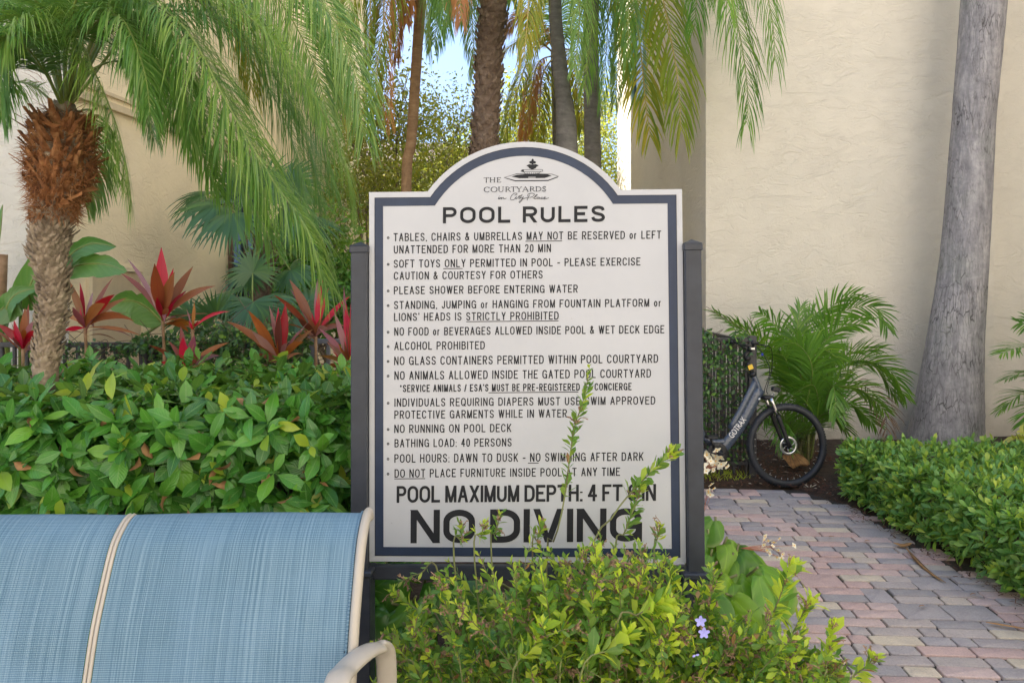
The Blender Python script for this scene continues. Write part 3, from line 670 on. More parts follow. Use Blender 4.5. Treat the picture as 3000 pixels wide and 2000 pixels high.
GL = {'A': (.92, [_D(0,1,.5,0), _D(.5,0,1,1), _H(.68,.17,.83)]), 'B': (.84, [_V(0), ('P', tuple([(0,0),(.5,0)] + _arc(.56,.235,.38,.235,80,-80,9) + [(.5,.47),(0,.47)])), ('P', tuple([(.4,.47),(.55,.47)] + _arc(.6,.735,.4,.265,80,-80,9) + [(.5,1),(0,1)]))]),
 'C': (.9, [_Cc]), 'D': (.88, [_V(0), ('P', tuple([(0,0),(.4,0)] + _arc(.45,.36,.55,.36,80,0,8) + _arc(.45,.64,.55,.36,0,-80,8) + [(.4,1),(0,1)]))]), 'E': (.78, [_V(0), _H(0), _H(.48,0,.92), _H(1)]), 'F': (.74, [_V(0), _H(0), _H(.5,0,.88)]),
 'G': (.95, [_Cc, _V(1,.53,1), _H(.53,.52,1)]), 'H': (.86, [_V(0), _V(1), _H(.48)]), 'I': (0, [_V(0)]), 'J': (.6, [('P', tuple([(1,-.04),(1,.7)] + _arc(.5,.72,.5,.28,0,-180,10)))]), 'K': (.88, [_V(0), _D(.02,.68,1,0), _D(.34,.40,1,1)]), 'L': (.7, [_V(0), _H(1)]),
 'M': (1.0, [_V(0), _V(1), _D(0,0,.5,1), _D(.5,1,1,0)]), 'N': (.86, [_V(0), _V(1), _D(0,0,1,1)]), 'O': (.95, [_O]), 'P': (.82, [_V(0), _bowl]), 'Q': (.95, [_O, _D(.58,.72,1.04,1.03)]), 'R': (.86, [_V(0), _bowl, _D(.5,.53,1,1)]), 'S': (.84, [_S]),
 'T': (.84, [_V(.5), _H(0)]), 'U': (.84, [('P', tuple([(0,-.04),(0,.66)] + _arc(.5,.67,.5,.33,180,360,14) + [(1,.66),(1,-.04)]))]), 'V': (.88, [_D(0,0,.5,1), _D(.5,1,1,0)]), 'W': (1.3, [_D(0,0,.25,1), _D(.25,1,.5,0), _D(.5,0,.75,1), _D(.75,1,1,0)]),
 'X': (.86, [_D(0,0,1,1), _D(1,0,0,1)]), 'Y': (.86, [_D(0,0,.5,.58), _D(1,0,.5,.58), _V(.5,.52,1)]), 'Z': (.8, [_H(0), _H(1), _D(1,0,0,1)]), '0': (.68, [_O]),
 '2': (.7, [_sm((.03,.26),(.18,.05),(.5,0),(.85,.07),(.97,.28),(.85,.48),(.4,.75),(.05,.98), n=26), _H(1)]), '4': (.74, [_D(.70,0,0,.70), _H(.70,0,1.0), _V(.74)]), '6': (.7, [_sm((.93,.18),(.75,.02),(.5,0),(.15,.15),(.02,.55),(.1,.88),(.5,1),(.9,.9),(.98,.68),(.85,.47),(.5,.42),(.15,.5),(.04,.66), n=44)]),
 'o': (.62, [('C', tuple(_arc(.5,.66,.5,.34,0,180,12) + _arc(.5,.66,.5,.34,180,360,12)))]), 'r': (.38, [_V(0,.3,1), _sm((0,.55),(.35,.36),(1.0,.33), n=8)]), '-': (.42, [_H(.6)]), ',': (.0, [_V(0,.93,1.16)]), "'": (0, [_V(0,0,.22)]), '.': (0, [_V(0,.96,1)]),
 ':': (0, [_V(0,.40,.50), _V(0,.93,1.0)]), '/': (.5, [_D(1,0,0,1)]), '*': (.4, [('P', ((.5,-.04),(.5,.30))), ('P', ((0,.04),(1,.22))), ('P', ((0,.22),(1,.04)))]),
 '&': (.9, [_sm((1.0,1.0),(.62,.66),(.24,.30),(.2,.12),(.40,0),(.60,.10),(.58,.28),(.30,.46),(.02,.68),(.08,.92),(.38,1.0),(.70,.86),(.95,.50), n=44)])}
def stroke_text(body, x0, x1, yt, yb, t, track=.24, space=.55, k=.0011):
    """photo-pixel box of the line, t stroke width in pixels; returns py_mesh items"""
    H = yb - yt; ws = [space if ch == ' ' else GL[ch][0] for ch in body]; n = len(body)
    gaps = (n-1)*track*H; nt_ = sum(1 for ch in body if ch != ' ')*t; W = sum(ws)*H; s = (x1-x0-nt_)/(W+gaps)   # horizontal condensing
    X = x0; items = []; lv = 0
    def quad(pts):
        nonlocal lv
        lv = (lv+1) % 7; items.append(([S(px_, py_, k+lv*.00007) for px_, py_ in pts], [tuple(range(len(pts)))]))
    def strip(pts, closed):
        nonlocal lv
        lv = (lv+1) % 7; pts = [np.array(p, float) for p in pts]
        if closed and np.hypot(*(pts[0]-pts[-1])) < .05: pts = pts[:-1]
        pts = [p for i, p in enumerate(pts) if i == 0 or np.hypot(*(p-pts[i-1])) > .02]; m = len(pts); L = []; Q = []
        for i in range(m):
            a = pts[i-1] if (i or closed) else pts[i]; b = pts[(i+1) % m] if (i < m-1 or closed) else pts[i]
            d1 = pts[i]-a; d2 = b-pts[i]; l1, l2 = np.hypot(*d1), np.hypot(*d2); d1 = d1/l1 if l1 > 1e-6 else d2/l2; d2 = d2/l2 if l2 > 1e-6 else d1
            tt = d1+d2; tt = tt/max(np.hypot(*tt), 1e-6); nn = np.array([-tt[1], tt[0]]); q = 1/max(.6, abs(np.dot(nn, [-d2[1], d2[0]]))); L.append(pts[i]+nn*t/2*q); Q.append(pts[i]-nn*t/2*q)
        items.append(([S(*p, k+lv*.00007) for p in L+Q], [(i, (i+1) % m, m+(i+1) % m, m+i) for i in range(m if closed else m-1)]))
    for ch, w in zip(body, ws):
        if ch != ' ':
            w_ = w*H*s; gx = lambda x: X + t/2 + x*w_; gy = lambda y: yt + t/2 + y*(H-t)
            for p in GL[ch][1]:
                if p[0] == 'V': a, b = (yt if p[2] == 0 else gy(p[2])), (yb if p[3] == 1 else gy(p[3])); quad([(gx(p[1])-t/2, a), (gx(p[1])+t/2, a), (gx(p[1])+t/2, b), (gx(p[1])-t/2, b)])
                elif p[0] == 'H': y = gy(p[1]); a, b = gx(p[2])-(t/2 if p[2] == 0 else 0), gx(p[3])+(t/2 if p[3] == 1 else 0); quad([(a, y-t/2), (b, y-t/2), (b, y+t/2), (a, y+t/2)])
                elif p[0] == 'D':
                    xa, xb = gx(p[1]), gx(p[3]); ya, yb_ = yt+p[2]*H, yt+p[4]*H; th_ = min(t*math.hypot(xb-xa, yb_-ya)/max(abs(yb_-ya), 1e-6), t*1.5)/2
                    quad([(xa-th_, ya), (xa+th_, ya), (xb+th_, yb_), (xb-th_, yb_)])
                else: strip([(gx(x), gy(y)) for x, y in p[1]], p[0] == 'C')
            X += w_ + t + track*H*s
        else: X += w*H*s + track*H*s
    return items
FONT = None
def text_mesh(body, off=0.0, sp=1.0, res=3):
    c = bpy.data.curves.new('t', 'FONT'); c.body = body; c.offset = off; c.space_character = sp; c.resolution_u = res; c.size = 1.0
    if FONT: c.font = FONT
    o = bpy.data.objects.new('t', c); COL.objects.link(o)
    dg = bpy.context.evaluated_depsgraph_get(); me = bpy.data.meshes.new_from_object(o.evaluated_get(dg)); bpy.data.objects.remove(o)
    n = len(me.vertices); V = np.zeros(n*3); me.vertices.foreach_get('co', V); V = V.reshape(-1, 3); F = [tuple(p.vertices) for p in me.polygons]
    bpy.data.meshes.remove(me); return V, F
def letter_line(body, x0, x1, yt, yb, t, track=.24, space=.5, under=None, uy=None, name='lettering'):
    for (u0, u1) in (under or []):
        py_mesh('underline', [([S(u0, uy-1.1, .001), S(u1, uy-1.1, .001), S(u1, uy+1.1, .001), S(u0, uy+1.1, .001)], [(0, 3, 2, 1)])], M['char'], sg)
    return py_mesh(name, stroke_text(body, x0, x1, yt, yb, t, track, space), M['char'], sg, kind='stuff')
th = .006
LN = [('TABLES, CHAIRS & UMBRELLAS MAY NOT BE RESERVED or LEFT', 1149, 1938, 677.5, 701.5, [(1540, 1648)], 705.3),
 ('UNATTENDED FOR MORE THAN 20 MIN', 1150, 1615.5, 714, 738, None, 0),
 ('SOFT TOYS ONLY PERMITTED IN POOL - PLEASE EXERCISE', 1150, 1878, 756.3, 780, [(1297.5, 1355)], 784),
 ('CAUTION & COURTESY FOR OTHERS', 1150.8, 1591.7, 792, 815.6, None, 0),
 ('PLEASE SHOWER BEFORE ENTERING WATER', 1151, 1695, 835, 858.5, None, 0),
 ('STANDING, JUMPING or HANGING FROM FOUNTAIN PLATFORM or', 1151.6, 1939.5, 878.3, 902, None, 0),
 ("LIONS' HEADS IS STRICTLY PROHIBITED", 1152, 1639.3, 913.6, 937.4, [(1366.8, 1639)], 941),
 ('NO FOOD or BEVERAGES ALLOWED INSIDE POOL & WET DECK EDGE', 1153, 1949, 956.5, 980.4, None, 0),
 ('ALCOHOL PROHIBITED', 1153.3, 1422, 998.8, 1022.7, None, 0),
 ('NO GLASS CONTAINERS PERMITTED WITHIN POOL COURTYARD', 1153.3, 1931.6, 1042, 1067, None, 0),
 ('NO ANIMALS ALLOWED INSIDE THE GATED POOL COURTYARD', 1154.3, 1911, 1085, 1110, None, 0),
 ("*SERVICE ANIMALS / ESA'S MUST BE PRE-REGISTERED AT CONCIERGE", 1170.5, 1854.6, 1125, 1146.5, [(1434, 1698.6)], 1150.5),
 ('INDIVIDUALS REQUIRING DIAPERS MUST USE SWIM APPROVED', 1155, 1924, 1165, 1189, None, 0),
 ('PROTECTIVE GARMENTS WHILE IN WATER', 1155, 1665.6, 1200.5, 1224.5, None, 0),
 ('NO RUNNING ON POOL DECK', 1155, 1502.5, 1241.8, 1266, None, 0),
 ('BATHING LOAD: 40 PERSONS', 1156, 1503.5, 1284, 1308, None, 0),
 ('POOL HOURS: DAWN TO DUSK - NO SWIMMING AFTER DARK', 1156, 1891, 1328, 1353, [(1551.8, 1583.4)], 1357.5),
 ('DO NOT PLACE FURNITURE INSIDE POOL AT ANY TIME', 1156.7, 1822.5, 1372, 1396.5, [(1156, 1248)], 1400)]
nob = {1, 3, 6, 11, 13}
for i, (t, x0, x1, yt, yb, un, uy) in enumerate(LN):
    letter_line(t, x0, x1, yt, yb, 3.1, .34, .52, un, uy)
    if i not in nob:
        cx = 1133 + i*.25; cyb = (yt+yb)/2 + 1.5
        V = [S(cx + r*cos(q), cyb + r*sin(q), .0012) for r in (3.9, 1.5) for q in np.arange(10)*2*pi/10]
        py_mesh('bullet', [(V, [(j, (j+1) % 10, 10+(j+1) % 10, 10+j) for j in range(10)][::1])], M['char'], sg)
letter_line('POOL RULES', 1295.5, 1774, 602, 650, 9.2, .27, .42)
letter_line('POOL MAXIMUM DEPTH: 4 FT 6 IN', 1163.4, 1928, 1421, 1470, 8.0, .13, .34)
letter_line('NO DIVING', 1205.5, 1888, 1491, 1588, 18.5, .13, .30)
# emblem, serif name and script, traced as ribbons
def E5(x, y): return 1380 + x/7.84, 440 + y/7.84
kk = [.0010]
def ribbon(items, pts, w, closed=False, flat_end=False):
    pts = [np.array(p, float) for p in pts]; n = len(pts); L = []; Rr = []; kk[0] += .00002
    w = [w]*n if not isinstance(w, (list, tuple)) else w
    for i in range(n):
        a = pts[i-1] if (i or closed) else pts[i]; b = pts[(i+1) % n] if (i < n-1 or closed) else pts[i]
        d1 = pts[i]-a; d2 = b-pts[i]; d1 = d1/max(np.hypot(*d1), 1e-6); d2 = d2/max(np.hypot(*d2), 1e-6); t = d1+d2; t = t/max(np.hypot(*t), 1e-6)
        nn = np.array([-t[1], t[0]]); m = 1/max(.5, abs(np.dot(nn, [-d2[1], d2[0]]))) if 0 < i < n-1 or closed else 1
        L.append(pts[i]+nn*w[i]*m/2); Rr.append(pts[i]-nn*w[i]*m/2)
    V = [S(*E5(*p), kk[0]) for p in L+Rr]; F = [(i, (i+1) % n, n+(i+1) % n, n+i) for i in range(n if closed else n-1)]
    items.append((V, F))
def sm(pts, n=14): return [tuple(p) for p in catmull(np.array([(x, y, 0) for x, y in pts], float), n)[:, :2]]
def fill(items, pts): kk[0] += .00002; items.append(([S(*E5(*p), kk[0]) for p in pts], [tuple(range(len(pts)))]))
it = []
ribbon(it, [(755, 592), (1045, 508), (1240, 516), (1560, 516), (1850, 524), (2010, 578), (1770, 665), (1010, 665)], 13, True)
ribbon(it, [(800, 610), (1010, 676), (1770, 676), (1990, 596)], 14)
fill(it, [(920, 572), (1050, 532), (1250, 522), (1560, 522), (1760, 528), (1850, 563), (1690, 612), (1480, 612), (1480, 585), (1310, 585), (1310, 612), (1105, 612)])
ribbon(it, [(1105, 606), (1690, 606)], 9)
ribbon(it, sm([(1165, 415), (1145, 438), (1170, 460), (1400, 464), (1620, 460), (1640, 436), (1618, 416), (1400, 414), (1165, 415)], 30), 10)
fill(it, [(1150, 436), (1175, 418), (1215, 418), (1205, 440), (1215, 460), (1175, 458)])
ribbon(it, [(1205, 465), (1240, 510), (1400, 518), (1550, 510), (1592, 465)], 11)
for x in (1280, 1330, 1385, 1440, 1490, 1540): ribbon(it, [(x, 478), (x+(1400-x)*.12, 512)], 10)
fill(it, [(1265, 318), (1330, 288), (1400, 300), (1480, 288), (1555, 318), (1500, 350), (1480, 385), (1430, 402), (1370, 402), (1330, 380), (1310, 350)])
fill(it, [(1370, 400), (1430, 400), (1430, 416), (1370, 416)])
fill(it, [(1320, 236), (1370, 210), (1400, 222), (1450, 210), (1490, 238), (1475, 270), (1400, 282), (1350, 268)])
fill(it, [(1410, 155), (1440, 195), (1425, 222), (1392, 222), (1378, 195)])
fill(it, [(1385, 280), (1425, 280), (1425, 296), (1385, 296)])
py_mesh('fountain_emblem', it, M['char'], sg)
it = []
def serif_word(items, letters, y0, y1):
    h = y1-y0
    for ch, x0, x1 in letters:
        w = x1-x0; T_, t_ = 17, 8
        def st(x): ribbon(items, [(x, y0+4), (x, y1-4)], T_); ribbon(items, [(x-17, y0+4), (x+17, y0+4)], t_); ribbon(items, [(x-17, y1-4), (x+17, y1-4)], t_)
        def ln(a, b, wd_): ribbon(items, [(x0+a[0]*w, y0+a[1]*h), (x0+b[0]*w, y0+b[1]*h)], wd_)
        def arc(cx, cy_, rx, ry, a0, a1, n=18, thick=T_):
            P_ = [(x0+w*(cx+rx*cos(R(q))), y0+h*(cy_-ry*sin(R(q)))) for q in np.linspace(a0, a1, n)]
            W_ = [t_+(thick-t_)*abs(cos(R(q))) for q in np.linspace(a0, a1, n)]; ribbon(items, P_, W_)
        if ch == 'T': st(x0+w*.5); ln((.02, .04), (.98, .04), t_); ln((.04, .0), (.04, .22), t_); ln((.96, .0), (.96, .22), t_)
        if ch == 'H': st(x0+w*.18); st(x0+w*.82); ln((.2, .48), (.8, .48), t_)
        if ch == 'E': st(x0+w*.28); ln((.2, .04), (.92, .04), t_); ln((.2, .96), (.97, .96), t_); ln((.3, .48), (.72, .48), t_); ln((.9, 0), (.9, .2), t_); ln((.95, 1), (.95, .78), t_); ln((.72, .38), (.72, .6), t_)
        if ch == 'C': arc(.5, .5, .47, .48, 42, 318, 24); ln((.88, .05), (.88, .28), t_)
        if ch == 'O': arc(.5, .5, .46, .48, 0, 359, 30)
        if ch == 'U': ribbon(items, [(x0+w*.2, y0+4), (x0+w*.2, y0+h*.65)], T_); arc(.5, .62, .32, .36, 180, 360, 16, 12); ribbon(items, [(x0+w*.82, y0+4), (x0+w*.82, y0+h*.65)], t_); ln((.05, .04), (.36, .04), t_); ln((.68, .04), (.98, .04), t_)
        if ch in 'R': st(x0+w*.22); arc(.38, .27, .38, .24, 90, -90, 14, 13); ln((.22, .04), (.4, .04), t_); ln((.22, .51), (.4, .51), t_); ln((.5, .5), (.95, .97), 14); ln((.85, .97), (1.05, .97), t_)
        if ch == 'Y': ln((.12, .04), (.5, .52), 15); ln((.88, .04), (.5, .52), t_); ribbon(items, [(x0+w*.5, y0+h*.5), (x0+w*.5, y1-4)], T_); ln((0, .04), (.3, .04), t_); ln((.7, .04), (1, .04), t_); ln((.32, .97), (.68, .97), t_)
        if ch == 'A': ln((.12, .96), (.5, .02), t_); ln((.5, .02), (.88, .96), 16); ln((.28, .64), (.72, .64), t_); ln((0, .97), (.26, .97), t_); ln((.7, .97), (1.02, .97), t_)
        if ch == 'D': st(x0+w*.2); arc(.3, .5, .62, .46, 90, -90, 20); ln((.2, .04), (.32, .04), t_); ln((.2, .96), (.32, .96), t_)
        if ch == 'S': ribbon(items, sm([(x0+w*.85, y0+h*.18), (x0+w*.5, y0+h*.03), (x0+w*.15, y0+h*.25), (x0+w*.5, y0+h*.48), (x0+w*.88, y0+h*.72), (x0+w*.5, y0+h*.97), (x0+w*.1, y0+h*.82)], 26), 14); ln((.85, .03), (.85, .26), t_); ln((.1, .98), (.1, .72), t_)
serif_word(it, [('T', 278, 405), ('H', 412, 555), ('E', 570, 682)], 588, 705)
xs = [('C', 288, 428), ('O', 446, 595), ('U', 605, 755), ('R', 772, 905), ('T', 905, 1030), ('Y', 1030, 1172), ('A', 1168, 1325), ('R', 1338, 1465), ('D', 1470, 1618), ('S', 1632, 1728)]
serif_word(it, xs, 808, 928)
py_mesh('serif_name', it, M['char'], sg)
it = []
for st_ in ([(640, 1045), (622, 1080), (636, 1094), (662, 1068)], [(662, 1062), (652, 1096)], [(655, 1090), (690, 1056), (696, 1078), (688, 1094), (715, 1070), (738, 1056), (745, 1086), (775, 1086), (812, 1072)],
            [(1000, 1012), (1048, 985), (1040, 962), (990, 966), (940, 1000), (905, 1060), (905, 1106), (940, 1120), (985, 1105), (1040, 1045), (1025, 1085), (1050, 1088), (1120, 1015)],
            [(1180, 990), (1135, 1025), (1102, 1062), (1102, 1092), (1150, 1050)], [(1088, 1032), (1165, 1022)],
            [(1150, 1050), (1145, 1082), (1170, 1078), (1202, 1045), (1180, 1095), (1142, 1160), (1110, 1182), (1104, 1160), (1150, 1120), (1240, 1080), (1330, 1065)],
            [(1345, 1005), (1315, 1060), (1300, 1100), (1284, 1132)], [(1298, 1040), (1310, 990), (1380, 966), (1442, 976), (1452, 1006), (1400, 1052), (1340, 1066)],
            [(1420, 1085), (1500, 1030), (1522, 1000), (1502, 998), (1462, 1050), (1450, 1088), (1482, 1095), (1520, 1075)],
            [(1562, 1062), (1532, 1060), (1515, 1085), (1540, 1096), (1572, 1065), (1566, 1092), (1605, 1080)],
            [(1652, 1068), (1622, 1064), (1605, 1085), (1628, 1098), (1680, 1082), (1712, 1068), (1700, 1056), (1676, 1076), (1682, 1100), (1722, 1100), (1788, 1076)]):
    ribbon(it, sm(st_, max(10, len(st_)*4)), 11)
for x, y in ((655, 1025), (1052, 1010)): ribbon(it, [(x-6, y), (x+6, y)], 12)
py_mesh('script_name', it, M['char'], sg)

# ------------------------------------------------------------------ sling seat
def slingmat():
    m, nt, b, out = newmat('blue_sling_weave'); uv = N_(nt, 'Attribute', attribute_name='luv'); v = uv.outputs['Vector']
    mp = N_(nt, 'Mapping'); nt.links.new(v, mp.inputs[0]); mp.inputs['Scale'].default_value = (640, 1.6, 1)
    mp2 = N_(nt, 'Mapping'); nt.links.new(v, mp2.inputs[0]); mp2.inputs['Scale'].default_value = (120, .7, 1)
    s1 = N_(nt, 'TexNoise', Scale=1.0, Detail=4.0, Roughness=.85); nt.links.new(mp.outputs[0], s1.inputs['Vector'])
    s2 = N_(nt, 'TexNoise', Scale=1.0, Detail=2.0); nt.links.new(mp2.outputs[0], s2.inputs['Vector'])
    sp = N_(nt, 'SeparateXYZ'); nt.links.new(v, sp.inputs[0])
    wy = mth(nt, 'SINE', mth(nt, 'MULTIPLY', sp.outputs[1], 2*pi/.0056)); wx = mth(nt, 'SINE', mth(nt, 'MULTIPLY', sp.outputs[0], 2*pi/.0040))
    f = mth(nt, 'ADD', mth(nt, 'MULTIPLY', s1.outputs[0], .75), mth(nt, 'MULTIPLY', s2.outputs[0], .22))
    f = mth(nt, 'ADD', mth(nt, 'ADD', f, .06), mth(nt, 'MULTIPLY', wy, .07)); f = mth(nt, 'ADD', f, mth(nt, 'MULTIPLY', wx, .02))
    c = ramp(nt, [(.32, (.026, .072, .115)), (.50, (.085, .172, .248)), (.70, (.25, .37, .45))], f).outputs[0]
    soft = noise(nt, coords(nt), 3.5, 3); c = mixc(nt, mth(nt, 'MULTIPLY', mth(nt, 'SUBTRACT', soft, .5, True), 1.0, True), c, (.22, .36, .52))
    nt.links.new(c, b.inputs['Base Color']); b.inputs['Roughness'].default_value = .6; b.inputs['Specular IOR Level'].default_value = .3
    bump(nt, mth(nt, 'ADD', wy, wx), .25, .0006, b); return m
M['sling'] = slingmat()
M['almond'] = plain('almond_powder_coat', (.46, .415, .35), .38, var=.05, nscale=6, coat=.15)
sf = thing('sling_settee', 'blue mesh sling settee with almond metal frame in front of the hedge', 'settee', loc=(-1.1, 1.9, 0))
prof = [(2.318, 1.030), (2.300, 1.047), (2.262, 1.038), (2.213, 1.006), (2.183, .968), (2.150, .905), (2.098, .795), (2.058, .668), (2.02, .56), (1.96, .455), (1.84, .405), (1.62, .415), (1.50, .44), (1.45, .42), (1.44, .40)]
RX = [-.45, -1.155, -1.86]
def pathYZ(x, n=60, off=0.0, sl=None):
    p = catmull(np.array([(x, y, z) for y, z in prof]), n)
    if sl: p = p[sl]
    if off:
        T = nrm(np.gradient(p, axis=0)); nn = np.cross(T, np.array([1.0, 0, 0])); p = p + nn*off
    return p
def settee_part(acc, name, mat, **kw):
    o = link(name, acc.mesh(name, mat, True), sf, **kw); o.location = -sf.location; return o
yawk = .012    # the settee is turned a little: left end nearer
def yaw(p): p = np.array(p, float); p[..., 1] += (p[..., 0]+.45)*yawk*2.3; return p
for x in RX:
    if x == RX[1]:
        for dx in (-.0058, .0058):
            a = Acc(); tube(a, yaw(pathYZ(x+dx)), .0056, 8, n0=(0, -1, 0)); settee_part(a, 'frame_rail', M['almond'])
    else:
        s = 1 if x == RX[0] else -1; a = Acc(); tube(a, yaw(pathYZ(x+.010*s, off=-.0)), .0145, 10, n0=(0, -1, 0), flat=1.25); settee_part(a, 'frame_rail', M['almond'])
        a = Acc(); tube(a, yaw(pathYZ(x-.008*s, off=.004)), .004, 6, n0=(0, -1, 0)); settee_part(a, 'sling_edge', M['sling'])
for x0, x1 in ((RX[0]-.012, RX[1]+.013), (RX[1]-.013, RX[2]+.012)):
    nu = 26; pc = pathYZ(0, 60); V = np.zeros((60, nu, 3)); UV = np.zeros((60, nu, 2)); T = nrm(np.gradient(pc, axis=0)); nn = np.cross(T, np.array([1.0, 0, 0]))
    ds = np.r_[0, np.cumsum(np.linalg.norm(np.diff(pc, axis=0), axis=1))]
    for j in range(nu):
        t = j/(nu-1); e = 1-(2*t-1)**2; V[:, j] = pc + nn*(.002+.012*e)[..., None] if False else pc + nn*(.001+.004*e); V[:, j, 0] = x0+(x1-x0)*t; UV[:, j, 0] = (x1-x0)*t + x0*3; UV[:, j, 1] = ds
    F = [(i*nu+j, i*nu+j+1, (i+1)*nu+j+1, (i+1)*nu+j) for i in range(59) for j in range(nu-1)]
    a = Acc(); a.add(yaw(V.reshape(-1, 3)), F, 0, UV.reshape(-1, 2)); settee_part(a, 'sling', M['sling'])
for s in (1, -1):
    def mx(p): 
        p = np.array(p, float)
        if s < 0: p[:, 0] = -2.31 - p[:, 0]
        return yaw(p)
    # arm blade sweeping forward and its rear support
    ap = catmull(np.array([P(1022, 1912, 2.10), P(1062, 1908, 2.07), P(1106, 1896, 2.10), P(1112, 1894, 2.12)]), 12)
    ap2 = catmull(np.array([P(1116, 1897, 2.13), P(1085, 1903, 2.08), P(1050, 1925, 2.02), P(1012, 1962, 1.96), P(985, 2010, 1.88), (-.46, 1.78, .60), (-.455, 1.62, .60), (-.45, 1.50, .56), (-.45, 1.45, .40)]), 40)
    a = Acc(); tube(a, mx(ap2), np.r_[.018, .028, np.full(34, .034), .030, .026, .022, .018], 14, n0=(0, 0, 1), flat=.45); settee_part(a, 'armrest', M['almond'])
    sp_ = catmull(np.array([P(1104, 1894, 2.14), P(1122, 1902, 2.17), P(1131, 1935, 2.19), P(1133, 2050, 2.20), (-.372, 2.20, .30), (-.372, 2.22, .0)]), 30)
    a = Acc(); tube(a, mx(sp_), .030, 14, n0=(0, -1, 0), flat=.45); settee_part(a, 'rear_leg', M['almond'])
    a = Acc(); tube(a, mx(catmull(np.array([(-.45, 1.45, .41), (-.44, 1.44, .2), (-.43, 1.42, .0)]), 10)), .018, 10); settee_part(a, 'front_leg', M['almond'])
    a = Acc(); tube(a, mx(np.array([P(1010, 1908, 2.075), P(1024, 1908, 2.09)])), .004, 8); settee_part(a, 'bolt', M['char'])
for y, z in ((2.285, 1.02), (1.97, .40), (1.50, .40)):
    a = Acc(); tube(a, yaw(np.array([(RX[0], y, z), (-1.155, y, z), (RX[2], y, z)])), .011, 8); settee_part(a, 'cross_bar', M['almond'])

# ------------------------------------------------------------------ fences
def fence(name, label, A, B, hgt, n, mat, group=None, pw=.022, ends=True, z0=-.05, railz=None):
    A = np.array(A, float); B = np.array(B, float); L = np.hypot(*(B-A)); an = math.atan2(*(B-A)[::-1])
    f = thing(name, label, 'fence', group, (A[0], A[1], 0)); f.rotation_euler = (0, 0, an)
    a = Acc(); box(a, (0, -.02, hgt-.035), (L, .02, hgt), bev=.003); link('top_rail', a.mesh('top_rail', mat, False), f)
    a = Acc(); box(a, (0, -.013, .12), (L, .013, .15), bev=.002); link('bottom_rail', a.mesh('bottom_rail', mat, False), f)
    a = Acc(); box(a, (-pw/2, -pw/2, z0), (pw/2, pw/2, hgt-.036), bev=.002); pk = a.mesh('picket', mat, False)
    for i in range(n):
        o = link('picket', pk, f); o.location = (L*(i+.5)/n, 0, 0)
    if ends:
        a = Acc(); box(a, (-.035, -.035, z0), (.035, .035, hgt+.02), bev=.004); ps = a.mesh('post', mat, False)
        for x in ((0, L) if ends is True else ends): link('post', ps, f).location = (x, 0, 0)
    return f
fence('picket_fence', 'dark metal picket fence running behind the red leaved plants on the left', (-4.0, 5.42), (XP(432, 5.42), 5.42), 1.325, 15, M['fencep'])
fence('picket_fence', 'dark picket fence smothered in vines between red plants and fan palm', (XP(432, 5.42)+.04, 5.42), (XP(880, 5.42), 5.42), 1.325, 12, M['fencep'], ends=[0])
gt = fence('metal_gate', 'light grey metal gate left of the sign post beyond the red plants', (XP(893, 5.6), 5.6), (XP(1030, 5.6), 5.6), 1.335, 3, M['gatep'], pw=.026, ends=[0])
gt['category'] = 'gate'
a = Acc(); box(a, (.05, -.03, -.05), (.09, .03, 1.31), bev=.003); link('stile', a.mesh('stile', M['gatep'], False), gt)
a = Acc(); box(a, (.034, -.012, .8), (.05, .012, 1.05)); link('latch', a.mesh('latch', M['char'], False), gt)
fence('picket_fence', 'vine covered picket fence with end post behind the bicycle handlebar', (XP(1990, 6.75), 6.75), (XP(2203, 6.75), 6.75), 1.26, 6, M['fencep'], ends=[.651])
fence('picket_fence', 'picket fence run going back to the wall from the post by the bicycle', (XP(2200, 6.75)-.02, 6.82), (2.08, 8.3), 1.24, 13, M['fencep'], ends=False)

# ------------------------------------------------------------------ bicycle
M['bikef'] = plain('graphite_bike_paint', (.060, .078, .115), .28, var=.1, coat=.4)
M['black'] = plain('black_plastic', (.014, .014, .016), .45)
M['rubber'] = plain('tyre_rubber', (.022, .025, .032), .55, var=.3, bmp=.2, bdist=.001)
M['chrome'] = plain('polished_metal', (.65, .63, .60), .2, metal=1)
M['alum'] = plain('rotor_metal', (.6, .6, .6), .3, metal=1)
M['white'] = plain('white_print', (.80, .80, .80), .5)
M['ylw'] = plain('yellow_sticker', (.75, .50, .04), .5)
M['lens'] = plain('lamp_lens', (.7, .7, .72), .15)
M['blue'] = plain('blue_lever_cap', (.02, .04, .5), .3)
bk = thing('electric_bicycle', 'dark grey electric bicycle leaning on the picket fence beside the brick path', 'bicycle', loc=(XP(2309, 6.45), 6.45, 0))
bk.rotation_euler = (R(-4), 0, R(5.6))
def bp(acc, name, mat, parent=None, sm_=True, **kw): return link(name, acc.mesh(name, mat, sm_), parent or bk, **kw)
HX = 0.0; WR = .357
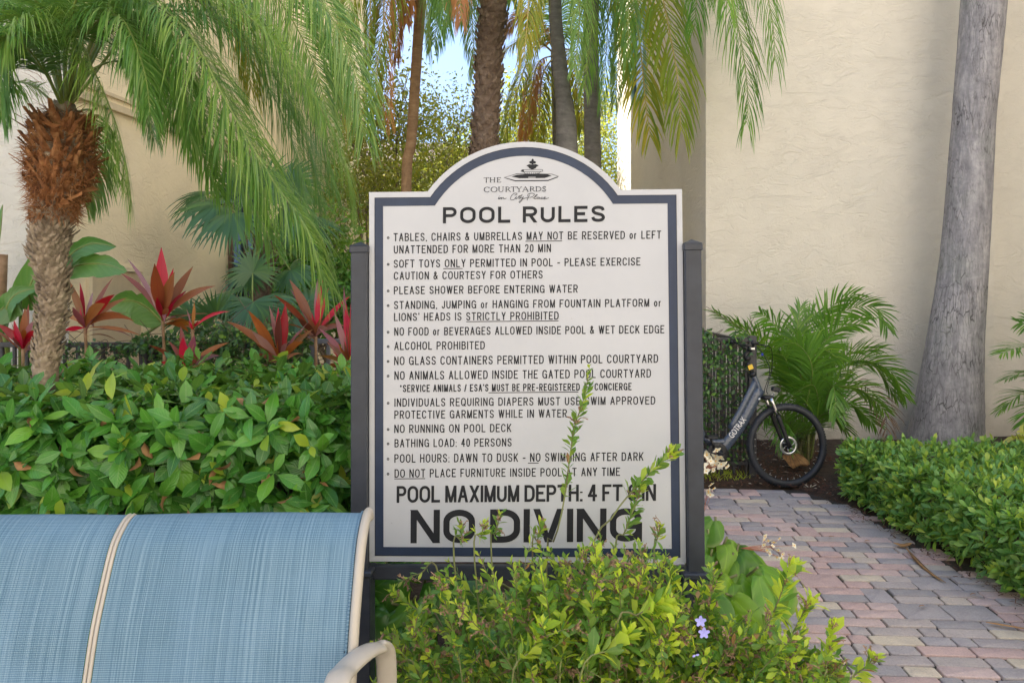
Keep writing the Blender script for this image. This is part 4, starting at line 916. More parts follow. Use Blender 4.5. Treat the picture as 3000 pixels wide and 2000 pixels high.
def wheel(cx, cz):
    w = link('wheel', None, bk)
    a = Acc(); n = 48; k = 10; rr = .030; V = []; 
    for i in range(n):
        t = 2*pi*i/n
        for j in range(k):
            q = 2*pi*j/k; r = WR-rr+rr*cos(q)*1.0; V.append((cx+r*cos(t), rr*1.05*sin(q), cz+r*sin(t)))
    F = [(i*k+j, ((i+1) % n)*k+j, ((i+1) % n)*k+(j+1) % k, i*k+(j+1) % k) for i in range(n) for j in range(k)]
    a.add(V, F)
    for i in range(96):
        t = 2*pi*i/96
        for jj, q in enumerate((-.95, -.5, 0, .5, .95) if i % 2 == 0 else (-.72, -.25, .25, .72)):
            r = WR-rr+(rr+.0008)*cos(q); yy = rr*1.05*sin(q)
            c = np.array([cx+r*cos(t), yy, cz+r*sin(t)]); u = np.array([-sin(t), 0, cos(t)])*.0055; v = np.array([-sin(q)*cos(t), cos(q), -sin(q)*sin(t)])*.0042; nn = np.array([cos(q)*cos(t), sin(q), cos(q)*sin(t)])*.0035
            a.add([c-u-v, c+u-v, c+u+v, c-u+v, c-u*.8-v*.8+nn, c+u*.8-v*.8+nn, c+u*.8+v*.8+nn, c-u*.8+v*.8+nn], [(4, 5, 6, 7), (0, 1, 5, 4), (1, 2, 6, 5), (2, 3, 7, 6), (3, 0, 4, 7)])
    bp(a, 'tyre', M['rubber'], w)
    a = Acc(); pr = [(WR-.052, -.014), (WR-.040, -.016), (WR-.040, .016), (WR-.052, .014), (WR-.060, .006), (WR-.060, -.006), (WR-.052, -.014)]
    lathe(a, pr, (cx, 0, cz), (0, 1, 0), 48); bp(a, 'rim', M['black'], w)
    a = Acc()
    for i in range(32):
        t = 2*pi*i/32; t2 = t + (.32 if (i//2) % 2 else -.32); s = -1 if i % 2 else 1
        tube(a, np.array([(cx+.026*cos(t2), s*.024, cz+.026*sin(t2)), (cx+(WR-.060)*cos(t), 0, cz+(WR-.060)*sin(t))]), .0011, 4, cap=False)
    bp(a, 'spokes', M['black'], w, kind='stuff')
    a = Acc()
    for i in range(32):
        t = 2*pi*i/32; c0 = np.array([cx, 0, cz]); u = np.array([cos(t), 0, sin(t)]); tube(a, np.array([c0+u*(WR-.062), c0+u*(WR-.078)]), .0026, 5)
    bp(a, 'spoke_nipples', M['alum'], w, kind='stuff')
    a = Acc(); lathe(a, [(0, -.055), (.012, -.055), (.012, -.03), (.03, -.03), (.03, -.022), (.016, -.018), (.016, .018), (.03, .022), (.03, .03), (.012, .03), (.012, .055), (0, .055)], (cx, 0, cz), (0, 1, 0), 20); bp(a, 'hub', M['black'], w)
    a = Acc(); n = 40; yy = -.036
    for (r0, r1) in ((.058, .078),):
        V = [(cx+r*cos(2*pi*i/n)*(1+.03*(i % 2)*(r == r1)), y, cz+r*sin(2*pi*i/n)*(1+.03*(i % 2)*(r == r1))) for y in (yy, yy+.002) for r in (r0, r1) for i in range(n)]
        F = []
        for i in range(n):
            j = (i+1) % n; F += [(i, j, n+j, n+i), (2*n+i, 3*n+i, 3*n+j, 2*n+j), (n+i, n+j, 3*n+j, 3*n+i), (i, 2*n+i, 2*n+j, j)]
        a.add(V, F)
    for i in range(6):
        t = 2*pi*i/6; tube(a, np.array([(cx+.02*cos(t), yy, cz+.02*sin(t)), (cx+.042*cos(t+.35), yy, cz+.042*sin(t+.35)), (cx+.06*cos(t+.55), yy, cz+.06*sin(t+.55))]), .0035, 5)
    bp(a, 'disc_rotor', M['alum'], w)
    return w
wheel(0, WR); wheel(-1.14, WR)
head_t, head_b = np.array([-.285, 0, .965]), np.array([-.215, 0, .790]); crown = np.array([-.163, 0, .765])
hd = nrm(head_b-head_t)
def bez(p, n=16): return catmull(np.array(p, float), n)
a = Acc(); tube(a, bez([head_b+(-.012, 0, .05), (-.40, 0, .545), (-.585, 0, .325)], 14), np.linspace(.046, .050, 14), 14, n0=(0, 1, 0), flat=.62)
tube(a, bez([head_t, head_b], 6), .026, 14)
tube(a, bez([(-.585, 0, .325), (-.66, 0, .30)], 4), .048, 14, n0=(0, 1, 0), flat=.7)
tube(a, bez([(-.62, 0, .34), (-.72, 0, .42), (-.78, 0, .56), (-.84, 0, .74)], 12), .022, 12)
tube(a, bez([(-.54, 0, .40), (-.66, 0, .395), (-.74, 0, .44)], 8), .026, 12)
for s in (-1, 1):
    tube(a, bez([(-.64, s*.03, .31), (-.85, s*.055, .34), (-1.14, s*.062, WR)], 8), .012, 8)
    tube(a, bez([(-.80, s*.02, .62), (-.95, s*.05, .50), (-1.14, s*.062, WR)], 8), .009, 8)
bp(a, 'frame', M['bikef'])
a = Acc(); tube(a, bez([(-.262, 0, .905), (-.40, 0, .66), (-.50, 0, .50)], 8)+np.array([.0, 0, .004]), .030, 10, n0=(0, 1, 0), flat=.8); bp(a, 'battery', M['bikef'])
if True:   # maker's lettering along the down tube
    V, F = text_mesh('GOTRAX', 0, 1.0); x0_, x1_ = V[:, 0].min(), V[:, 0].max(); u = nrm(np.array([.20, 0, .245])); w_ = np.array([-u[2], 0, u[0]])
    c0 = np.array([-.515, -.0335, .445]); ln_ = .20; hh = .056
    VV = [c0 + u*(q[0]-x0_)/(x1_-x0_)*ln_ + w_*((q[1]/.73)-.5)*hh for q in V]
    bp_ = bpy.data.meshes.new('lettering'); bp_.from_pydata([tuple(v) for v in VV], [], F); bp_.materials.append(M['white']); link('lettering', bp_, bk)
    # cylinder-hugging print: one small raised plate behind it keeps it off the paint
a = Acc(); lathe(a, [(0, 0), (.013, 0), (.013, .004), (0, .004)], (-.245, -.030, .755), (0, -1, 0), 14); bp(a, 'key_port', M['alum'])
fd = nrm(np.array([0, 0, WR])-crown)
fk = link('fork', None, bk)
a = Acc(); box(a, (-.215, -.07, .752), (-.125, .07, .786), bev=.012); bp(a, 'crown', M['black'], fk)
for s in (-1, 1):
    p0 = crown+np.array([.008, s*.058, 0]); p1 = p0+(np.array([.0, s*.058, WR])-p0)*.36
    a = Acc(); tube(a, bez([p0, p1], 4), .0155, 12); bp(a, 'stanchion', M['chrome'], fk)
    a = Acc(); tube(a, bez([p1, p1+(np.array([.0, s*.058, WR])-p1)*.3, np.array([0, s*.058, WR-.01])], 8), np.r_[.021, .021, .021, .020, .019, .018, .017, .019], 12); bp(a, 'lower_leg', M['black'], fk)
a = Acc(); tube(a, bez([head_t, head_t-hd*.12], 4), .019, 12); tube(a, bez([head_t-hd*.02, head_t+hd*.015], 3), .031, 14); bp(a, 'steerer', M['black'])
a = Acc(); box(a, (-.022, -.0205, -.02), (.022, -.019, .02)); o = bp(a, 'sticker', M['ylw'], sm_=False); o.location = (-.312, -.0005, 1.03); o.rotation_euler = (0, R(-20), 0)
st = head_t-hd*.13
a = Acc(); tube(a, bez([st, st+np.array([-.01, 0, .05]), st+np.array([.02, 0, .085])], 6), .02, 12); lathe(a, [(0, -.03), (.02, -.03), (.02, .03), (0, .03)], st+np.array([0, 0, .02]), (0, 1, 0), 14); bp(a, 'stem', M['black'])
bc = st+np.array([.02, 0, .085])
a = Acc(); tube(a, bez([bc+np.array([-.10, -.325, .075]), bc+np.array([-.05, -.20, .075]), bc+np.array([0, -.08, .02]), bc, bc+np.array([0, .08, .02]), bc+np.array([-.05, .20, .075]), bc+np.array([-.10, .325, .075])], 26), .0125, 10); bp(a, 'handlebar', M['black'])
for s in (-1, 1):
    g0, g1 = bc+np.array([-.10, s*.325, .075]), bc+np.array([-.055, s*.205, .075])
    a = Acc(); tube(a, bez([g0, g1], 8), [.019, .017, .018, .017, .018, .017, .018, .017], 12); bp(a, 'grip', M['rubber'])
    a = Acc(); tube(a, bez([bc+np.array([-.02, s*.17, .06]), bc+np.array([.035, s*.20, .05]), bc+np.array([.02, s*.30, .035])], 8), .0055, 8); tube(a, bez([bc+np.array([-.035, s*.15, .066]), bc+np.array([.0, s*.19, .066])], 3), .014, 8); bp(a, 'brake_lever', M['black'])
    a = Acc(); tube(a, bez([bc+np.array([.03, s*.19, .05]), bc+np.array([.14, s*.13, .02]), bc+np.array([.19, s*.02, -.16]), bc+np.array([.14, s*.02, -.33]), np.array([-.17, s*.03, .80])], 24), .0034, 6); bp(a, 'cable', M['black'])
a = Acc(); tube(a, bez([bc+np.array([-.02, -.02, .0]), bc+np.array([-.12, -.06, -.06]), bc+np.array([-.20, -.03, -.10]), bc+np.array([-.14, -.02, -.17]), np.array([-.31, -.01, 1.0])], 20), .003, 6); bp(a, 'cable', M['black'])
a = Acc(); box(a, (-.05, -.045, -.008), (.02, .045, .012), bev=.005); o = bp(a, 'display', M['black'], sm_=False); o.location = bc+np.array([.0, 0, .045])
a = Acc(); box(a, (-.02, -.02, -.012), (.02, .02, .012), bev=.005); o = bp(a, 'throttle', M['alum'], sm_=False); o.location = bc+np.array([-.02, -.11, .02])
a = Acc(); lathe(a, [(0, 0), (.009, 0), (.009, .02), (0, .02)], bc+np.array([.055, -.14, -.02]), (0, 0, -1), 10); bp(a, 'lever_cap', M['blue'])
hl = link('headlight', None, bk)
a = Acc(); box(a, (-.045, -.022, -.02), (.022, .022, .022), bev=.008); o = bp(a, 'housing', M['black'], hl, False); o.location = (-.085, -.02, .835); o.rotation_euler = (0, R(12), 0)
a = Acc(); lathe(a, [(0, .004), (.015, .003), (.018, 0)], (-.061, -.02, .830), (1, 0, -.2), 14); bp(a, 'lens', M['lens'], hl)
a = Acc(); tube(a, bez([(-.10, -.02, .82), (-.12, -.01, .79), (-.15, 0, .775)], 5), .005, 6); bp(a, 'bracket', M['chrome'], hl)
a = Acc(); lathe(a, [(.05, -.058), (.062, -.058), (.088, -.060), (.092, -.055), (.088, -.050), (.05, -.054)], (-.64, 0, .31), (0, 1, 0), 32)
for i in range(5):
    t = 2*pi*i/5; tube(a, np.array([(-.64, -.056, .31), (-.64+.085*cos(t), -.056, .31+.085*sin(t))]), .006, 6)
bp(a, 'chainring', M['black'])
for s in (-1, 1):
    a = Acc(); tube(a, np.array([(-.64, s*.07, .31), (-.64+s*.08, s*.085, .31-s*.15)]), .011, 8); bp(a, 'crank', M['black'])
    a = Acc(); box(a, (-.045, -.045, -.012), (.045, .045, .012), bev=.004); o = bp(a, 'pedal', M['black'], sm_=False); o.location = (-.64+s*.08, s*.14, .31-s*.15)
a = Acc(); tube(a, bez([(-.84, 0, .74), (-.875, 0, .86)], 3), .014, 10); bp(a, 'seat_post', M['alum'])
a = Acc(); tube(a, bez([(-.70, 0, .895), (-.80, 0, .905), (-.92, 0, .90), (-.99, 0, .92)], 12), [.02, .028, .034, .04, .05, .065, .08, .09, .092, .088, .07, .03], 14, flat=.35); bp(a, 'saddle', M['black'])
a = Acc(); tube(a, bez([(-.72, .05, .29), (-.78, .13, .02)], 4), .008, 8); bp(a, 'kickstand', M['black'])
a = Acc()
for dz in (.0, ): tube(a, bez([(-.64, -.056, .398), (-.90, -.052, .395), (-1.14, -.05, .40)], 6), .004, 6); tube(a, bez([(-.64, -.056, .222), (-.9, -.052, .27), (-1.14, -.05, .31)], 6), .004, 6)
bp(a, 'chain', M['black'])
# ================================================================== vegetation
def seen(O, xr=(-40, 3040), yr=(-40, 2040)):
    px, py = proj(O); return (px > xr[0]) & (px < xr[1]) & (py > yr[0]) & (py < yr[1]) & (O[:, 1] > .3)
def leafy(parent, tpls, mats, O, D, N, S, mi, score, npart=300, pname='leaf', sname='foliage'):
    """largest-showing leaves become parts of their own, the others one joined part"""
    n = len(O); order = np.argsort(-score); big = order[:npart][score[order[:npart]] > 0]; isb = np.zeros(n, bool); isb[big] = True
    ti = rng.integers(0, len(tpls), n); base = np.array(parent.location)
    mm = {(t, m): tpl_mesh(tpls[t], pname, mats[m]) for t in range(len(tpls)) for m in range(len(mats))}
    for i in big: put_obj(mm[(ti[i], mi[i])], pname, parent, O[i]-base, D[i], N[i], S[i])
    a = Acc()
    for t in range(len(tpls)):
        for m in range(len(mats)):
            k = (~isb) & (ti == t) & (mi == m)
            if k.any(): put(a, tpls[t], O[k]-base, D[k], N[k], S[k], rng.random(k.sum()), m)
    if a.n: a.build(sname, mats, parent, kind='stuff')
def rosettes(C, A, nl, size, th=(50, 85), sag=.15, newfrac=.1, sizevar=.25):
    """leaves round twig tips C with outward axis A"""
    n = len(C); A = nrm(A); U = nrm(np.cross(A, rdir(n))); V = np.cross(A, U); O = []; D = []; N = []; S = []; W = []
    ph0 = rng.uniform(0, 2*pi, n)
    for k in range(nl):
        ph = ph0 + k*2.4 + rng.normal(0, .2, n); t = np.radians(th[0] + (th[1]-th[0])*(1-k/max(1, nl-1)) + rng.normal(0, 9, n))
        d = A*np.cos(t)[:, None] + (U*np.cos(ph)[:, None] + V*np.sin(ph)[:, None])*np.sin(t)[:, None]; d[:, 2] -= sag; d = nrm(d)
        nn = A + rdir(n)*.25; nn = nrm(nn - (nn*d).sum(1, keepdims=True)*d)
        O.append(C + A*(k*.006)); D.append(d); N.append(nn); S.append(size*(1-.25*k/nl)*rng.uniform(1-sizevar, 1+sizevar, n)); W.append(np.full(n, k/max(1, nl-1)))
    return [np.concatenate(x) for x in (O, D, N, S, W)]
def box_surface(n, lo, hi, faces, bumpy=.05):
    C = []; A = []; lo = np.array(lo); hi = np.array(hi); d = hi-lo
    areas = {'t': d[0]*d[1], 'f': d[0]*d[2], 'b': d[0]*d[2], 'l': d[1]*d[2], 'r': d[1]*d[2]}; tot = sum(areas[f]*w for f, w in faces.items())
    for f, w in faces.items():
        m = int(n*areas[f]*w/tot); u = rng.random((m, 3)); p = lo + u*d; a = np.zeros((m, 3))
        if f == 't': p[:, 2] = hi[2]; a[:, 2] = 1
        if f == 'f': p[:, 1] = lo[1]; a[:, 1] = -1
        if f == 'b': p[:, 1] = hi[1]; a[:, 1] = 1
        if f == 'l': p[:, 0] = lo[0]; a[:, 0] = -1
        if f == 'r': p[:, 0] = hi[0]; a[:, 0] = 1
        C.append(p); A.append(a)
    C = np.concatenate(C); A = np.concatenate(A)
    # round the long edges and add soft lumps
    c = (lo+hi)/2; r = .12
    for ax in range(3):
        over = np.abs(C[:, ax]-c[ax]) - (d[ax]/2 - r); k = over > 0
        A[k, ax] += np.sign(C[k, ax]-c[ax])*over[k]/r*.8
    A = nrm(A); q = np.minimum(1, np.maximum(0, np.sort(np.maximum(0, (np.abs(C-c)-(d/2-r))/r), 1)[:, 1]))
    C = C - A*(q**2*r*.4)[:, None]
    lump = np.sin(C[:, 0]*9+C[:, 2]*7)*np.cos(C[:, 1]*8+C[:, 0]*3) + .6*np.sin(C[:, 0]*23+C[:, 1]*19+C[:, 2]*21)
    return C + A*(lump*bumpy)[:, None], A

# ---- left hedge of large glossy leaves
hd_ = thing('glossy_hedge', 'waist high hedge of large glossy green leaves behind the blue settee', 'hedge', loc=(-2.3, 3.8, 0))
O = []
for off, n, bump_ in ((0, 1350, .04), (-.07, 1200, .03), (-.16, 800, .03)):
    C, A = box_surface(n, (-4.3, 3.10, .05), (-.68, 4.55, 1.20), {'t': 1.0, 'f': 1.15, 'r': 1, 'b': .35, 'l': .3}, bump_)
    A2 = nrm(A + rdir(len(A))*.45 + np.array([0, 0, .35])); r5 = rosettes(C + A*(off + rng.normal(0, .02, (len(C), 1))), A2, 6, .130, (30, 92), .28, sizevar=.38)
    O.append(r5 + [np.full(len(r5[0]), off)])
Z = [np.concatenate([o[i] for o in O]) for i in range(6)]
mi = (rng.random(len(Z[0])) < .035 + .09*(Z[4] > .85)*(Z[5] == 0)).astype(int)
px, py = proj(Z[0]); sc = Z[3]/Z[0][:, 1]*(Z[5] == 0)*(py < 1470)*(px < 1025)*seen(Z[0])*np.clip(-(Z[2]*nrm(Z[0]-[0, 0, EYE])).sum(1), .05, 1)
T_h = [leaf_tpl(.42, 4, .22, .22, (.06, .72, 1, .78, .03)), leaf_tpl(.46, 4, .12, .10, (.06, .7, 1, .82, .03), wave=.05), leaf_tpl(.38, 4, .35, .38, (.06, .75, 1, .7, .02)), leaf_tpl(.40, 4, .2, -.1, (.05, .65, 1, .8, .03))]
leafy(hd_, T_h, [M['hedge'], M['hedgeN']], *Z[:4], mi, sc)
def twigs(parent, lo, hi, n, mat, r=.004, up=True):
    a = Acc(); base = np.array(parent.location); lo = np.array(lo); hi = np.array(hi)
    for i in range(n):
        p = lo + rng.random(3)*(hi-lo); q = np.array([p[0]+rng.normal(0, .12), p[1]+rng.normal(0, .12), hi[2]*rng.uniform(.75, 1)]); p[2] = lo[2]
        m_ = (p+q)/2 + rng.normal(0, .05, 3); tube(a, catmull(np.array([p, m_, q])-base, 6), np.linspace(r*2, r*.6, 6), 4, cap=False)
    a.build('branches', mat, parent, kind='stuff')
twigs(hd_, (-4.2, 3.2, 0), (-.75, 4.45, 1.15), 420, M['twig'], .005)
a = Acc(); C, A = box_surface(110, (-3.0, 3.08, .6), (-.7, 3.4, 1.2), {'f': 1, 't': .3}); C[:, 2] += .01
put(a, leaf_tpl(.5, 4, .8, .5, wave=.2), C - np.array(hd_.location), nrm(rdir(len(C))+[0, 0, -.8]), rdir(len(C)), .07, rng.random(len(C))); a.build('dead_leaves', M['dry'], hd_, kind='stuff')

# ---- right hedge
hr = thing('clipped_hedge', 'low clipped hedge of small blue green leaves along the brick path', 'hedge', loc=(4.2, 4.5, 0))
O = []
for off, n in ((0, 3300), (-.05, 2200), (-.11, 1300)):
    C, A = box_surface(n, (2.74, 2.2, .03), (6.4, 6.15, .43), {'t': 1, 'f': .5, 'l': 2.0, 'r': .3, 'b': .5}, .022)
    C[:, 0] += np.interp(C[:, 1], [2.2, 3.3, 4.3, 5.2, 6.15], [.16, .12, .06, .0, -.04])*(C[:, 0] < 4)
    A2 = nrm(A + rdir(len(A))*.35 + np.array([0, 0, .55])); r5 = rosettes(C + A*(off + rng.normal(0, .012, (len(C), 1))), A2, 6, .078, (22, 80), .02)
    O.append(r5 + [np.full(len(r5[0]), off)])
Z = [np.concatenate([o[i] for o in O]) for i in range(6)]
px, py = proj(Z[0]); k = (px > 2300) & (px < 3400) & (py < 2300) | (rng.random(len(px)) < .45); Z = [z[k] for z in Z]
mi = (rng.random(len(Z[0])) < .05 + .22*(Z[4] > .7)*(Z[5] == 0)).astype(int)
sc = Z[3]/Z[0][:, 1]*(Z[5] == 0)*seen(Z[0])*np.clip(-(Z[2]*nrm(Z[0]-[0, 0, EYE])).sum(1), .05, 1)
T_f = [leaf_tpl(.42, 3, .2, .1, (.10, .62, 1, .85, .08)), leaf_tpl(.46, 3, .12, .0, (.10, .6, 1, .9, .1)), leaf_tpl(.38, 3, .3, .2, (.08, .6, 1, .8, .06))]
M['ficusN'] = leafmat('young_ficus_leaf', [(.20,.34,.06),(.26,.38,.09),(.15,.30,.06)], .33, .35, .3)
leafy(hr, T_f, [M['ficus'], M['ficusN']], *Z[:4], mi, sc)
twigs(hr, (2.85, 2.4, 0), (6.2, 6.0, .38), 500, M['twig'], .003)

# ---- palms: fronds
def frond(name, parent, pts, ll=.3, n=70, lw=.012, hang=1.0, spread=(62, 28), vee=.25, mats=('palm', 'rachis'), r0=.012, t0=.14, jit=.12, twist=0.0, endk=.45, hvar=.3, ns=4, sidebias=0):
    pts = [np.asarray(p, float) for p in pts]; c = catmull(np.array(pts), 40); ds = np.r_[0, np.cumsum(np.linalg.norm(np.diff(c, axis=0), axis=1))]; L = ds[-1]
    T, N, B = frames(c, (0, 0, 1))
    if twist:
        for i in range(len(c)): th_ = twist*i/len(c); N[i], B[i] = N[i]*cos(th_)+B[i]*sin(th_), -N[i]*sin(th_)+B[i]*cos(th_)
    a = Acc(); base = np.array(parent.location); tube(a, c-base, r0*np.linspace(1, .18, 40), 5, mat=1, flat=.7)
    t = np.repeat(t0 + (1-t0)*(np.arange(n)+.5)/n, 2) + rng.normal(0, .3/n, 2*n); t = np.clip(t, t0, .999); s = np.tile([1, -1], n)
    ii = lambda A_: np.stack([np.interp(t*L, ds, A_[:, k]) for k in range(3)], -1)
    p, tt, nn, bb = ii(c), nrm(ii(T)), nrm(ii(N)), nrm(ii(B))
    u = (t-t0)/(1-t0); ang = np.radians(spread[0] + (spread[1]-spread[0])*u + rng.normal(0, 5, len(u)))
    v = vee + rng.normal(0, jit, len(u))
    d = tt*np.cos(ang)[:, None] + (bb*s[:, None] + nn*v[:, None])*np.sin(ang)[:, None]
    ln = ll*np.interp(u, [0, .12, .4, .75, 1], [.45, .8, 1, .8, endk])*rng.uniform(.82, 1.12, len(u))
    blades(a, p-base, d, nn+rdir(len(u))*.15, ln, lw*rng.uniform(.8, 1.2, len(u)), hang*rng.uniform(1-hvar, 1+hvar, len(u)), ns, [.45, .95, 1, .7, .04], None, rng.random()*.6 + rng.random(len(u))*.4, 0, .12)
    return a.build(name, [M[mats[0]], M[mats[1]]], parent)
def trunk_mesh(pts, rad, sides=20, rings=None, ringamp=0.0, lump=0.0, n=60):
    c = catmull(np.array(pts, float), n); r = np.interp(np.linspace(0, 1, n), np.linspace(0, 1, len(rad)), rad)
    if rings: r = r*(1 + ringamp*np.maximum(0, np.sin(np.linspace(0, rings*2*pi, n)))**3)
    a = Acc(); tube(a, c, r, sides)
    if lump: a.V[0] = a.V[0] + rng.normal(0, lump, a.V[0].shape)
    return a, c, r
def ground_pt(p): q = np.array(p, float); q[2] = -.08; return q
def scales(acc, c, r, rows, per, ln, wd, lift, up=1, base=(0, 0, 0), jag=.3, t0=0, t1=1, dirz=1.0, rot=2.399):
    """overlapping old leaf bases wound round a trunk"""
    n = rows*per; t = t0 + (t1-t0)*(np.arange(n)+rng.random(n)*.6)/n; th_ = np.arange(n)*rot; m = len(c)-1
    P0 = np.stack([np.interp(t*m, np.arange(m+1), c[:, k]) for k in range(3)], -1); rr = np.interp(t*m, np.arange(m+1), r)
    T, _, _ = frames(c); TT = nrm(np.stack([np.interp(t*m, np.arange(m+1), T[:, k]) for k in range(3)], -1))
    X = nrm(np.cross(TT, [0, 1, 0])); Y = np.cross(TT, X); out = X*np.cos(th_)[:, None] + Y*np.sin(th_)[:, None]; sd = np.cross(TT, out)
    L = ln*rng.uniform(.7, 1.3, n)[:, None]; W = wd*rng.uniform(.7, 1.25, n)[:, None]; lf = lift*rng.uniform(.4, 1.6, n)[:, None]
    o = P0 + out*(rr*.97)[:, None]; up_ = TT*dirz + rng.normal(0, .12, (n, 3)); tip = o + up_*L + out*lf*L
    j = lambda: rng.normal(0, jag, (n, 1))*W*.3
    V = np.stack([o - sd*W*.5, o + sd*W*.5, o + sd*W*.42 + up_*L*.55 + out*lf*L*.5, tip + sd*W*.16 + sd*j(), tip - sd*W*.16 + sd*j() + up_*j(), o - sd*W*.42 + up_*L*.55 + out*lf*L*.5,
                  o + out*W*.22 + up_*L*.1, o + out*(lf*L*.5+W*.25) + up_*L*.55], 1) - np.array(base)
    F = np.array([(6, 1, 2, 7), (0, 6, 7, 5), (7, 2, 3, 4), (5, 7, 4, 4)]); F4 = F[:3]; F3 = np.array([(5, 7, 4)])
    k = np.arange(n)[:, None, None]*8
    acc.add2(V.reshape(-1, 3), (k + F4[None]).reshape(-1, 4), (k + F3[None]).reshape(-1, 3), np.repeat(rng.random(n), 8))

# date palm at the left (trunk, leaf scars, rusty boots, fronds)
DA = 3.5
ta = thing('date_palm', 'small date palm with rusty fibrous crown rising from the left hedge', 'palm tree', loc=tuple(ground_pt(P(139, 1200, DA))))
ta.location.z = 0; bA = np.array(ta.location)
pts = [ground_pt(P(130, 1200, DA)), P(134, 1150, DA), P(139, 1025, DA), P(152, 930, DA), P(157, 836, DA), P(143, 742, DA), P(147, 694, DA), P(152, 647, DA), P(163, 600, DA), P(178, 519, DA), P(183, 425, DA), P(185, 350, DA), P(190, 300, DA)]
wpx = [80, 68, 70, 68, 68, 92, 96, 84, 80, 142, 150, 96, 50]
a, c, r = trunk_mesh(pts, [w/2*DA/FPX for w in wpx], 20, lump=.003, n=70); a.V[0] = a.V[0]-bA; a.build('trunk', M['scale'], ta)
a = Acc(); scales(a, c, r, 50, 12, .032, .034, .62, base=bA, t0=.22, t1=.68, jag=.6); scales(a, c, r, 14, 14, .03, .03, .4, base=bA, t0=.05, t1=.24)
a.build('bark_scales', M['scale'], ta, False, kind='stuff')
a = Acc(); scales(a, c, r, 16, 13, .075, .034, .75, base=bA, t0=.64, t1=.90, jag=1.2, dirz=.75); a.build('old_leaf_bases', M['fiber'], ta, False, kind='stuff')
def fibres(parent, c, r, t0, t1, n, ln, mat, dz, name='fibre', w=.0028, hang=.6):
    t = rng.uniform(t0, t1, n)*(len(c)-1); P0 = np.stack([np.interp(t, np.arange(len(c)), c[:, k]) for k in range(3)], -1); rr = np.interp(t, np.arange(len(c)), r)
    th_ = rng.uniform(0, 2*pi, n); out = np.stack([np.cos(th_), np.sin(th_), np.zeros(n)], -1); a = Acc()
    d = nrm(out + rdir(n)*.8 + np.array([0, 0, dz])); blades(a, P0 + out*rr[:, None]*.95 - np.array(parent.location), d, rdir(n), ln*rng.uniform(.4, 1.3, n), w, hang, 4, None, None, rng.random(n), 0, 1.3)
    return a.build(name, mat, parent, kind='stuff')
fibres(ta, c, r, .60, .95, 3000, .085, M['fiber'], .0); fibres(ta, c, r, .62, .80, 1100, .085, M['fiber'], -.9, 'hanging_fibre')
fibres(ta, c, r, .40, .62, 260, .03, M['scale'], .3, 'bark_fibre')
for i in range(26):   # big split boots round the crown
    th_ = i*2.399; t = .72 + .2*i/26; k = int(t*69); o = c[k]; out = np.array([cos(th_), sin(th_), 0]); sd = np.array([-sin(th_), cos(th_), 0]); w = .03+.012*rng.random(); L = .085+.05*rng.random()
    q = o + out*r[k]*.9; u = nrm(out*.55 + np.array([0, 0, 1])); a = Acc()
    V = []
    for j, (f, ww) in enumerate(((0, 1.2), (.5, 1), (1, .55))):
        cc = q + u*L*f + out*L*.12*f; V += [cc-sd*w*ww/2, cc+out*.010, cc+sd*w*ww/2, cc-out*.008]
    F = [(j*4+x, j*4+(x+1) % 4, j*4+4+(x+1) % 4, j*4+4+x) for j in range(2) for x in range(4)] + [(8, 9, 10, 11)]
    a.add(np.array(V)-bA, F, rng.random()); a.build('leaf_boot', M['fiber'], ta, False)
def FP(lst): return [P(*q) for q in lst]
K = (190, 330, DA)
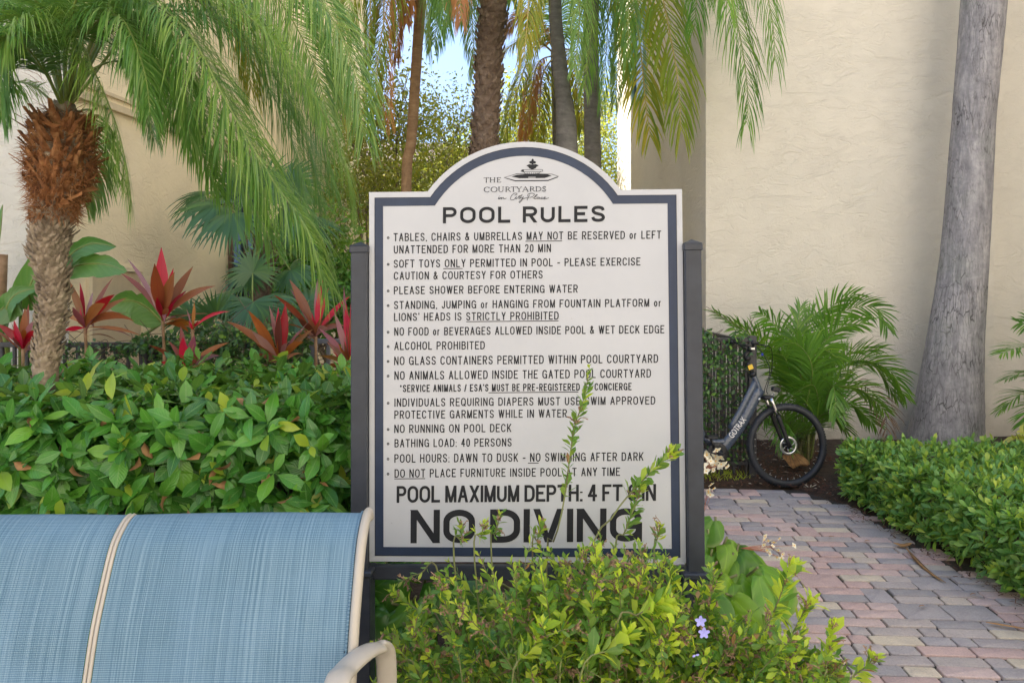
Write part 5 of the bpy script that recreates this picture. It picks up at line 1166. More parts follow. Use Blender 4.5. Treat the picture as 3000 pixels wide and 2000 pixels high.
A_F = [([K, (165,120,3.45), (185,-30,3.35), (245,141,3.2), (300,262,3.12), (345,380,3.06), (372,500,3.03), (385,590,3.0)], dict(ll=.25, n=82, hang=2.2)),
 ([K, (260,60,3.4), (390,10,3.3), (505,100,3.2), (545,270,3.15), (555,400,3.12)], dict(ll=.27, hang=1.9, n=78)),
 ([K, (330,20,3.35), (520,60,3.2), (680,330,3.1), (800,530,3.05), (880,640,3.0), (935,765,3.0), (955,835,2.99)], dict(ll=.32, n=95, hang=1.7, lw=.013)),
 ([K, (360,-60,3.4), (600,-40,3.35), (800,120,3.3), (930,300,3.25), (1005,470,3.2), (1030,600,3.18)], dict(ll=.32, n=90, hang=1.8, lw=.013)),
 ([K, (320,100,3.7), (500,60,3.9), (640,240,3.95), (720,420,4.0), (770,620,4.0)], dict(ll=.33, n=80, hang=1.7)),
 ([K, (280,200,3.5), (400,190,3.45), (500,300,3.4), (580,430,3.4), (640,560,3.4)], dict(ll=.22, n=60, hang=1.5)),
 ([K, (120,200,3.4), (0,150,3.3), (-100,200,3.25), (-180,350,3.2)], dict(ll=.30, hang=1.2)),
 ([K, (100,60,3.6), (-60,20,3.6), (-160,120,3.6)], dict(ll=.3, hang=.9)),
 ([K, (60,60,3.35), (-20,60,3.25), (-5,220,3.2), (5,340,3.2)], dict(ll=.24, hang=2.2)),
 ([(200,335,3.6), (270,330,3.8), (275,460,3.9), (245,590,3.9)], dict(ll=.22, n=50, hang=2.0)),
 ([K, (420,-150,3.9), (640,-90,4.0), (715,80,4.1), (735,260,4.1)], dict(ll=.35, hang=2.0, mats=('palmY', 'rachisY'))),
 ([K, (200,60,3.6), (300,-120,3.8), (480,-100,4.0), (620,20,4.1)], dict(ll=.34, hang=.9)),
 ([K, (230,80,3.5), (330,-20,3.5), (440,80,3.5), (470,200,3.5)], dict(ll=.24, hang=1.5)),
 ([K, (150,80,3.4), (60,-60,3.2), (40,-200,3.0)], dict(ll=.28, hang=.5)),
 ([K, (200,100,3.3), (260,-100,3.0), (340,-180,2.8)], dict(ll=.28, hang=.8)),
 ([K, (190,120,3.7), (170,-100,4.0), (160,-250,4.3)], dict(ll=.28, hang=.5)),
 ([K, (130,150,3.7), (40,0,4.0), (-60,0,4.3), (-130,120,4.5)], dict(ll=.3, hang=1.2)),
 ([K, (250,170,3.8), (340,120,4.1), (420,240,4.3), (450,400,4.4)], dict(ll=.26, hang=1.6)),
 ([K, (420,60,3.5), (640,60,3.5), (820,240,3.5), (900,420,3.5), (940,600,3.5)], dict(ll=.33, n=85, hang=1.8)),
 ([K, (90,250,3.6), (20,250,3.7), (-60,330,3.8)], dict(ll=.2, n=44, hang=.9)),
 ([K, (130,210,3.3), (50,120,3.05), (-70,110,2.9)], dict(ll=.24, hang=.8)),
 ([K, (480,-160,3.8), (760,-160,3.8), (950,20,3.75), (1040,220,3.7), (1065,400,3.7)], dict(ll=.36, n=95, hang=1.8)),
 ([K, (440,-220,4.0), (700,-260,4.2), (900,-80,4.3), (980,120,4.3), (1000,300,4.3)], dict(ll=.38, n=90, hang=1.9)),
 ([K, (420,-60,4.1), (640,60,4.3), (800,280,4.35), (880,500,4.4), (900,700,4.4)], dict(ll=.36, n=85, hang=1.8)),
 ([K, (340,60,3.6), (480,180,3.6), (620,380,3.55), (720,560,3.5), (790,700,3.5)], dict(ll=.30, n=80, hang=1.7)),
 ([K, (500,-40,3.8), (720,20,3.9), (860,200,3.9), (940,400,3.9), (980,560,3.9)], dict(ll=.36, n=85, hang=1.7)),
 ([K, (380,-120,3.9), (560,-160,4.1), (680,-60,4.2), (790,120,4.3), (850,330,4.3)], dict(ll=.38, n=80, hang=1.9)),
 ([K, (220,160,3.4), (290,60,3.2), (360,60,3.1), (420,200,3.05), (440,330,3.02)], dict(ll=.24, n=70, hang=1.7)),
 ([K, (150,160,3.3), (90,60,3.1), (30,80,3.0), (-20,200,2.95)], dict(ll=.24, n=60, hang=1.7)),
 ([K, (300,-40,3.6), (520,-160,3.7), (760,-60,3.7), (900,140,3.7), (960,330,3.7)], dict(ll=.34, n=85, hang=1.6)),
]
for q, kw in A_F: frond('frond', ta, FP(q), **{**dict(r0=.009, vee=.2, t0=.32), **kw, 'n': int(kw.get('n', 70)*2.3), 'lw': .0062, 'jit': .22, 'hvar': .5, 'll': kw.get('ll', .3)*1.22, 'hang': kw.get('hang', 1.5)*1.25})
a = Acc()
for i in range(90):
    t = rng.uniform(.02, .30); p = P(*K) + np.array([rng.normal(0, .07), rng.normal(0, .05), rng.uniform(.02, .28)]); blades(a, p-bA, nrm(rdir(1)+[0, 0, .4]), rdir(1), rng.uniform(.05, .14), .0022, .5, 3, None, None, 0, 0, .8)
a.build('petiole_fibres', M['fiber'], ta, kind='stuff')

# other palms behind the sign
def palm(label, pts, wpx, d, mat, fr, group=None, scale_args=None, rings=None, sides=16, dx=1.0, ringamp=.04):
    t = thing('palm_tree', label, 'palm tree', group or 'tall palms behind the sign', loc=tuple(ground_pt(P(pts[0][0], 900, d)))); t.location.z = 0; b = np.array(t.location)
    pp = [ground_pt(P(pts[0][0], 900, d))] + [P(x, y, d) for x, y in pts]; a, c, r = trunk_mesh(pp, [w/2*d/FPX for w in wpx], sides, rings, ringamp, .0015, 90)
    a.V[0] = a.V[0]-b; a.build('trunk', M[mat], t)
    if scale_args:
        a = Acc(); scales(a, c, r, base=b, **scale_args); a.build('bark_scales', M['scaleD'], t, False, kind='stuff')
    for q, kw in fr: frond('frond', t, FP(q), **kw)
    return t, c, r
big = dict(ll=.66, n=130, lw=.0115, hang=2.4, r0=.018, vee=.1)
YG = dict(mats=('palmY', 'rachisY')); DO = dict(mats=('palmO', 'rachisY'))
palm('slender tan palm trunk leaning right of the leafy tree, hung with orange fronds', [(1190, 560), (1204, 420), (1214, 280), (1223, 140), (1233, 0), (1240, -160)], [34, 31, 30, 30, 30, 31, 34, 34], 9.0, 'tanb',
 [([(1238,-160,9), (1185,-150,8.8), (1168,30,8.8), (1163,170,8.8)], {**big, **DO, 'll': .4, 'hang': 3.5}),
  ([(1238,-160,9), (1215,-180,8.7), (1195,-40,8.7), (1190,70,8.7)], {**big, **DO, 'll': .35, 'hang': 3.5}),
  ([(1238,-160,9), (1130,-220,8.7), (1092,-60,8.5), (1083,90,8.5), (1078,180,8.5)], {**big, **YG, 'hang': 3, 'll': .42}),
  ([(1238,-160,9), (1010,-260,8.4), (900,-120,8.2), (850,40,8.1), (830,180,8.1)], {**big}),
  ([(1238,-160,9), (1060,-240,8.8), (970,-90,8.7), (930,90,8.7), (925,240,8.7)], {**big, **YG}),
  ([(1238,-160,9), (1330,-230,8.8), (1372,-80,8.6), (1362,60,8.6)], {**big, 'll': .45}),
  ([(1238,-160,9), (1150,-200,8.6), (1125,0,8.5), (1130,200,8.5), (1145,360,8.5)], {**big, **DO, 'll': .5, 'lw': .010, 'n': 80}),
  ([(1238,-160,9), (1180,-220,8.6), (1150,-60,8.5), (1108,160,8.5), (1100,330,8.5)], {**big, **YG, 'll': .5}),
  ([(1238,-160,9), (1080,-300,8.5), (1010,-160,8.4), (990,60,8.3), (1000,280,8.3), (1020,400,8.3)], {**big, **YG, 'll': .55}),
  ([(1238,-160,9), (1300,-200,8.5), (1300,-40,8.4), (1270,130,8.4)], {**big, 'll': .5, 'lw': .010}),
  ([(1238,-160,9), (1290,-260,9.6), (1310,-120,10), (1300,20,10)], {**big}),
  ([(1238,-160,9), (1110,-200,9.6), (1040,-60,9.9), (1010,120,10)], {**big, **YG}),
  ([(1238,-160,9), (1240,-300,9.6), (1260,-420,10.2)], {**big}),
  ([(1238,-160,9), (1150,-340,8.4), (1050,-430,8)], {**big})], rings=26)
palm('thick brown palm trunk covered in old leaf scars above the sign arch', [(1424, 600), (1422, 480), (1420, 421), (1428, 281), (1434, 140), (1447, 0), (1455, -350)], [78, 76, 74, 74, 74, 76, 76, 76, 80], 7.6, 'scaleD',
 [([(1450,-350,7.6), (1365,-430,7.3), (1300,-250,7.1), (1290,-60,7.1), (1310,80,7.1)], {**big, 'll': .5}),
  ([(1450,-350,7.6), (1400,-440,7.2), (1352,-220,7.0), (1345,-60,7.0), (1352,60,7.0)], {**big, **DO, 'll': .42, 'hang': 2.6}),
  ([(1450,-350,7.6), (1540,-430,7.4), (1580,-200,7.3), (1572,-10,7.3), (1545,110,7.3)], {**big, **YG, 'll': .45}),
  ([(1450,-350,7.6), (1500,-440,7.9), (1520,-200,8.1), (1500,0,8.1)], {**big, 'll': .45}),
  ([(1450,-350,7.6), (1400,-460,7.9), (1372,-200,8.1), (1382,40,8.2), (1392,200,8.2)], {**big, 'll': .5}),
  ([(1450,-350,7.6), (1340,-450,7.5), (1262,-230,7.4), (1248,-20,7.4), (1262,150,7.4)], {**big, 'll': .5}),
  ([(1450,-350,7.6), (1500,-460,7.2), (1540,-240,7.0), (1548,0,6.95), (1535,170,6.95)], {**big, **YG, 'll': .5}),
  ([(1450,-350,7.6), (1480,-500,7), (1560,-620,6.4)], {**big}), ([(1450,-350,7.6), (1380,-520,7.6), (1200,-560,7.6)], {**big})],
  scale_args=dict(rows=44, per=9, ln=.07, wd=.075, lift=.42, t0=.05, t1=.98, jag=.7))
palm('yellowing palm crown with drooping fronds between the brown and grey trunks', [(1640, 560), (1636, 400), (1630, 150)], [40, 38, 36, 34], 11.0, 'greyb',
 [([(1628,160,11), (1570,130,10.8), (1520,250,10.6), (1485,370,10.6), (1465,440,10.6)], {**big, **YG, 'll': .5}),
  ([(1628,160,11), (1560,110,10.9), (1490,140,10.7), (1440,200,10.7)], {**big, **YG, 'll': .45, 'hang': 1}),
  ([(1628,160,11), (1575,190,10.8), (1548,320,10.7), (1530,420,10.7)], {**big, **DO, 'll': .5}),
  ([(1628,160,11), (1590,220,10.8), (1580,340,10.7), (1570,470,10.7)], {**big, **YG, 'll': .5}),
  ([(1628,160,11), (1580,70,10.9), (1530,40,10.9), (1480,90,10.9)], {**big, **DO, 'll': .4}),
  ([(1628,160,11), (1680,90,10.9), (1730,180,10.8), (1760,320,10.8)], {**big, 'll': .5}),
  ([(1628,160,11), (1640,40,10.9), (1680,-60,10.9)], {**big, 'll': .5}),
  ([(1628,160,11), (1670,150,10.6), (1700,260,10.5), (1705,380,10.5)], {**big, **YG, 'll': .5})])
palm('smooth grey palm trunk just right of the brown scarred trunk', [(1662, 600), (1660, 421), (1655, 320), (1640, 187), (1625, 0), (1622, -300)], [70, 68, 66, 60, 48, 40, 38, 38], 8.5, 'greyb',
 [([(1622,-300,8.5), (1690,-360,8.2), (1735,-180,8.0), (1735,60,7.9), (1712,260,7.9)], {**big, 'll': .5}),
  ([(1622,-300,8.5), (1650,-400,8.1), (1690,-160,7.8), (1698,60,7.8), (1682,200,7.8)], {**big, 'll': .42}),
  ([(1622,-300,8.5), (1720,-400,8.3), (1775,-150,8.1), (1780,80,8.0), (1762,300,8.0)], {**big, 'll': .55}),
  ([(1622,-300,8.5), (1740,-380,8.0), (1810,-200,7.8), (1840,0,7.7), (1838,180,7.7)], {**big, 'll': .6}),
  ([(1622,-300,8.5), (1560,-400,8.6), (1520,-240,8.6), (1515,-60,8.6)], {**big}),
  ([(1622,-300,8.5), (1640,-460,8.9), (1760,-420,9.2), (1800,-200,9.3), (1790,0,9.3)], {**big})], rings=16, ringamp=.015)
palm('slim shaded grey palm trunk nearest the sunlit wall strip', [(1737, 600), (1736, 421), (1731, 140), (1735, 0), (1742, -330)], [50, 50, 50, 46, 44, 42, 40], 9.5, 'greyb',
 [([(1742,-330,9.5), (1850,-420,8.8), (1915,-130,8.2), (1955,60,8.0), (1985,230,7.9), (1995,380,7.9)], {**big, **YG, 'll': .85, 'lw': .024, 'n': 85, 'hang': 1.8}),
  ([(1742,-330,9.5), (1800,-400,9.0), (1850,-80,8.5), (1878,160,8.3), (1893,310,8.2), (1905,400,8.2)], {**big, **YG, 'll': .8, 'lw': .024, 'n': 85, 'hang': 1.6}),
  ([(1742,-330,9.5), (1790,-330,9.2), (1828,-70,9.1), (1815,150,9.1), (1800,300,9.1)], {**big, 'll': .5}),
  ([(1742,-330,9.5), (1900,-560,8.6), (2080,-260,7.8), (2135,-30,7.5), (2172,130,7.4), (2190,270,7.35), (2188,360,7.3)], {**big, 'll': .85, 'n': 130, 'hang': 2.3, 'mats': ('areca', 'rachis')}),
  ([(1742,-330,9.5), (1950,-620,8.6), (2140,-330,7.7), (2225,-90,7.4), (2262,60,7.3), (2270,180,7.3)], {**big, 'll': .8, 'n': 120, 'hang': 2.3}),
  ([(1742,-330,9.5), (1900,-500,8.4), (2010,-260,7.7), (2040,-60,7.6), (2035,80,7.6)], {**big, 'll': .75, 'n': 120, 'mats': ('areca', 'rachis')}),
  ([(1742,-330,9.5), (1880,-520,8.2), (2060,-340,7.3), (2120,-140,7.0), (2130,20,6.9)], {**big, 'll': .8, 'n': 120, 'mats': ('areca', 'rachis')}),
  ([(1742,-330,9.5), (1700,-480,10), (1640,-400,10.4)], {**big}), ([(1742,-330,9.5), (1800,-560,10.2), (1900,-500,10.8)], {**big})], rings=14, ringamp=.015)
palm('massive pale grey royal palm trunk standing against the cream wall at right', [(2771, 1290), (2780, 1187), (2799, 991), (2826, 740), (2853, 349), (2882, 0), (2895, -300), (2905, -900)], [232, 203, 181, 148, 126, 113, 120, 118, 110], 7.8, 'royal',
 [([(2905,-900,7.8), (3100,-1300,7), (3400,-1100,6.2), (3500,-700,5.8)], {**big, 'll': .7}), ([(2905,-900,7.8), (2700,-1300,7.5), (2400,-1200,7), (2250,-800,6.8)], {**big, 'll': .7}),
  ([(2905,-900,7.8), (2950,-1400,6.6), (2900,-1400,5.4)], {**big, 'll': .7})], sides=40)

# ---- fan palms
def fan(parent, hub, axis, nrm_, rad, n=34, span=250, base_pt=None, hang=.5, mat='fan', fuse=1.0, w=None):
    b = np.array(parent.location); hub = np.array(hub); ax = nrm(np.array(axis, float)); N = np.array(nrm_, float); N = nrm(N - np.dot(N, ax)*ax); X = np.cross(ax, N); a = Acc()
    q = np.radians(np.linspace(-span/2, span/2, n) + rng.normal(0, 1.5, n)); d = ax*np.cos(q)[:, None] + X*np.sin(q)[:, None] + N*(-.12+.1*np.cos(q*3))[:, None]
    L = rad*(1 - .25*(np.abs(q)/np.radians(span/2))**2)*rng.uniform(.92, 1.08, n); W = (w or rad*np.radians(span)/n*.62)
    alt = N*np.tile([.12, -.12], n)[:n, None]
    blades(a, np.repeat(hub[None], n, 0)-b, d, N+alt*3, L, W, hang*rng.uniform(.7, 1.4, n), 5, [.18, .7, 1.0, .75, .4, .03], None, rng.random(n), 0, .05)
    if base_pt is not None: tube(a, catmull(np.array([base_pt, (np.array(base_pt)+hub)/2 + np.array([0, 0, .12*np.linalg.norm(hub-base_pt)]), hub])-b, 10), np.linspace(.011, .006, 10), 5, mat=1)
    return a.build('fan_leaf', [M[mat], M['rachis']], parent)
fp = thing('fan_palm', 'tall dark fan palm against the yellow wall behind the red plants', 'fan palm', loc=(XP(770, 6.9), 6.9, 0))
cr = P(775, 730, 6.9); pts = [ground_pt(P(772, 900, 6.9)), P(765, 900, 6.9), P(772, 800, 6.9), cr]
a, c, r = trunk_mesh(pts, [.10, .085, .08, .075], 12, lump=.004, n=30); a.V[0] = a.V[0]-np.array(fp.location); a.build('trunk', M['scaleD'], fp)
a = Acc(); scales(a, c, r, 14, 6, .12, .05, .5, base=np.array(fp.location), t0=.35, t1=1); a.build('old_leaf_bases', M['scaleD'], fp, False, kind='stuff')
for hx, hy, hd2, ax, nn_, rr, hg in ((640,600,6.6,(-.75,-.2,.1),(.1,-.7,.8),.46,1.3),(680,625,6.5,(-.35,-.6,-.5),(0,-.8,.6),.44,1.0),(600,570,7.0,(-.9,.2,.2),(0,-.6,.9),.42,1.2),(830,610,6.7,(.5,-.3,.2),(0,-.7,.7),.48,1.4),(880,650,6.9,(.9,0,.0),(0,-.7,.7),.44,1.4),(770,560,7.1,(.1,.2,1),(0,-1,.2),.45,.8),
    (720,800,6.5,(-.3,-.5,-.6),(0,-.9,.5),.28,.8),(700,560,7.2,(-.4,.3,.9),(0,-1,.2),.42,.9),(840,540,7.3,(.5,.3,.7),(0,-1,.3),.42,.9),(850,790,6.6,(.6,-.4,-.3),(0,-.8,.6),.32,1.2)):
    fan(fp, P(hx, hy, hd2), ax, nn_, rr, base_pt=cr, hang=hg)
fp2 = thing('fan_palm', 'low young fan palm with glossy dark leaves at the foot of the taller one', 'fan palm', loc=(XP(735, 6.1), 6.1, 0))
bp2 = ground_pt(P(735, 900, 6.1)) + [0, 0, .1]
for hx, hy, hd2, ax, nn_, rr, hg in ((742,885,5.9,(.0,-.5,-.6),(0,-.9,.6),.30,.5),(680,862,6.0,(-.8,-.2,-.1),(0,-.6,.8),.30,1.4),(800,870,6.0,(.8,-.2,.0),(0,-.6,.8),.28,1.3),(630,930,5.9,(-.2,-.3,.8),(.2,-.9,.3),.24,.2),(860,930,5.9,(.6,-.4,.1),(0,-.8,.6),.26,1.0),(740,800,6.3,(-.2,.1,.9),(0,-1,.3),.28,.7),(560,930,6.0,(-.5,-.2,.5),(0,-.8,.5),.25,1.2),(905,880,6.2,(.7,0,.4),(0,-.8,.5),.28,1.0),(680,960,5.8,(-.5,-.5,-.2),(0,-.8,.7),.25,.9)):
    fan(fp2, P(hx, hy, hd2), ax, nn_, rr, n=28, base_pt=bp2, hang=hg)

# ---- areca clump behind the bicycle
ar = thing('areca_palm', 'bushy green palm clump behind the bicycle against the cream wall', 'palm clump', loc=(XP(2350, 7.5), 7.5, 0)); bR = np.array(ar.location)
AR = [[(2290,1120,7.3),(2200,985,7.1),(2095,915,7.0)], [(2320,1100,7.4),(2285,970,7.3),(2225,915,7.2)], [(2345,1100,7.3),(2335,980,7.2),(2345,900,7.2)], [(2370,1100,7.4),(2400,960,7.3),(2445,890,7.2),(2505,862,7.1)],
 [(2380,1100,7.2),(2440,975,7.0),(2530,945,6.9)], [(2390,1150,7.4),(2470,1045,7.3),(2580,1020,7.2)], [(2400,1200,7.3),(2480,1095,7.2),(2560,1070,7.1),(2625,1165,7.1)], [(2390,1220,7.1),(2440,1140,6.9),(2520,1140,6.8),(2590,1200,6.8)],
 [(2400,1220,7.1),(2385,1130,6.8),(2330,1150,6.7)], [(2330,1150,7.2),(2300,1050,7.0),(2250,1030,6.9)], [(2410,1200,7.0),(2440,1130,6.8),(2450,1220,6.7)], [(2310,1250,7.1),(2265,1170,6.9),(2240,1230,6.8)],
 [(2350,1150,7.1),(2350,1050,6.9),(2400,1020,6.8),(2460,1050,6.7)], [(2360,1200,7.0),(2380,1080,6.8),(2340,1010,6.7),(2290,1010,6.6)], [(2340,1050,7.5),(2370,940,7.6),(2410,920,7.6)], [(2300,1130,7.5),(2240,1010,7.5),(2150,960,7.5)], [(2385,1180,7.6),(2450,1060,7.7),(2540,1080,7.7)], [(2370,1260,7.0),(2420,1210,6.8),(2480,1260,6.75)], [(2320,1280,7.0),(2290,1240,6.8),(2300,1300,6.7)], [(2400,1180,7.3),(2490,1060,7.2),(2600,1080,7.1),(2650,1160,7.05)], [(2380,1120,7.3),(2450,930,7.2),(2560,900,7.1),(2600,960,7.1)], [(2395,1240,7.2),(2480,1180,7.1),(2560,1240,7.05)]]
for q in AR:
    b0 = ground_pt(P(2350+rng.normal(0, 14), 1400, 7.5+rng.normal(0, .1))); frond('frond', ar, [b0, b0*.5+P(*q[0])*.5+[0, 0, .08]] + FP(q), ll=.31, n=46, lw=.0155, hang=.75, spread=(58, 25), vee=.35, mats=('areca', 'rachis'), r0=.009, t0=.45)
frond('frond', ar, [ground_pt(P(2370, 1400, 7.3))] + FP([(2440,1150,7.0),(2530,1130,6.9),(2590,1200,6.9),(2600,1290,6.9)]), ll=.26, n=26, lw=.008, hang=1.6, mats=('bushD', 'twig'), r0=.007, t0=.62)
a = Acc()
for i in range(16):
    b0 = ground_pt(P(2350+rng.normal(0, 26), 1400, 7.5+rng.normal(0, .15))); t_ = b0 + [rng.normal(0, .14), rng.normal(-.05, .1), rng.uniform(.5, .95)]; tube(a, catmull(np.array([b0, (b0+t_)/2+rng.normal(0, .02, 3), t_])-bR, 8), np.linspace(.016, .011, 8), 6)
a.build('canes', M['stem'], ar, kind='stuff')
ar2 = thing('areca_palm', 'palm fronds reaching in from the right edge above the hedge', 'palm clump', loc=(XP(3180, 7.2), 7.2, 0))
for q in ([(3120,1100,7.2),(3010,1020,7.1),(2935,1035,7.0)], [(3120,1150,7.1),(3020,1090,7.0),(2950,1110,6.9)], [(3100,1200,7.0),(3010,1150,6.9),(2930,1200,6.85)], [(3110,1100,7.2),(3060,960,7.2),(2985,945,7.2)], [(3150,1000,7.2),(3200,850,7.1),(3300,820,7)], [(3200,1000,7.2),(3300,950,7.1),(3420,1000,7)], [(3130,1180,6.9),(3050,1180,6.7),(3000,1240,6.6)]):
    b0 = ground_pt(P(3180+rng.normal(0, 14), 1400, 7.2)); frond('frond', ar2, [b0, b0*.5+P(*q[0])*.5] + FP(q), ll=.29, n=44, lw=.0155, hang=.6, mats=('areca', 'rachis'), r0=.008, t0=.5)
cr_ = thing('croton_plant', 'yellow leaved shrub at the right edge beyond the clipped hedge', 'plant', loc=(XP(3030, 6.75), 6.75, 0)); bC = np.array(cr_.location)
mC = [tpl_mesh(leaf_tpl(.36, 4, .3, .4, (.1, .7, 1, .7, .03)), 'leaf', M['croton'])]
for k in range(7):
    tip = P(3000+rng.normal(0, 45), 1300+rng.normal(0, 45), 6.7+rng.normal(0, .15)); a = Acc(); tube(a, catmull(np.array([ground_pt(P(3030, 1400, 6.75)), (tip+bC)/2, tip])-bC, 6), .006, 5); a.build('stem', M['stem'], cr_)
    for j in range(7):
        d = nrm(rdir(1)[0]*.9 + [0, 0, .25]); put_obj(mC[0], 'leaf', cr_, tip-bC-[0, 0, .015*j], d, (0, -.3, 1), rng.uniform(.13, .2))

# ---- cordylines
def cordy(label, bx, by, d, leaves, stem=None, ls=1.0, wpx=30):
    base = P(bx, by, d); g0 = ground_pt(base) + [rng.normal(0, .03), 0, 0]
    t = thing('cordyline_plant', label, 'plant', 'red leaved cordylines behind the left hedge', loc=(g0[0], g0[1], 0)); b = np.array(t.location)
    a = Acc(); tube(a, catmull(np.array([g0, (g0+base)/2+[.015, 0, 0], base])-b, 14), .011*(1+.12*np.sin(np.arange(14)*2.5)), 7); a.build('stem', M['tanb'], t)
    for (tx, ty, w, m, dz) in leaves:
        tip = P(tx, ty, d+dz); L = np.linalg.norm(tip-base); dirn = nrm(tip-base); hg = (.15+.9*abs(dirn[0])) * (1 if ty < by else .5)
        d0 = nrm(dirn + np.array([0, 0, hg*.45])); sd = nrm(np.cross(d0, (0, -1, .15))); nn = nrm(np.cross(sd, d0)); nn = nn if nn[1] < 0 else -nn; nn = nn + rng.normal(0, .45, 3)
        a = Acc(); blades(a, base-b, d0, nn, L*1.04, w*.85*d/FPX, hg, 8, [.16, .28, .55, .85, 1, .95, .72, .38, .02], .22, rng.random(), 0, .12)
        a.build('leaf', M[m], t)
    for j in range(7 if ls > .6 else 2):   # more mature leaves all round
        a = Acc(); q = rng.uniform(0, 2*pi); d0 = nrm(np.array([cos(q), .6*sin(q)+.2, rng.uniform(.1, 1.1)])); sd = nrm(np.cross(d0, (0, 0, 1))); nn = np.cross(sd, d0) + rng.normal(0, .35, 3)
        blades(a, base-b-[0, 0, .01*j], d0, nn, .30*ls*rng.uniform(.6, 1.1), wpx*.62*rng.uniform(.6, 1.1)*d/FPX, rng.uniform(.5, 1.6), 8, [.16, .28, .55, .85, 1, .95, .72, .38, .02], .25, rng.random(), 0, .25); a.build('leaf', M[(O_, O_, Pm)[j % 3]], t)
    for j in range(5):   # short inner leaves
        a = Acc(); d0 = nrm(np.array([rng.normal(0, .35), rng.normal(0, .3), 1])); blades(a, base-b, d0, (rng.normal(0, .5), -1, 0), .16*ls*rng.uniform(.8, 1.2), wpx*.6*d/FPX, .1, 6, [.3, .6, 1, .9, .5, .2, .02], .35, rng.random()); a.build('leaf', M['cordR' if j % 2 else 'cordO'], t)
O_, R_, Pm = 'cordO', 'cordR', 'cordP'
cordy('bronze and crimson cordyline just right of the date palm trunk', 250, 960, 5.0, [(208,825,34,O_,0),(237,830,14,R_,.1),(330,820,24,O_,.1),(334,856,34,R_,-.1),(300,885,34,O_,-.3),(215,900,30,Pm,-.2),(365,870,20,O_,.1),(372,925,24,Pm,-.2),(392,945,28,O_,-.3),(188,968,18,R_,-.1),(410,985,14,O_,0),(275,860,22,Pm,.1),(190,930,18,O_,.2)])
cordy('tallest orange and pink cordyline against the yellow wall', 477, 938, 5.2, [(475,732,44,R_,0),(452,775,44,O_,-.2),(505,800,44,O_,-.2),(440,820,36,Pm,0),(380,762,16,Pm,.2),(358,795,20,O_,.2),(555,782,30,O_,.1),(622,828,26,O_,-.1),(500,790,24,R_,.1),(540,850,20,R_,0),(492,905,20,O_,-.2),(462,870,30,R_,-.1)])
cordy('red and brown cordyline low at the far left edge', 68, 1022, 4.9, [(0,948,26,R_,0),(45,943,34,R_,-.2),(72,905,24,O_,0),(90,895,18,O_,.1),(102,940,36,Pm,-.1),(112,965,26,R_,-.2),(30,995,26,O_,-.3),(95,990,10,R_,-.2),(125,985,14,O_,.1)])
cordy('short hot pink cordyline poking out of the hedge top at centre left', 547, 1090, 4.75, [(535,990,38,R_,-.1),(570,985,34,Pm,.1),(532,960,24,O_,.2),(437,1012,22,O_,0),(497,998,16,O_,.1),(665,1000,22,O_,.1),(640,1040,24,O_,-.1),(588,1040,30,O_,-.3),(470,1060,18,R_,-.1)])
cordy('large bright pink and orange cordyline left of the metal gate', 821, 1065, 4.9, [(838,893,36,R_,0),(790,905,32,Pm,.1),(812,905,24,R_,.1),(815,920,38,O_,-.2),(725,918,34,O_,-.1),(670,940,26,O_,0),(735,975,28,Pm,-.2),(885,958,26,Pm,-.1),(910,965,22,O_,.1),(888,995,24,O_,-.3),(755,1010,24,O_,-.4),(765,1045,26,O_,-.5),(845,1000,20,Pm,-.3),(900,940,14,Pm,.1)])
cordy('orange and red cordyline half hidden behind hanging palm leaflets', 925, 985, 5.3, [(803,872,24,O_,0),(862,820,34,O_,.1),(848,850,18,Pm,.1),(948,828,26,R_,0),(962,845,18,R_,-.1),(925,800,18,Pm,.2),(990,900,22,O_,.1),(1010,950,20,O_,-.1),(880,930,28,O_,-.2),(895,990,22,O_,-.3),(960,960,22,Pm,-.3),(1020,870,18,R_,.1)])
cordy('dusky red cordyline pressed against the left sign post', 1024, 1075, 4.7, [(940,960,22,Pm,0),(985,918,22,Pm,.1),(1012,895,26,R_,.1),(1035,880,24,O_,.1),(962,1000,20,Pm,-.1),(985,1020,26,Pm,-.3),(1050,940,26,R_,0),(1015,960,24,O_,-.1),(1060,1000,24,Pm,-.2),(935,1040,16,O_,-.2),(1000,850,18,Pm,.2),(1040,820,18,R_,.2)])
cordy('spindly cordyline sprig with two thin arching leaves above the vines', 564, 965, 5.1, [(571,888,12,O_,0),(668,903,12,R_,0),(548,905,8,Pm,.1)], ls=.5, wpx=12)

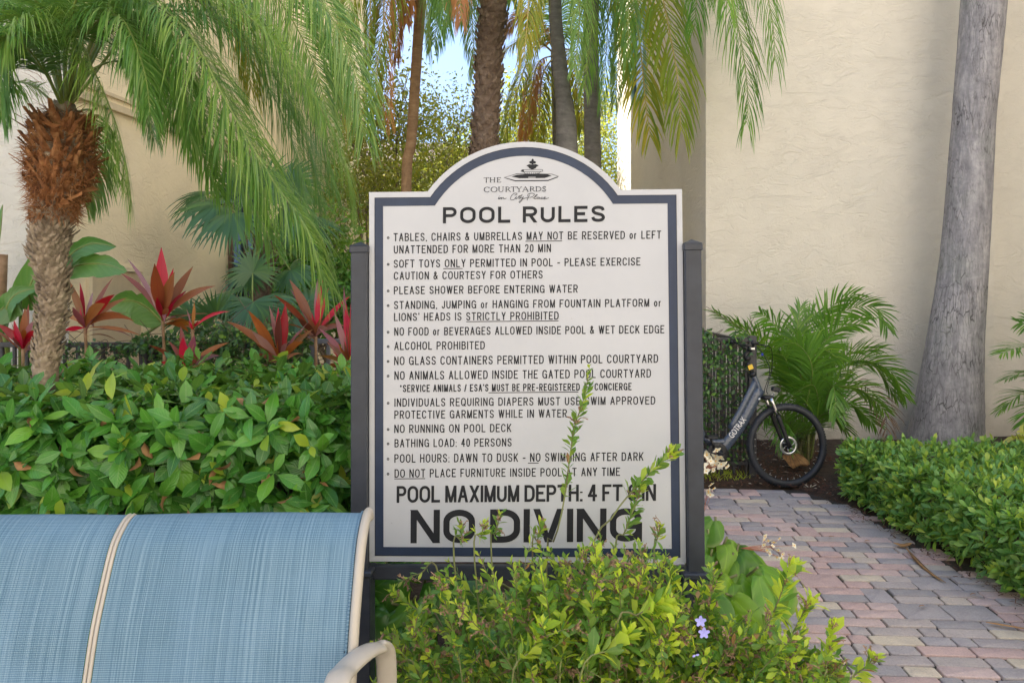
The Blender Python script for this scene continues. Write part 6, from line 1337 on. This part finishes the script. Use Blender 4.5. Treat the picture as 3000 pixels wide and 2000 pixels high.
# ---- bird of paradise like plant at far left
bo = thing('banana_like_plant', 'broad leaved plant with split paddle leaves behind the date palm trunk', 'plant', loc=(XP(60, 5.9), 5.9, 0)); bB = np.array(bo.location)
def paddle(pts, w, m='bop', petiole=None, notch=True, tilt=(0, -1, .4)):
    c = catmull(np.array(FP(pts)), 18); T, N, B = frames(c, tilt); a = Acc(); n = 18; pr = np.interp(np.linspace(0, 1, n), [0, .08, .3, .7, .92, 1], [.25, .7, 1, .9, .45, .05])*w*pts[0][2]/FPX/2
    V = []; UV = []
    for i in range(n):
        k = 1 - (.28*(i % 5 == 0) if notch else 0)*rng.random()
        for f in (-1, -.5, 0, .5, 1): V.append(c[i] + B[i]*pr[i]*f*k + N[i]*abs(f)*pr[i]*.35 - np.array([0, 0, 1])*abs(f)**2*pr[i]*.25); UV.append((f*.5+.5, i/n))
    F = [(i*5+j, i*5+j+1, i*5+6+j, i*5+5+j) for i in range(n-1) for j in range(4)]; a.add(np.array(V)-bB, F, rng.random(), UV)
    a.build('leaf', M[m], bo)
    a = Acc(); tube(a, c-bB, np.linspace(.010, .003, n), 6); 
    g = ground_pt(P(60, 900, 5.9)); tube(a, catmull(np.array([g, g*.4+c[0]*.6+[0, 0, .25], c[0]])-bB, 10), np.linspace(.022, .011, 10), 6); a.build('midrib', M['rachis'], bo)
paddle([(110,870,5.9),(180,770,5.9),(260,715,5.8),(340,722,5.7)], 60)
paddle([(170,800,6.0),(240,775,5.9),(310,775,5.8),(372,795,5.7)], 75)
paddle([(105,905,5.8),(85,850,5.7),(130,760,5.7),(180,700,5.7)], 85)
paddle([(60,880,5.7),(40,870,5.6),(10,900,5.6),(-60,960,5.5)], 90)
paddle([(10,980,5.7),(20,900,5.6),(50,860,5.6),(110,842,5.6)], 60)
paddle([(475,945,5.75),(430,900,5.7),(380,880,5.65),(315,895,5.6)], 90)
paddle([(-10,760,5.9),(-5,720,5.8),(2,670,5.8),(8,600,5.8)], 50)
a = Acc(); tube(a, np.array([ground_pt(P(-5, 900, 5.8)), P(0, 850, 5.8), P(8, 745, 5.8)])-bB, [.05, .045, .035], 10); a.build('stalk', M['tanb'], bo)

# ---- climbing vine on the fences
T_v = [leaf_tpl(.75, 2, .15, .1, (.3, 1, .05)), leaf_tpl(.6, 2, .25, .2, (.3, 1, .05))]
def vine(label, n, samp, ntw, size=.038, npart=300, loc=(0, 0, 0), name='climbing_vine'):
    t = thing(name, label, 'vine', loc=loc); O = samp(n); A = nrm(np.array([0, -1, .35]) + rdir(n)*.9); d = nrm(rdir(n) + np.array([0, -.2, -.5])); nn = nrm(A)
    S = size*rng.uniform(.6, 1.35, n); sc = S/O[:, 1]*seen(O)*(rng.random(n)*.5+.5); leafy(t, T_v, [M['vine'], M['ficus']], O, d, nn, S, (rng.random(n) < .14).astype(int), sc, npart)
    a = Acc(); b = np.array(loc)
    for i in range(ntw):
        p = samp(1)[0]; q = p + np.array([rng.normal(0, .22), rng.normal(0, .03), rng.normal(-.05, .18)]); tube(a, catmull(np.array([p, (p+q)/2+rng.normal(0, .04, 3), q])-b, 7), .0022, 4, cap=False)
    a.build('runners', M['twig'], t, kind='stuff'); return t
def sl(n):
    x = rng.beta(1.6, 1.15, n)*560 + 345; w = np.clip((x-420)/160, 0, 1)*np.clip((905-x)/80, .15, 1); lump = np.sin(x/31)+np.sin(x/13+1)*.6
    top = 998 - 40*w - lump*9; y = top + rng.random(n)**1.1*(150*w+35); d = 5.40 + rng.normal(0, .05, n) - .03
    return np.stack([(x-1500)/FPX*d, d, EYE-(y-HZ)/FPX*d], -1)
vine('dense dark green vine heaped over the picket fence behind the cordylines', 3400, sl, 150, loc=(-2.3, 5.4, 0))
def sl2(n):
    x = rng.uniform(150, 360, n); y = 1000 + np.abs(rng.normal(0, 40, n)); d = 5.42 + rng.normal(0, .03, n); return np.stack([(x-1500)/FPX*d, d, EYE-(y-HZ)/FPX*d], -1)
vine('sparse vine strands dangling on the fence rails right of the palm trunk', 330, sl2, 40, .032, 120, (-3.1, 5.42, 0))
def sl3(n):
    x = 2000 + 195*rng.random(n)**1.4; z = 1.30 - rng.random(n)**1.2*1.15 + .05*np.sin(x/18); d = 6.72 + rng.normal(0, .05, n); return np.stack([(x-1500)/FPX*d, d, z], -1)
vine('leafy vine covering the fence between the right sign post and the bicycle', 1500, sl3, 110, .042, 200, (1.8, 6.7, 0))

# ---- begonias with big round leaves
def begonia_tpl(w=1.0, cup=.18, seg=18, lob=.06):
    """round lobed leaf, stalk joins at a notch near y=.15; rim droops and waves"""
    V = [(0, .18, .0)]; UV = [(.5, .18)]; ph = rng.uniform(0, 6)
    for k, rr in ((1, .45), (2, .8), (3, 1.0)):
        for i in range(seg):
            q = 2*pi*i/seg; r = .5*(1 + lob*cos(3*q+1)) * (.66 if i == 0 else 1); ox, oy = sin(q)*r*w, .5 - cos(q)*r
            x = ox*rr; y = .18 + (oy-.18)*rr; z = -cup*.45*(rr**2.2) + .05*rr*sin(3*q+ph) + .03*(rr > .9)*sin(7*q+ph); V.append((x, y, z)); UV.append((.5+x, y))
    F = [(0, 1+i, 1+(i+1) % seg) for i in range(seg)]
    for b in (1, 1+seg): F += [t for i in range(seg) for t in ((b+i, b+seg+i, b+seg+(i+1) % seg), (b+i, b+seg+(i+1) % seg, b+(i+1) % seg))]
    return np.array(V, float), np.array(F), np.array(UV)
T_b = [begonia_tpl(1.0, .35, 18), begonia_tpl(.9, .55, 18), begonia_tpl(1.05, .2, 18)]
def begonia(label, specs, loc, mat):
    t = thing('begonia_plant', label, 'plant', loc=loc); b = np.array(loc); mm = [tpl_mesh(q, 'leaf', M[mat]) for q in T_b]; a = Acc()
    for (x, y, d, s, dx, dz, ny) in specs:
        o = P(x, y, d); dr = nrm(np.array([dx, -.35, dz])); nn = nrm(np.array([rng.normal(0, .45), -1, ny+rng.normal(0, .35)])); o = o + [0, rng.uniform(-.08, .14), 0]; put_obj(mm[rng.integers(0, 3)], 'leaf', t, o-b, dr, nn, s*d/FPX)
        g = np.array([b[0]+rng.normal(0, .08), b[1]+rng.normal(0, .05), 0]); tube(a, catmull(np.array([g, (g+o)/2+[0, .03, .1], o])-b, 8), .006, 6)
    a.build('leaf_stalks', M['stem'], t, kind='stuff'); return t
begonia('dark round leaved begonia under the left corner of the sign', [(1160,1690,3.2,150,-.3,-.9,.5),(1250,1680,3.3,170,.5,-.5,.5),(1300,1720,3.15,190,.6,-.7,.7),(1140,1790,3.1,170,-.2,-.9,.4),(1190,1850,3.0,210,-.1,-.9,.5),(1270,1880,3.0,190,.3,-.9,.6),(1170,1990,2.95,220,0,-.9,.3),(1130,1940,3.1,180,-.3,-.7,.5),(1220,1740,3.2,180,.1,-.8,.8),(1240,2080,2.95,200,.2,-.8,.4),(1340,1830,3.1,180,.6,-.4,.8),(1120,1700,3.3,120,-.7,-.6,.6),(1110,1860,3.25,130,-.8,-.6,.4),(1130,2060,3.0,200,-.1,-1,.3)], (-.42, 3.35, 0), 'begonia')
begonia('shaded begonia leaves directly beneath the middle of the sign', [(1420,1700,3.3,170,-.4,-.6,.7),(1510,1710,3.3,180,.2,-.8,.6),(1600,1700,3.4,170,.3,-.6,.8),(1700,1710,3.3,180,-.3,-.8,.6),(1790,1700,3.3,170,.4,-.7,.7),(1880,1710,3.3,170,.1,-.9,.6),(1960,1700,3.3,160,.5,-.6,.6),(1460,1820,3.2,190,0,-.9,.6),(1580,1840,3.2,190,.3,-.9,.6),(1720,1830,3.2,190,-.2,-.9,.6),(1850,1840,3.2,180,.2,-.9,.6),(1950,1850,3.2,170,.4,-.8,.5)], (.25, 3.4, 0), 'begonia')
begonia('begonia with a sunlit tone in its leaf colour spilling past the right sign post onto the path', [(2120,1560,3.6,130,.4,-.7,.9),(2090,1570,3.5,130,-.3,-.8,.4),(2110,1640,3.4,130,-.1,-.9,.5),(2150,1620,3.5,150,.5,-.5,.8),(2190,1620,3.4,150,.6,-.6,.7),(2210,1650,3.4,160,.7,-.9,.3),(2130,1700,3.3,150,.1,-1,.4),(2180,1710,3.3,170,.3,-.9,.4),(2105,1760,3.2,150,-.2,-.9,.4),(2150,1770,3.2,170,.2,-.9,.3),(2200,1780,3.3,160,.6,-.8,.4),(2080,1680,3.3,130,-.5,-.6,.5),(2075,1820,3.2,150,-.3,-.9,.4),(2160,1860,3.2,160,.3,-.9,.4),(2230,1700,3.5,140,.8,-.7,.4),(2085,1500,3.7,90,-.4,-.5,.5)], (.95, 3.5, 0), 'begoniaS')
def flowers(label, cx, cy_, d, n, spx, size, root, mat='petal', name='begonia_flowers', dirx=0.3):
    t = thing(name, label, 'flowers', loc=tuple(P(cx, cy_, d))); b = np.array(t.location); rt = P(*root); st = Acc(); mp = tpl_mesh(leaf_tpl(.85, 2, .2, .2, (.3, 1, .25), 0), 'petal', M[mat]); c0 = P(cx, cy_, d)
    for i in range(n):
        p = P(cx+rng.normal(0, spx), cy_+rng.normal(0, spx*.8), d+rng.normal(0, .03)); mid = (rt*.35+c0*.65) + rng.normal(0, .01, 3); tube(st, catmull(np.array([rt, mid, p])-b, 8), .0009, 4)
        ax = nrm(np.array([rng.normal(0, .5), -1, rng.normal(0, .5)-.2])); U = nrm(np.cross(ax, rdir(1)[0])); V = np.cross(ax, U); f = link('flower', None, t); f.location = tuple(p-b)
        for k in range(4): q = k*pi/2; dd = U*cos(q)+V*sin(q)+ax*.35; put_obj(mp, 'petal', f, np.zeros(3), dd, ax, size*(1 if k % 2 else .75))
        a = Acc(); lathe(a, [(0, -.002), (.0032, 0), (.0032, .003), (0, .005)], (0, 0, 0), ax, 6); a.build('centre', M['yellow'], f)
    st.build('flower_stalks', M['pinkstem'], t, kind='stuff')
flowers('cluster of cream begonia flowers right of the right sign post by the bicycle crank', 2092, 1352, 3.6, 26, 20, .022, (2035, 1400, 3.62))
flowers('few cream begonia flowers hanging low beside the right sign post', 2078, 1432, 3.55, 5, 9, .018, (2062, 1500, 3.58))
flowers('loose pale begonia flowers on red stalks over the brick path', 2268, 1600, 3.5, 15, 26, .014, (2170, 1605, 3.45))

# ---- the rambling bush in front of the sign
bu = thing('rambling_bush', 'straggly light green bush with dried seed heads covering the foot of the sign', 'bush', loc=(.35, 2.55, 0)); bU = np.array(bu.location)
TOPX = [1090, 1150, 1240, 1300, 1350, 1430, 1500, 1560, 1640, 1720, 1800, 1900, 1980, 2060, 2130, 2200, 2290, 2380, 2450, 2540]
TOPY = [1930, 1850, 1760, 1640, 1590, 1600, 1660, 1640, 1610, 1600, 1590, 1600, 1660, 1700, 1790, 1850, 1880, 1900, 1930, 1960]
OB = []; stems = Acc(); heads = Acc()
def add_shoot(pts, r0, nl, size, t0=.25, new=.0, whorl=2, dried=0, tuft=False, spread=55):
    c = catmull(np.array(pts), 16); tube(stems, c-bU, np.linspace(r0, r0*.35, 16), 5, cap=False); T, N, B = frames(c, (0, -.4, 1))
    for k in range(nl):
        u = t0 + (1-t0)*(k+.5)/nl; f = u*15; i = min(int(f), 14); p = c[i]*(1-(f-i)) + c[i+1]*(f-i)
        ph0 = k*1.35 + rng.random()
        for j in range(whorl):
            ph = ph0 + j*2*pi/whorl + rng.normal(0, .3); q = R(spread)*rng.uniform(.6, 1.3)*(1-.45*u); d = T[i]*cos(q) + (N[i]*cos(ph)+B[i]*sin(ph))*sin(q); d = nrm(d + [0, -.05, -.05]); nn = T[i] + rng.normal(0, .25, 3)
            OB.append((p, d, nn, size*rng.uniform(.65, 1.25)*(1-.35*(u > .9)), 1 if rng.random() < new + .35*(u > .82) else 0))
    if dried:
        for k in range(dried):
            u = rng.uniform(.75, 1.02); i = min(int(u*15), 14); p = c[i]-bU; d = nrm(T[i]*.6+rdir(1)[0]*.8); L = rng.uniform(.02, .05); q = p+d*L; tube(heads, np.array([p, (p+q)/2+rng.normal(0, .004, 3), q]), .0017, 3, cap=False)
            m_ = 12; tt_ = rng.random(m_); blades(heads, p+d*L*tt_[:, None], nrm(rdir(m_)+d*.6), rdir(m_), .009, .005, .2, 2, [.5, 1, .1])
    return c
nst = 300
for i in range(nst):
    x = rng.uniform(1100, 2520); top = np.interp(x, TOPX, TOPY); d = rng.uniform(2.12, 2.74); y = top + (2350-top)*rng.random()**1.25 + rng.normal(0, 14)
    if i < 60: y = top + rng.normal(8, 22); d = rng.uniform(2.35, 2.72)
    if x < 1380 and rng.random() < .4: continue
    if x > 2080 and d > 2.5: d = rng.uniform(2.2, 2.5)
    tip = P(x, y, d); tip[2] = max(tip[2], .1); rx = .35 + (tip[0]-.35)*rng.uniform(.35, .85); rt = np.array([rx+rng.normal(0, .05), 2.45+rng.normal(0, .09), 0]); L = np.linalg.norm(tip-rt)
    mid = rt*.45 + tip*.55 + np.array([(rx-tip[0])*.12, 0, .10*L]) + rng.normal(0, .02, 3)
    c = add_shoot([rt, mid, tip], .0035, int(5+L*14), .043, .35, .14, 2 if rng.random() < .6 else 3, dried=int(rng.integers(0, 9)) if rng.random() < .8 else 0)
    for j in range(rng.integers(2, 5)):
        i0 = rng.integers(7, 15); p = c[i0]; q = p + nrm(rdir(1)[0] + [0, -.4, .55])*rng.uniform(.05, .14); add_shoot([p, (p+q)/2+rng.normal(0, .008, 3), q], .0016, int(rng.integers(4, 8)), .034, .1, .24, 2, dried=int(rng.integers(0, 5)) if rng.random() < .45 else 0)
SH = [([(1600,1640),(1625,1580),(1650,1480),(1668,1350),(1682,1250),(1710,1170),(1727,1075)], 19, .046, 0, 2.72), ([(1730,1650),(1790,1520),(1850,1440),(1905,1385),(1950,1340),(1972,1320)], 14, .052, .25, 2.7),
 ([(1800,1640),(1830,1560),(1860,1480),(1880,1420)], 9, .046, .2, 2.7), ([(1330,1640),(1352,1580),(1345,1530)], 5, .040, .2, 2.6), ([(1440,1640),(1452,1560),(1470,1500)], 5, .034, 0, 2.65), ([(1390,1640),(1410,1570),(1420,1530)], 5, .042, .6, 2.6),
 ([(1560,1640),(1575,1580),(1590,1530)], 5, .042, .3, 2.65), ([(1915,1650),(1925,1580),(1935,1535)], 5, .042, .2, 2.65), ([(2190,1960),(2240,1850),(2280,1760),(2305,1690),(2325,1655)], 11, .062, .7, 2.35), ([(2270,1960),(2310,1880),(2350,1800),(2378,1752)], 9, .058, .6, 2.35),
 ([(2400,2010),(2420,1950),(2430,1890),(2440,1830)], 8, .055, .8, 2.3), ([(2450,2040),(2500,1980),(2540,1950),(2565,1918)], 8, .045, .5, 2.3), ([(1800,1850),(1870,1800),(1920,1770),(1945,1760)], 10, .068, .9, 2.2), ([(1700,1980),(1790,1900),(1850,1850)], 9, .070, .5, 2.15), ([(1230,1980),(1180,1930),(1120,1900),(1095,1890)], 7, .036, .3, 2.4),
 ([(1300,1850),(1230,1790),(1170,1750),(1150,1730)], 8, .038, .4, 2.5), ([(1290,1700),(1230,1680),(1160,1710)], 4, .03, .2, 2.6), ([(2060,1800),(2090,1720),(2085,1660)], 7, .044, .2, 2.6), ([(1500,2000),(1560,1900),(1590,1830)], 9, .06, .6, 2.2), ([(1640,2000),(1650,1900),(1640,1800)], 9, .055, .4, 2.25)]
for pts, nl, sz, nw, d in SH:
    p0 = P(*pts[0], d); rt = np.array([p0[0]*.8+.06, 2.5, 0]); add_shoot([rt] + [P(x, y, d) for x, y in pts], .0042, nl*2, sz, .45, nw, 2, dried=4, spread=62)
O = np.array([o[0] for o in OB]); D = nrm(np.array([o[1] for o in OB])); N2 = nrm(np.array([o[2] for o in OB])); Ss = np.array([o[3] for o in OB]); mi = np.array([o[4] for o in OB])
mi[(rng.random(len(mi)) < .03) & (mi == 0)] = 2
k = O[:, 2] > .02; O, D, N2, Ss, mi = O[k], D[k], N2[k], Ss[k], mi[k]
sc = Ss/O[:, 1]**2*seen(O)*np.clip(np.abs((N2*nrm(O-[0, 0, EYE])).sum(1)), .2, 1)*(O[:, 1] < 2.75)
T_u = [leaf_tpl(.42, 3, .25, .15, (.12, .7, 1, .06)), leaf_tpl(.5, 3, .1, .3, (.12, .75, 1, .06)), leaf_tpl(.36, 3, .4, .1, (.1, .75, .9, .05)), leaf_tpl(.42, 3, .2, -.2, (.1, .7, 1, .05))]
leafy(bu, T_u, [M['bush'], M['bushN'], M['dry']], O, D, N2, Ss, mi, sc)
stems.build('stems', M['stem'], bu, kind='stuff'); heads.build('dried_seed_heads', M['bushD'], bu, kind='stuff')
for x, y, lab in ((2052, 1818, 'lilac flower in the bush beside the right sign post, upper of the pair'), (2062, 1852, 'lilac flower just below another on the bush, lower of the pair'), (2038, 1918, 'tiny lone lilac bud low in the bush left of the paired flowers')):
    f = thing('plumbago_flower', lab, 'flower', 'lilac flowers on the bush', loc=tuple(P(x, y, 2.2))); mp = tpl_mesh(leaf_tpl(.7, 2, .1, .1, (.3, 1, .5), 0), 'petal', M['lilac']); nm = 5 if y < 1900 else 2
    for q in range(nm): t_ = q*2*pi/nm+.3; put_obj(mp, 'petal', f, np.zeros(3), (cos(t_), -.25, sin(t_)), (0, -1, .1), .017 if nm > 2 else .010)
    a = Acc(); tube(a, np.array([(0, 0, 0), (-.004, .02, -.02), (-.01, .05, -.05)]), .0012, 4); a.build('stalk', M['stem'], f)

# ---- leafy trees beyond the gap
def tree(label, x, d, h, spread, nleaf, lean=0, trunk_r=.075, leafm='treeleaf', gap=.0, ls=.075, name='leafy_tree', cat='tree', bare=.0, z0=.25):
    b = np.array([XP(x, d), d, 0]); t = thing(name, label, cat, loc=tuple(b)); a = Acc(); tips = []; L0 = 1.0
    def br(p, dr, L, r, lv):
        q = p + dr*L; m_ = (p+q)/2 + rng.normal(0, L*.07, 3); c = catmull(np.array([p, m_, q]), 5); tube(a, c, np.linspace(r, r*.6, 5), 5 if lv < 2 else 3, cap=False)
        if lv >= 4: tips.append(q); tips.append((p+q)/2); return
        if lv >= 2: tips.append(q)
        for k in range(3 if lv < 3 else 3):
            nd = nrm(dr + rdir(1)[0]*(.75 if lv else .6)*np.array([spread, spread, .7]) + np.array([0, 0, .22])); br(q if k else c[3], nd, L*rng.uniform(.6, .8), r*.58, lv+1)
    br(np.zeros(3)+[0, 0, -.08], nrm(np.array([lean, 0, 1.])), 1.0 if z0 > .22 else .5, trunk_r*2.8/h, 0)
    tips = np.array(tips); k_ = h/tips[:, 2].max(); tips = tips*k_; a.V = [v*k_ for v in a.V]; a.build('trunk', M['barkt'], t)
    C = tips[rng.integers(0, len(tips), nleaf)] + rng.normal(0, .055, (nleaf, 3))*h; A_ = Acc()
    put(A_, leaf_tpl(.5, 2, .2, .1, (.2, 1, .05), 0), C, nrm(rdir(nleaf)+[0, 0, -.3]), rdir(nleaf), ls*rng.uniform(.6, 1.3, nleaf), rng.random(nleaf)); A_.build('crown', M[leafm], t, kind='stuff')
tree('sparse sunlit leafy tree seen left of the sign arch behind the tan trunk', 1135, 13.5, 5.2, 1.0, 7500, .05)
tree('thin crowned tree with bare twigs against blue sky behind the sign arch', 1300, 15, 5.2, 1.1, 4500, -.1, .06, ls=.07)
tree('low bushy yellow green tree under the orange palm fronds', 1040, 12.5, 3.9, 1.0, 6000, .0, .05)
tree('small sunny tree between the grey palm trunks and brown trunk', 1560, 15, 5.6, 1.0, 8000, .1, .06)
tree('leafy tree filling the gap beside the sunlit wall strip', 1720, 16, 6.2, .9, 9000, .0, .07)
tree('shaggy tree beyond the pale roof right of the arch', 1420, 18, 5.0, 1.2, 8000, .0, .07)
tree('dense shrub beyond the metal gate', 960, 9.0, 2.5, 1.1, 6000, 0, .03, 'bush', ls=.07, name='shrub', cat='shrub', z0=.2)
tree('dark shrub behind the hanging fronds and young fan palm', 860, 8.4, 2.1, 1.1, 5000, 0, .03, 'hedge', ls=.08, name='shrub', cat='shrub', z0=.2)
for i, (x, d, lab) in enumerate(((1100, 20, 'distant sunlit shrub mass left of the tan palm'), (1380, 21, 'distant green shrub mass behind the sign arch'), (1650, 22, 'distant green shrub mass behind the grey palms'))):
    tree(lab, x, d, 4.6, 1.5, 8000, 0, .05, ls=.11, name='shrub', cat='shrub', z0=.2)

# ---- fallen leaves and bits
def ribbon_thing(name, label, cat, pts, w, mat, fold=.3):
    c = catmull(np.array(pts), 12); t = Acc(); T, N, B = frames(c, (0, 0, 1)); pr = np.interp(np.linspace(0, 1, 12), [0, .3, .8, 1], [.3, 1, .7, .05])*w/2
    V = np.stack([c-B*pr[:, None], c+N*pr[:, None]*fold, c+B*pr[:, None], c-N*.0015], 1).reshape(-1, 3); F = [(i*4+j, i*4+(j+1) % 4, i*4+4+(j+1) % 4, i*4+4+j) for i in range(11) for j in range(4)]
    t.add(V-c[0], F, rng.random()); o = t.build(name, mat, None, label=label, cat=cat); o.location = tuple(c[0]); return o
def G(x, y, h=.01): d = FPX*EYE/(y-HZ); p = P(x, y, d); p[2] = h; return p
ribbon_thing('dry_frond_spine', 'long brown curved frond spine lying on the bricks beside the right hedge', 'dead frond', [G(2655,1618,.03), G(2690,1650,.012), G(2730,1685,.01), G(2772,1712,.012)], .03, M['dry'])
ribbon_thing('dry_frond_spine', 'thin straight brown twig on the bricks at the lower right edge', 'dead frond', [G(2888,1828,.012), G(2950,1838,.012), G(3060,1862,.02)], .028, M['dry'])
ribbon_thing('fallen_leaf', 'orange brown leaf tucked at the hedge foot above the frond spine', 'leaf', [G(2618,1602,.03), G(2645,1605,.02), G(2672,1604,.035)], .06, M['dry'])
for x, y in ((2435,1575), (2540,1588), (2700,1780), (2850,1745)):
    ribbon_thing('fallen_leaf', {2435: 'tiny brown leaf scrap lying in the middle of the far bricks', 2540: 'small tan leaf scrap on the bricks near the hedge corner', 2700: 'small brown scrap on the bricks below the frond spine', 2850: 'pale curled scrap at the foot of the right hedge'}[x], 'leaf', [G(x-8, y, .01), G(x, y+2, .018), G(x+9, y, .012)], .022, M['dry'])
# crumpled dead leaf under the bicycle wheel
a = Acc(); V, F, UV = begonia_tpl(1.1, .5, 14); V = V*.17; V[:, 2] += .05*np.sin(V[:, 0]*22)+.05*np.cos(V[:, 1]*17); a.add(V, F, 0, UV)
o = a.build('dead_leaf', M['dry'], None, label='crumpled orange brown dead leaf seen through the bicycle front wheel', cat='leaf'); o.location = tuple(P(2343, 1372, 6.9)); o.rotation_euler = (R(62), R(10), R(15))
def grass_tufts():
    n = 260; a = Acc(); x = rng.uniform(1.6, 2.1, n); y = rng.uniform(6.55, 6.9, n); blades(a, np.stack([x, y, np.zeros(n)], -1), nrm(rdir(n)*.5+[0, 0, 1]), rdir(n), rng.uniform(.04, .12, n), .005, .8, 3, None, None, rng.random(n))
    a.build('grass', M['bushN'], None, label='sparse green grass blades at the foot of the vine covered fence', cat='grass', kind='stuff')
grass_tufts()
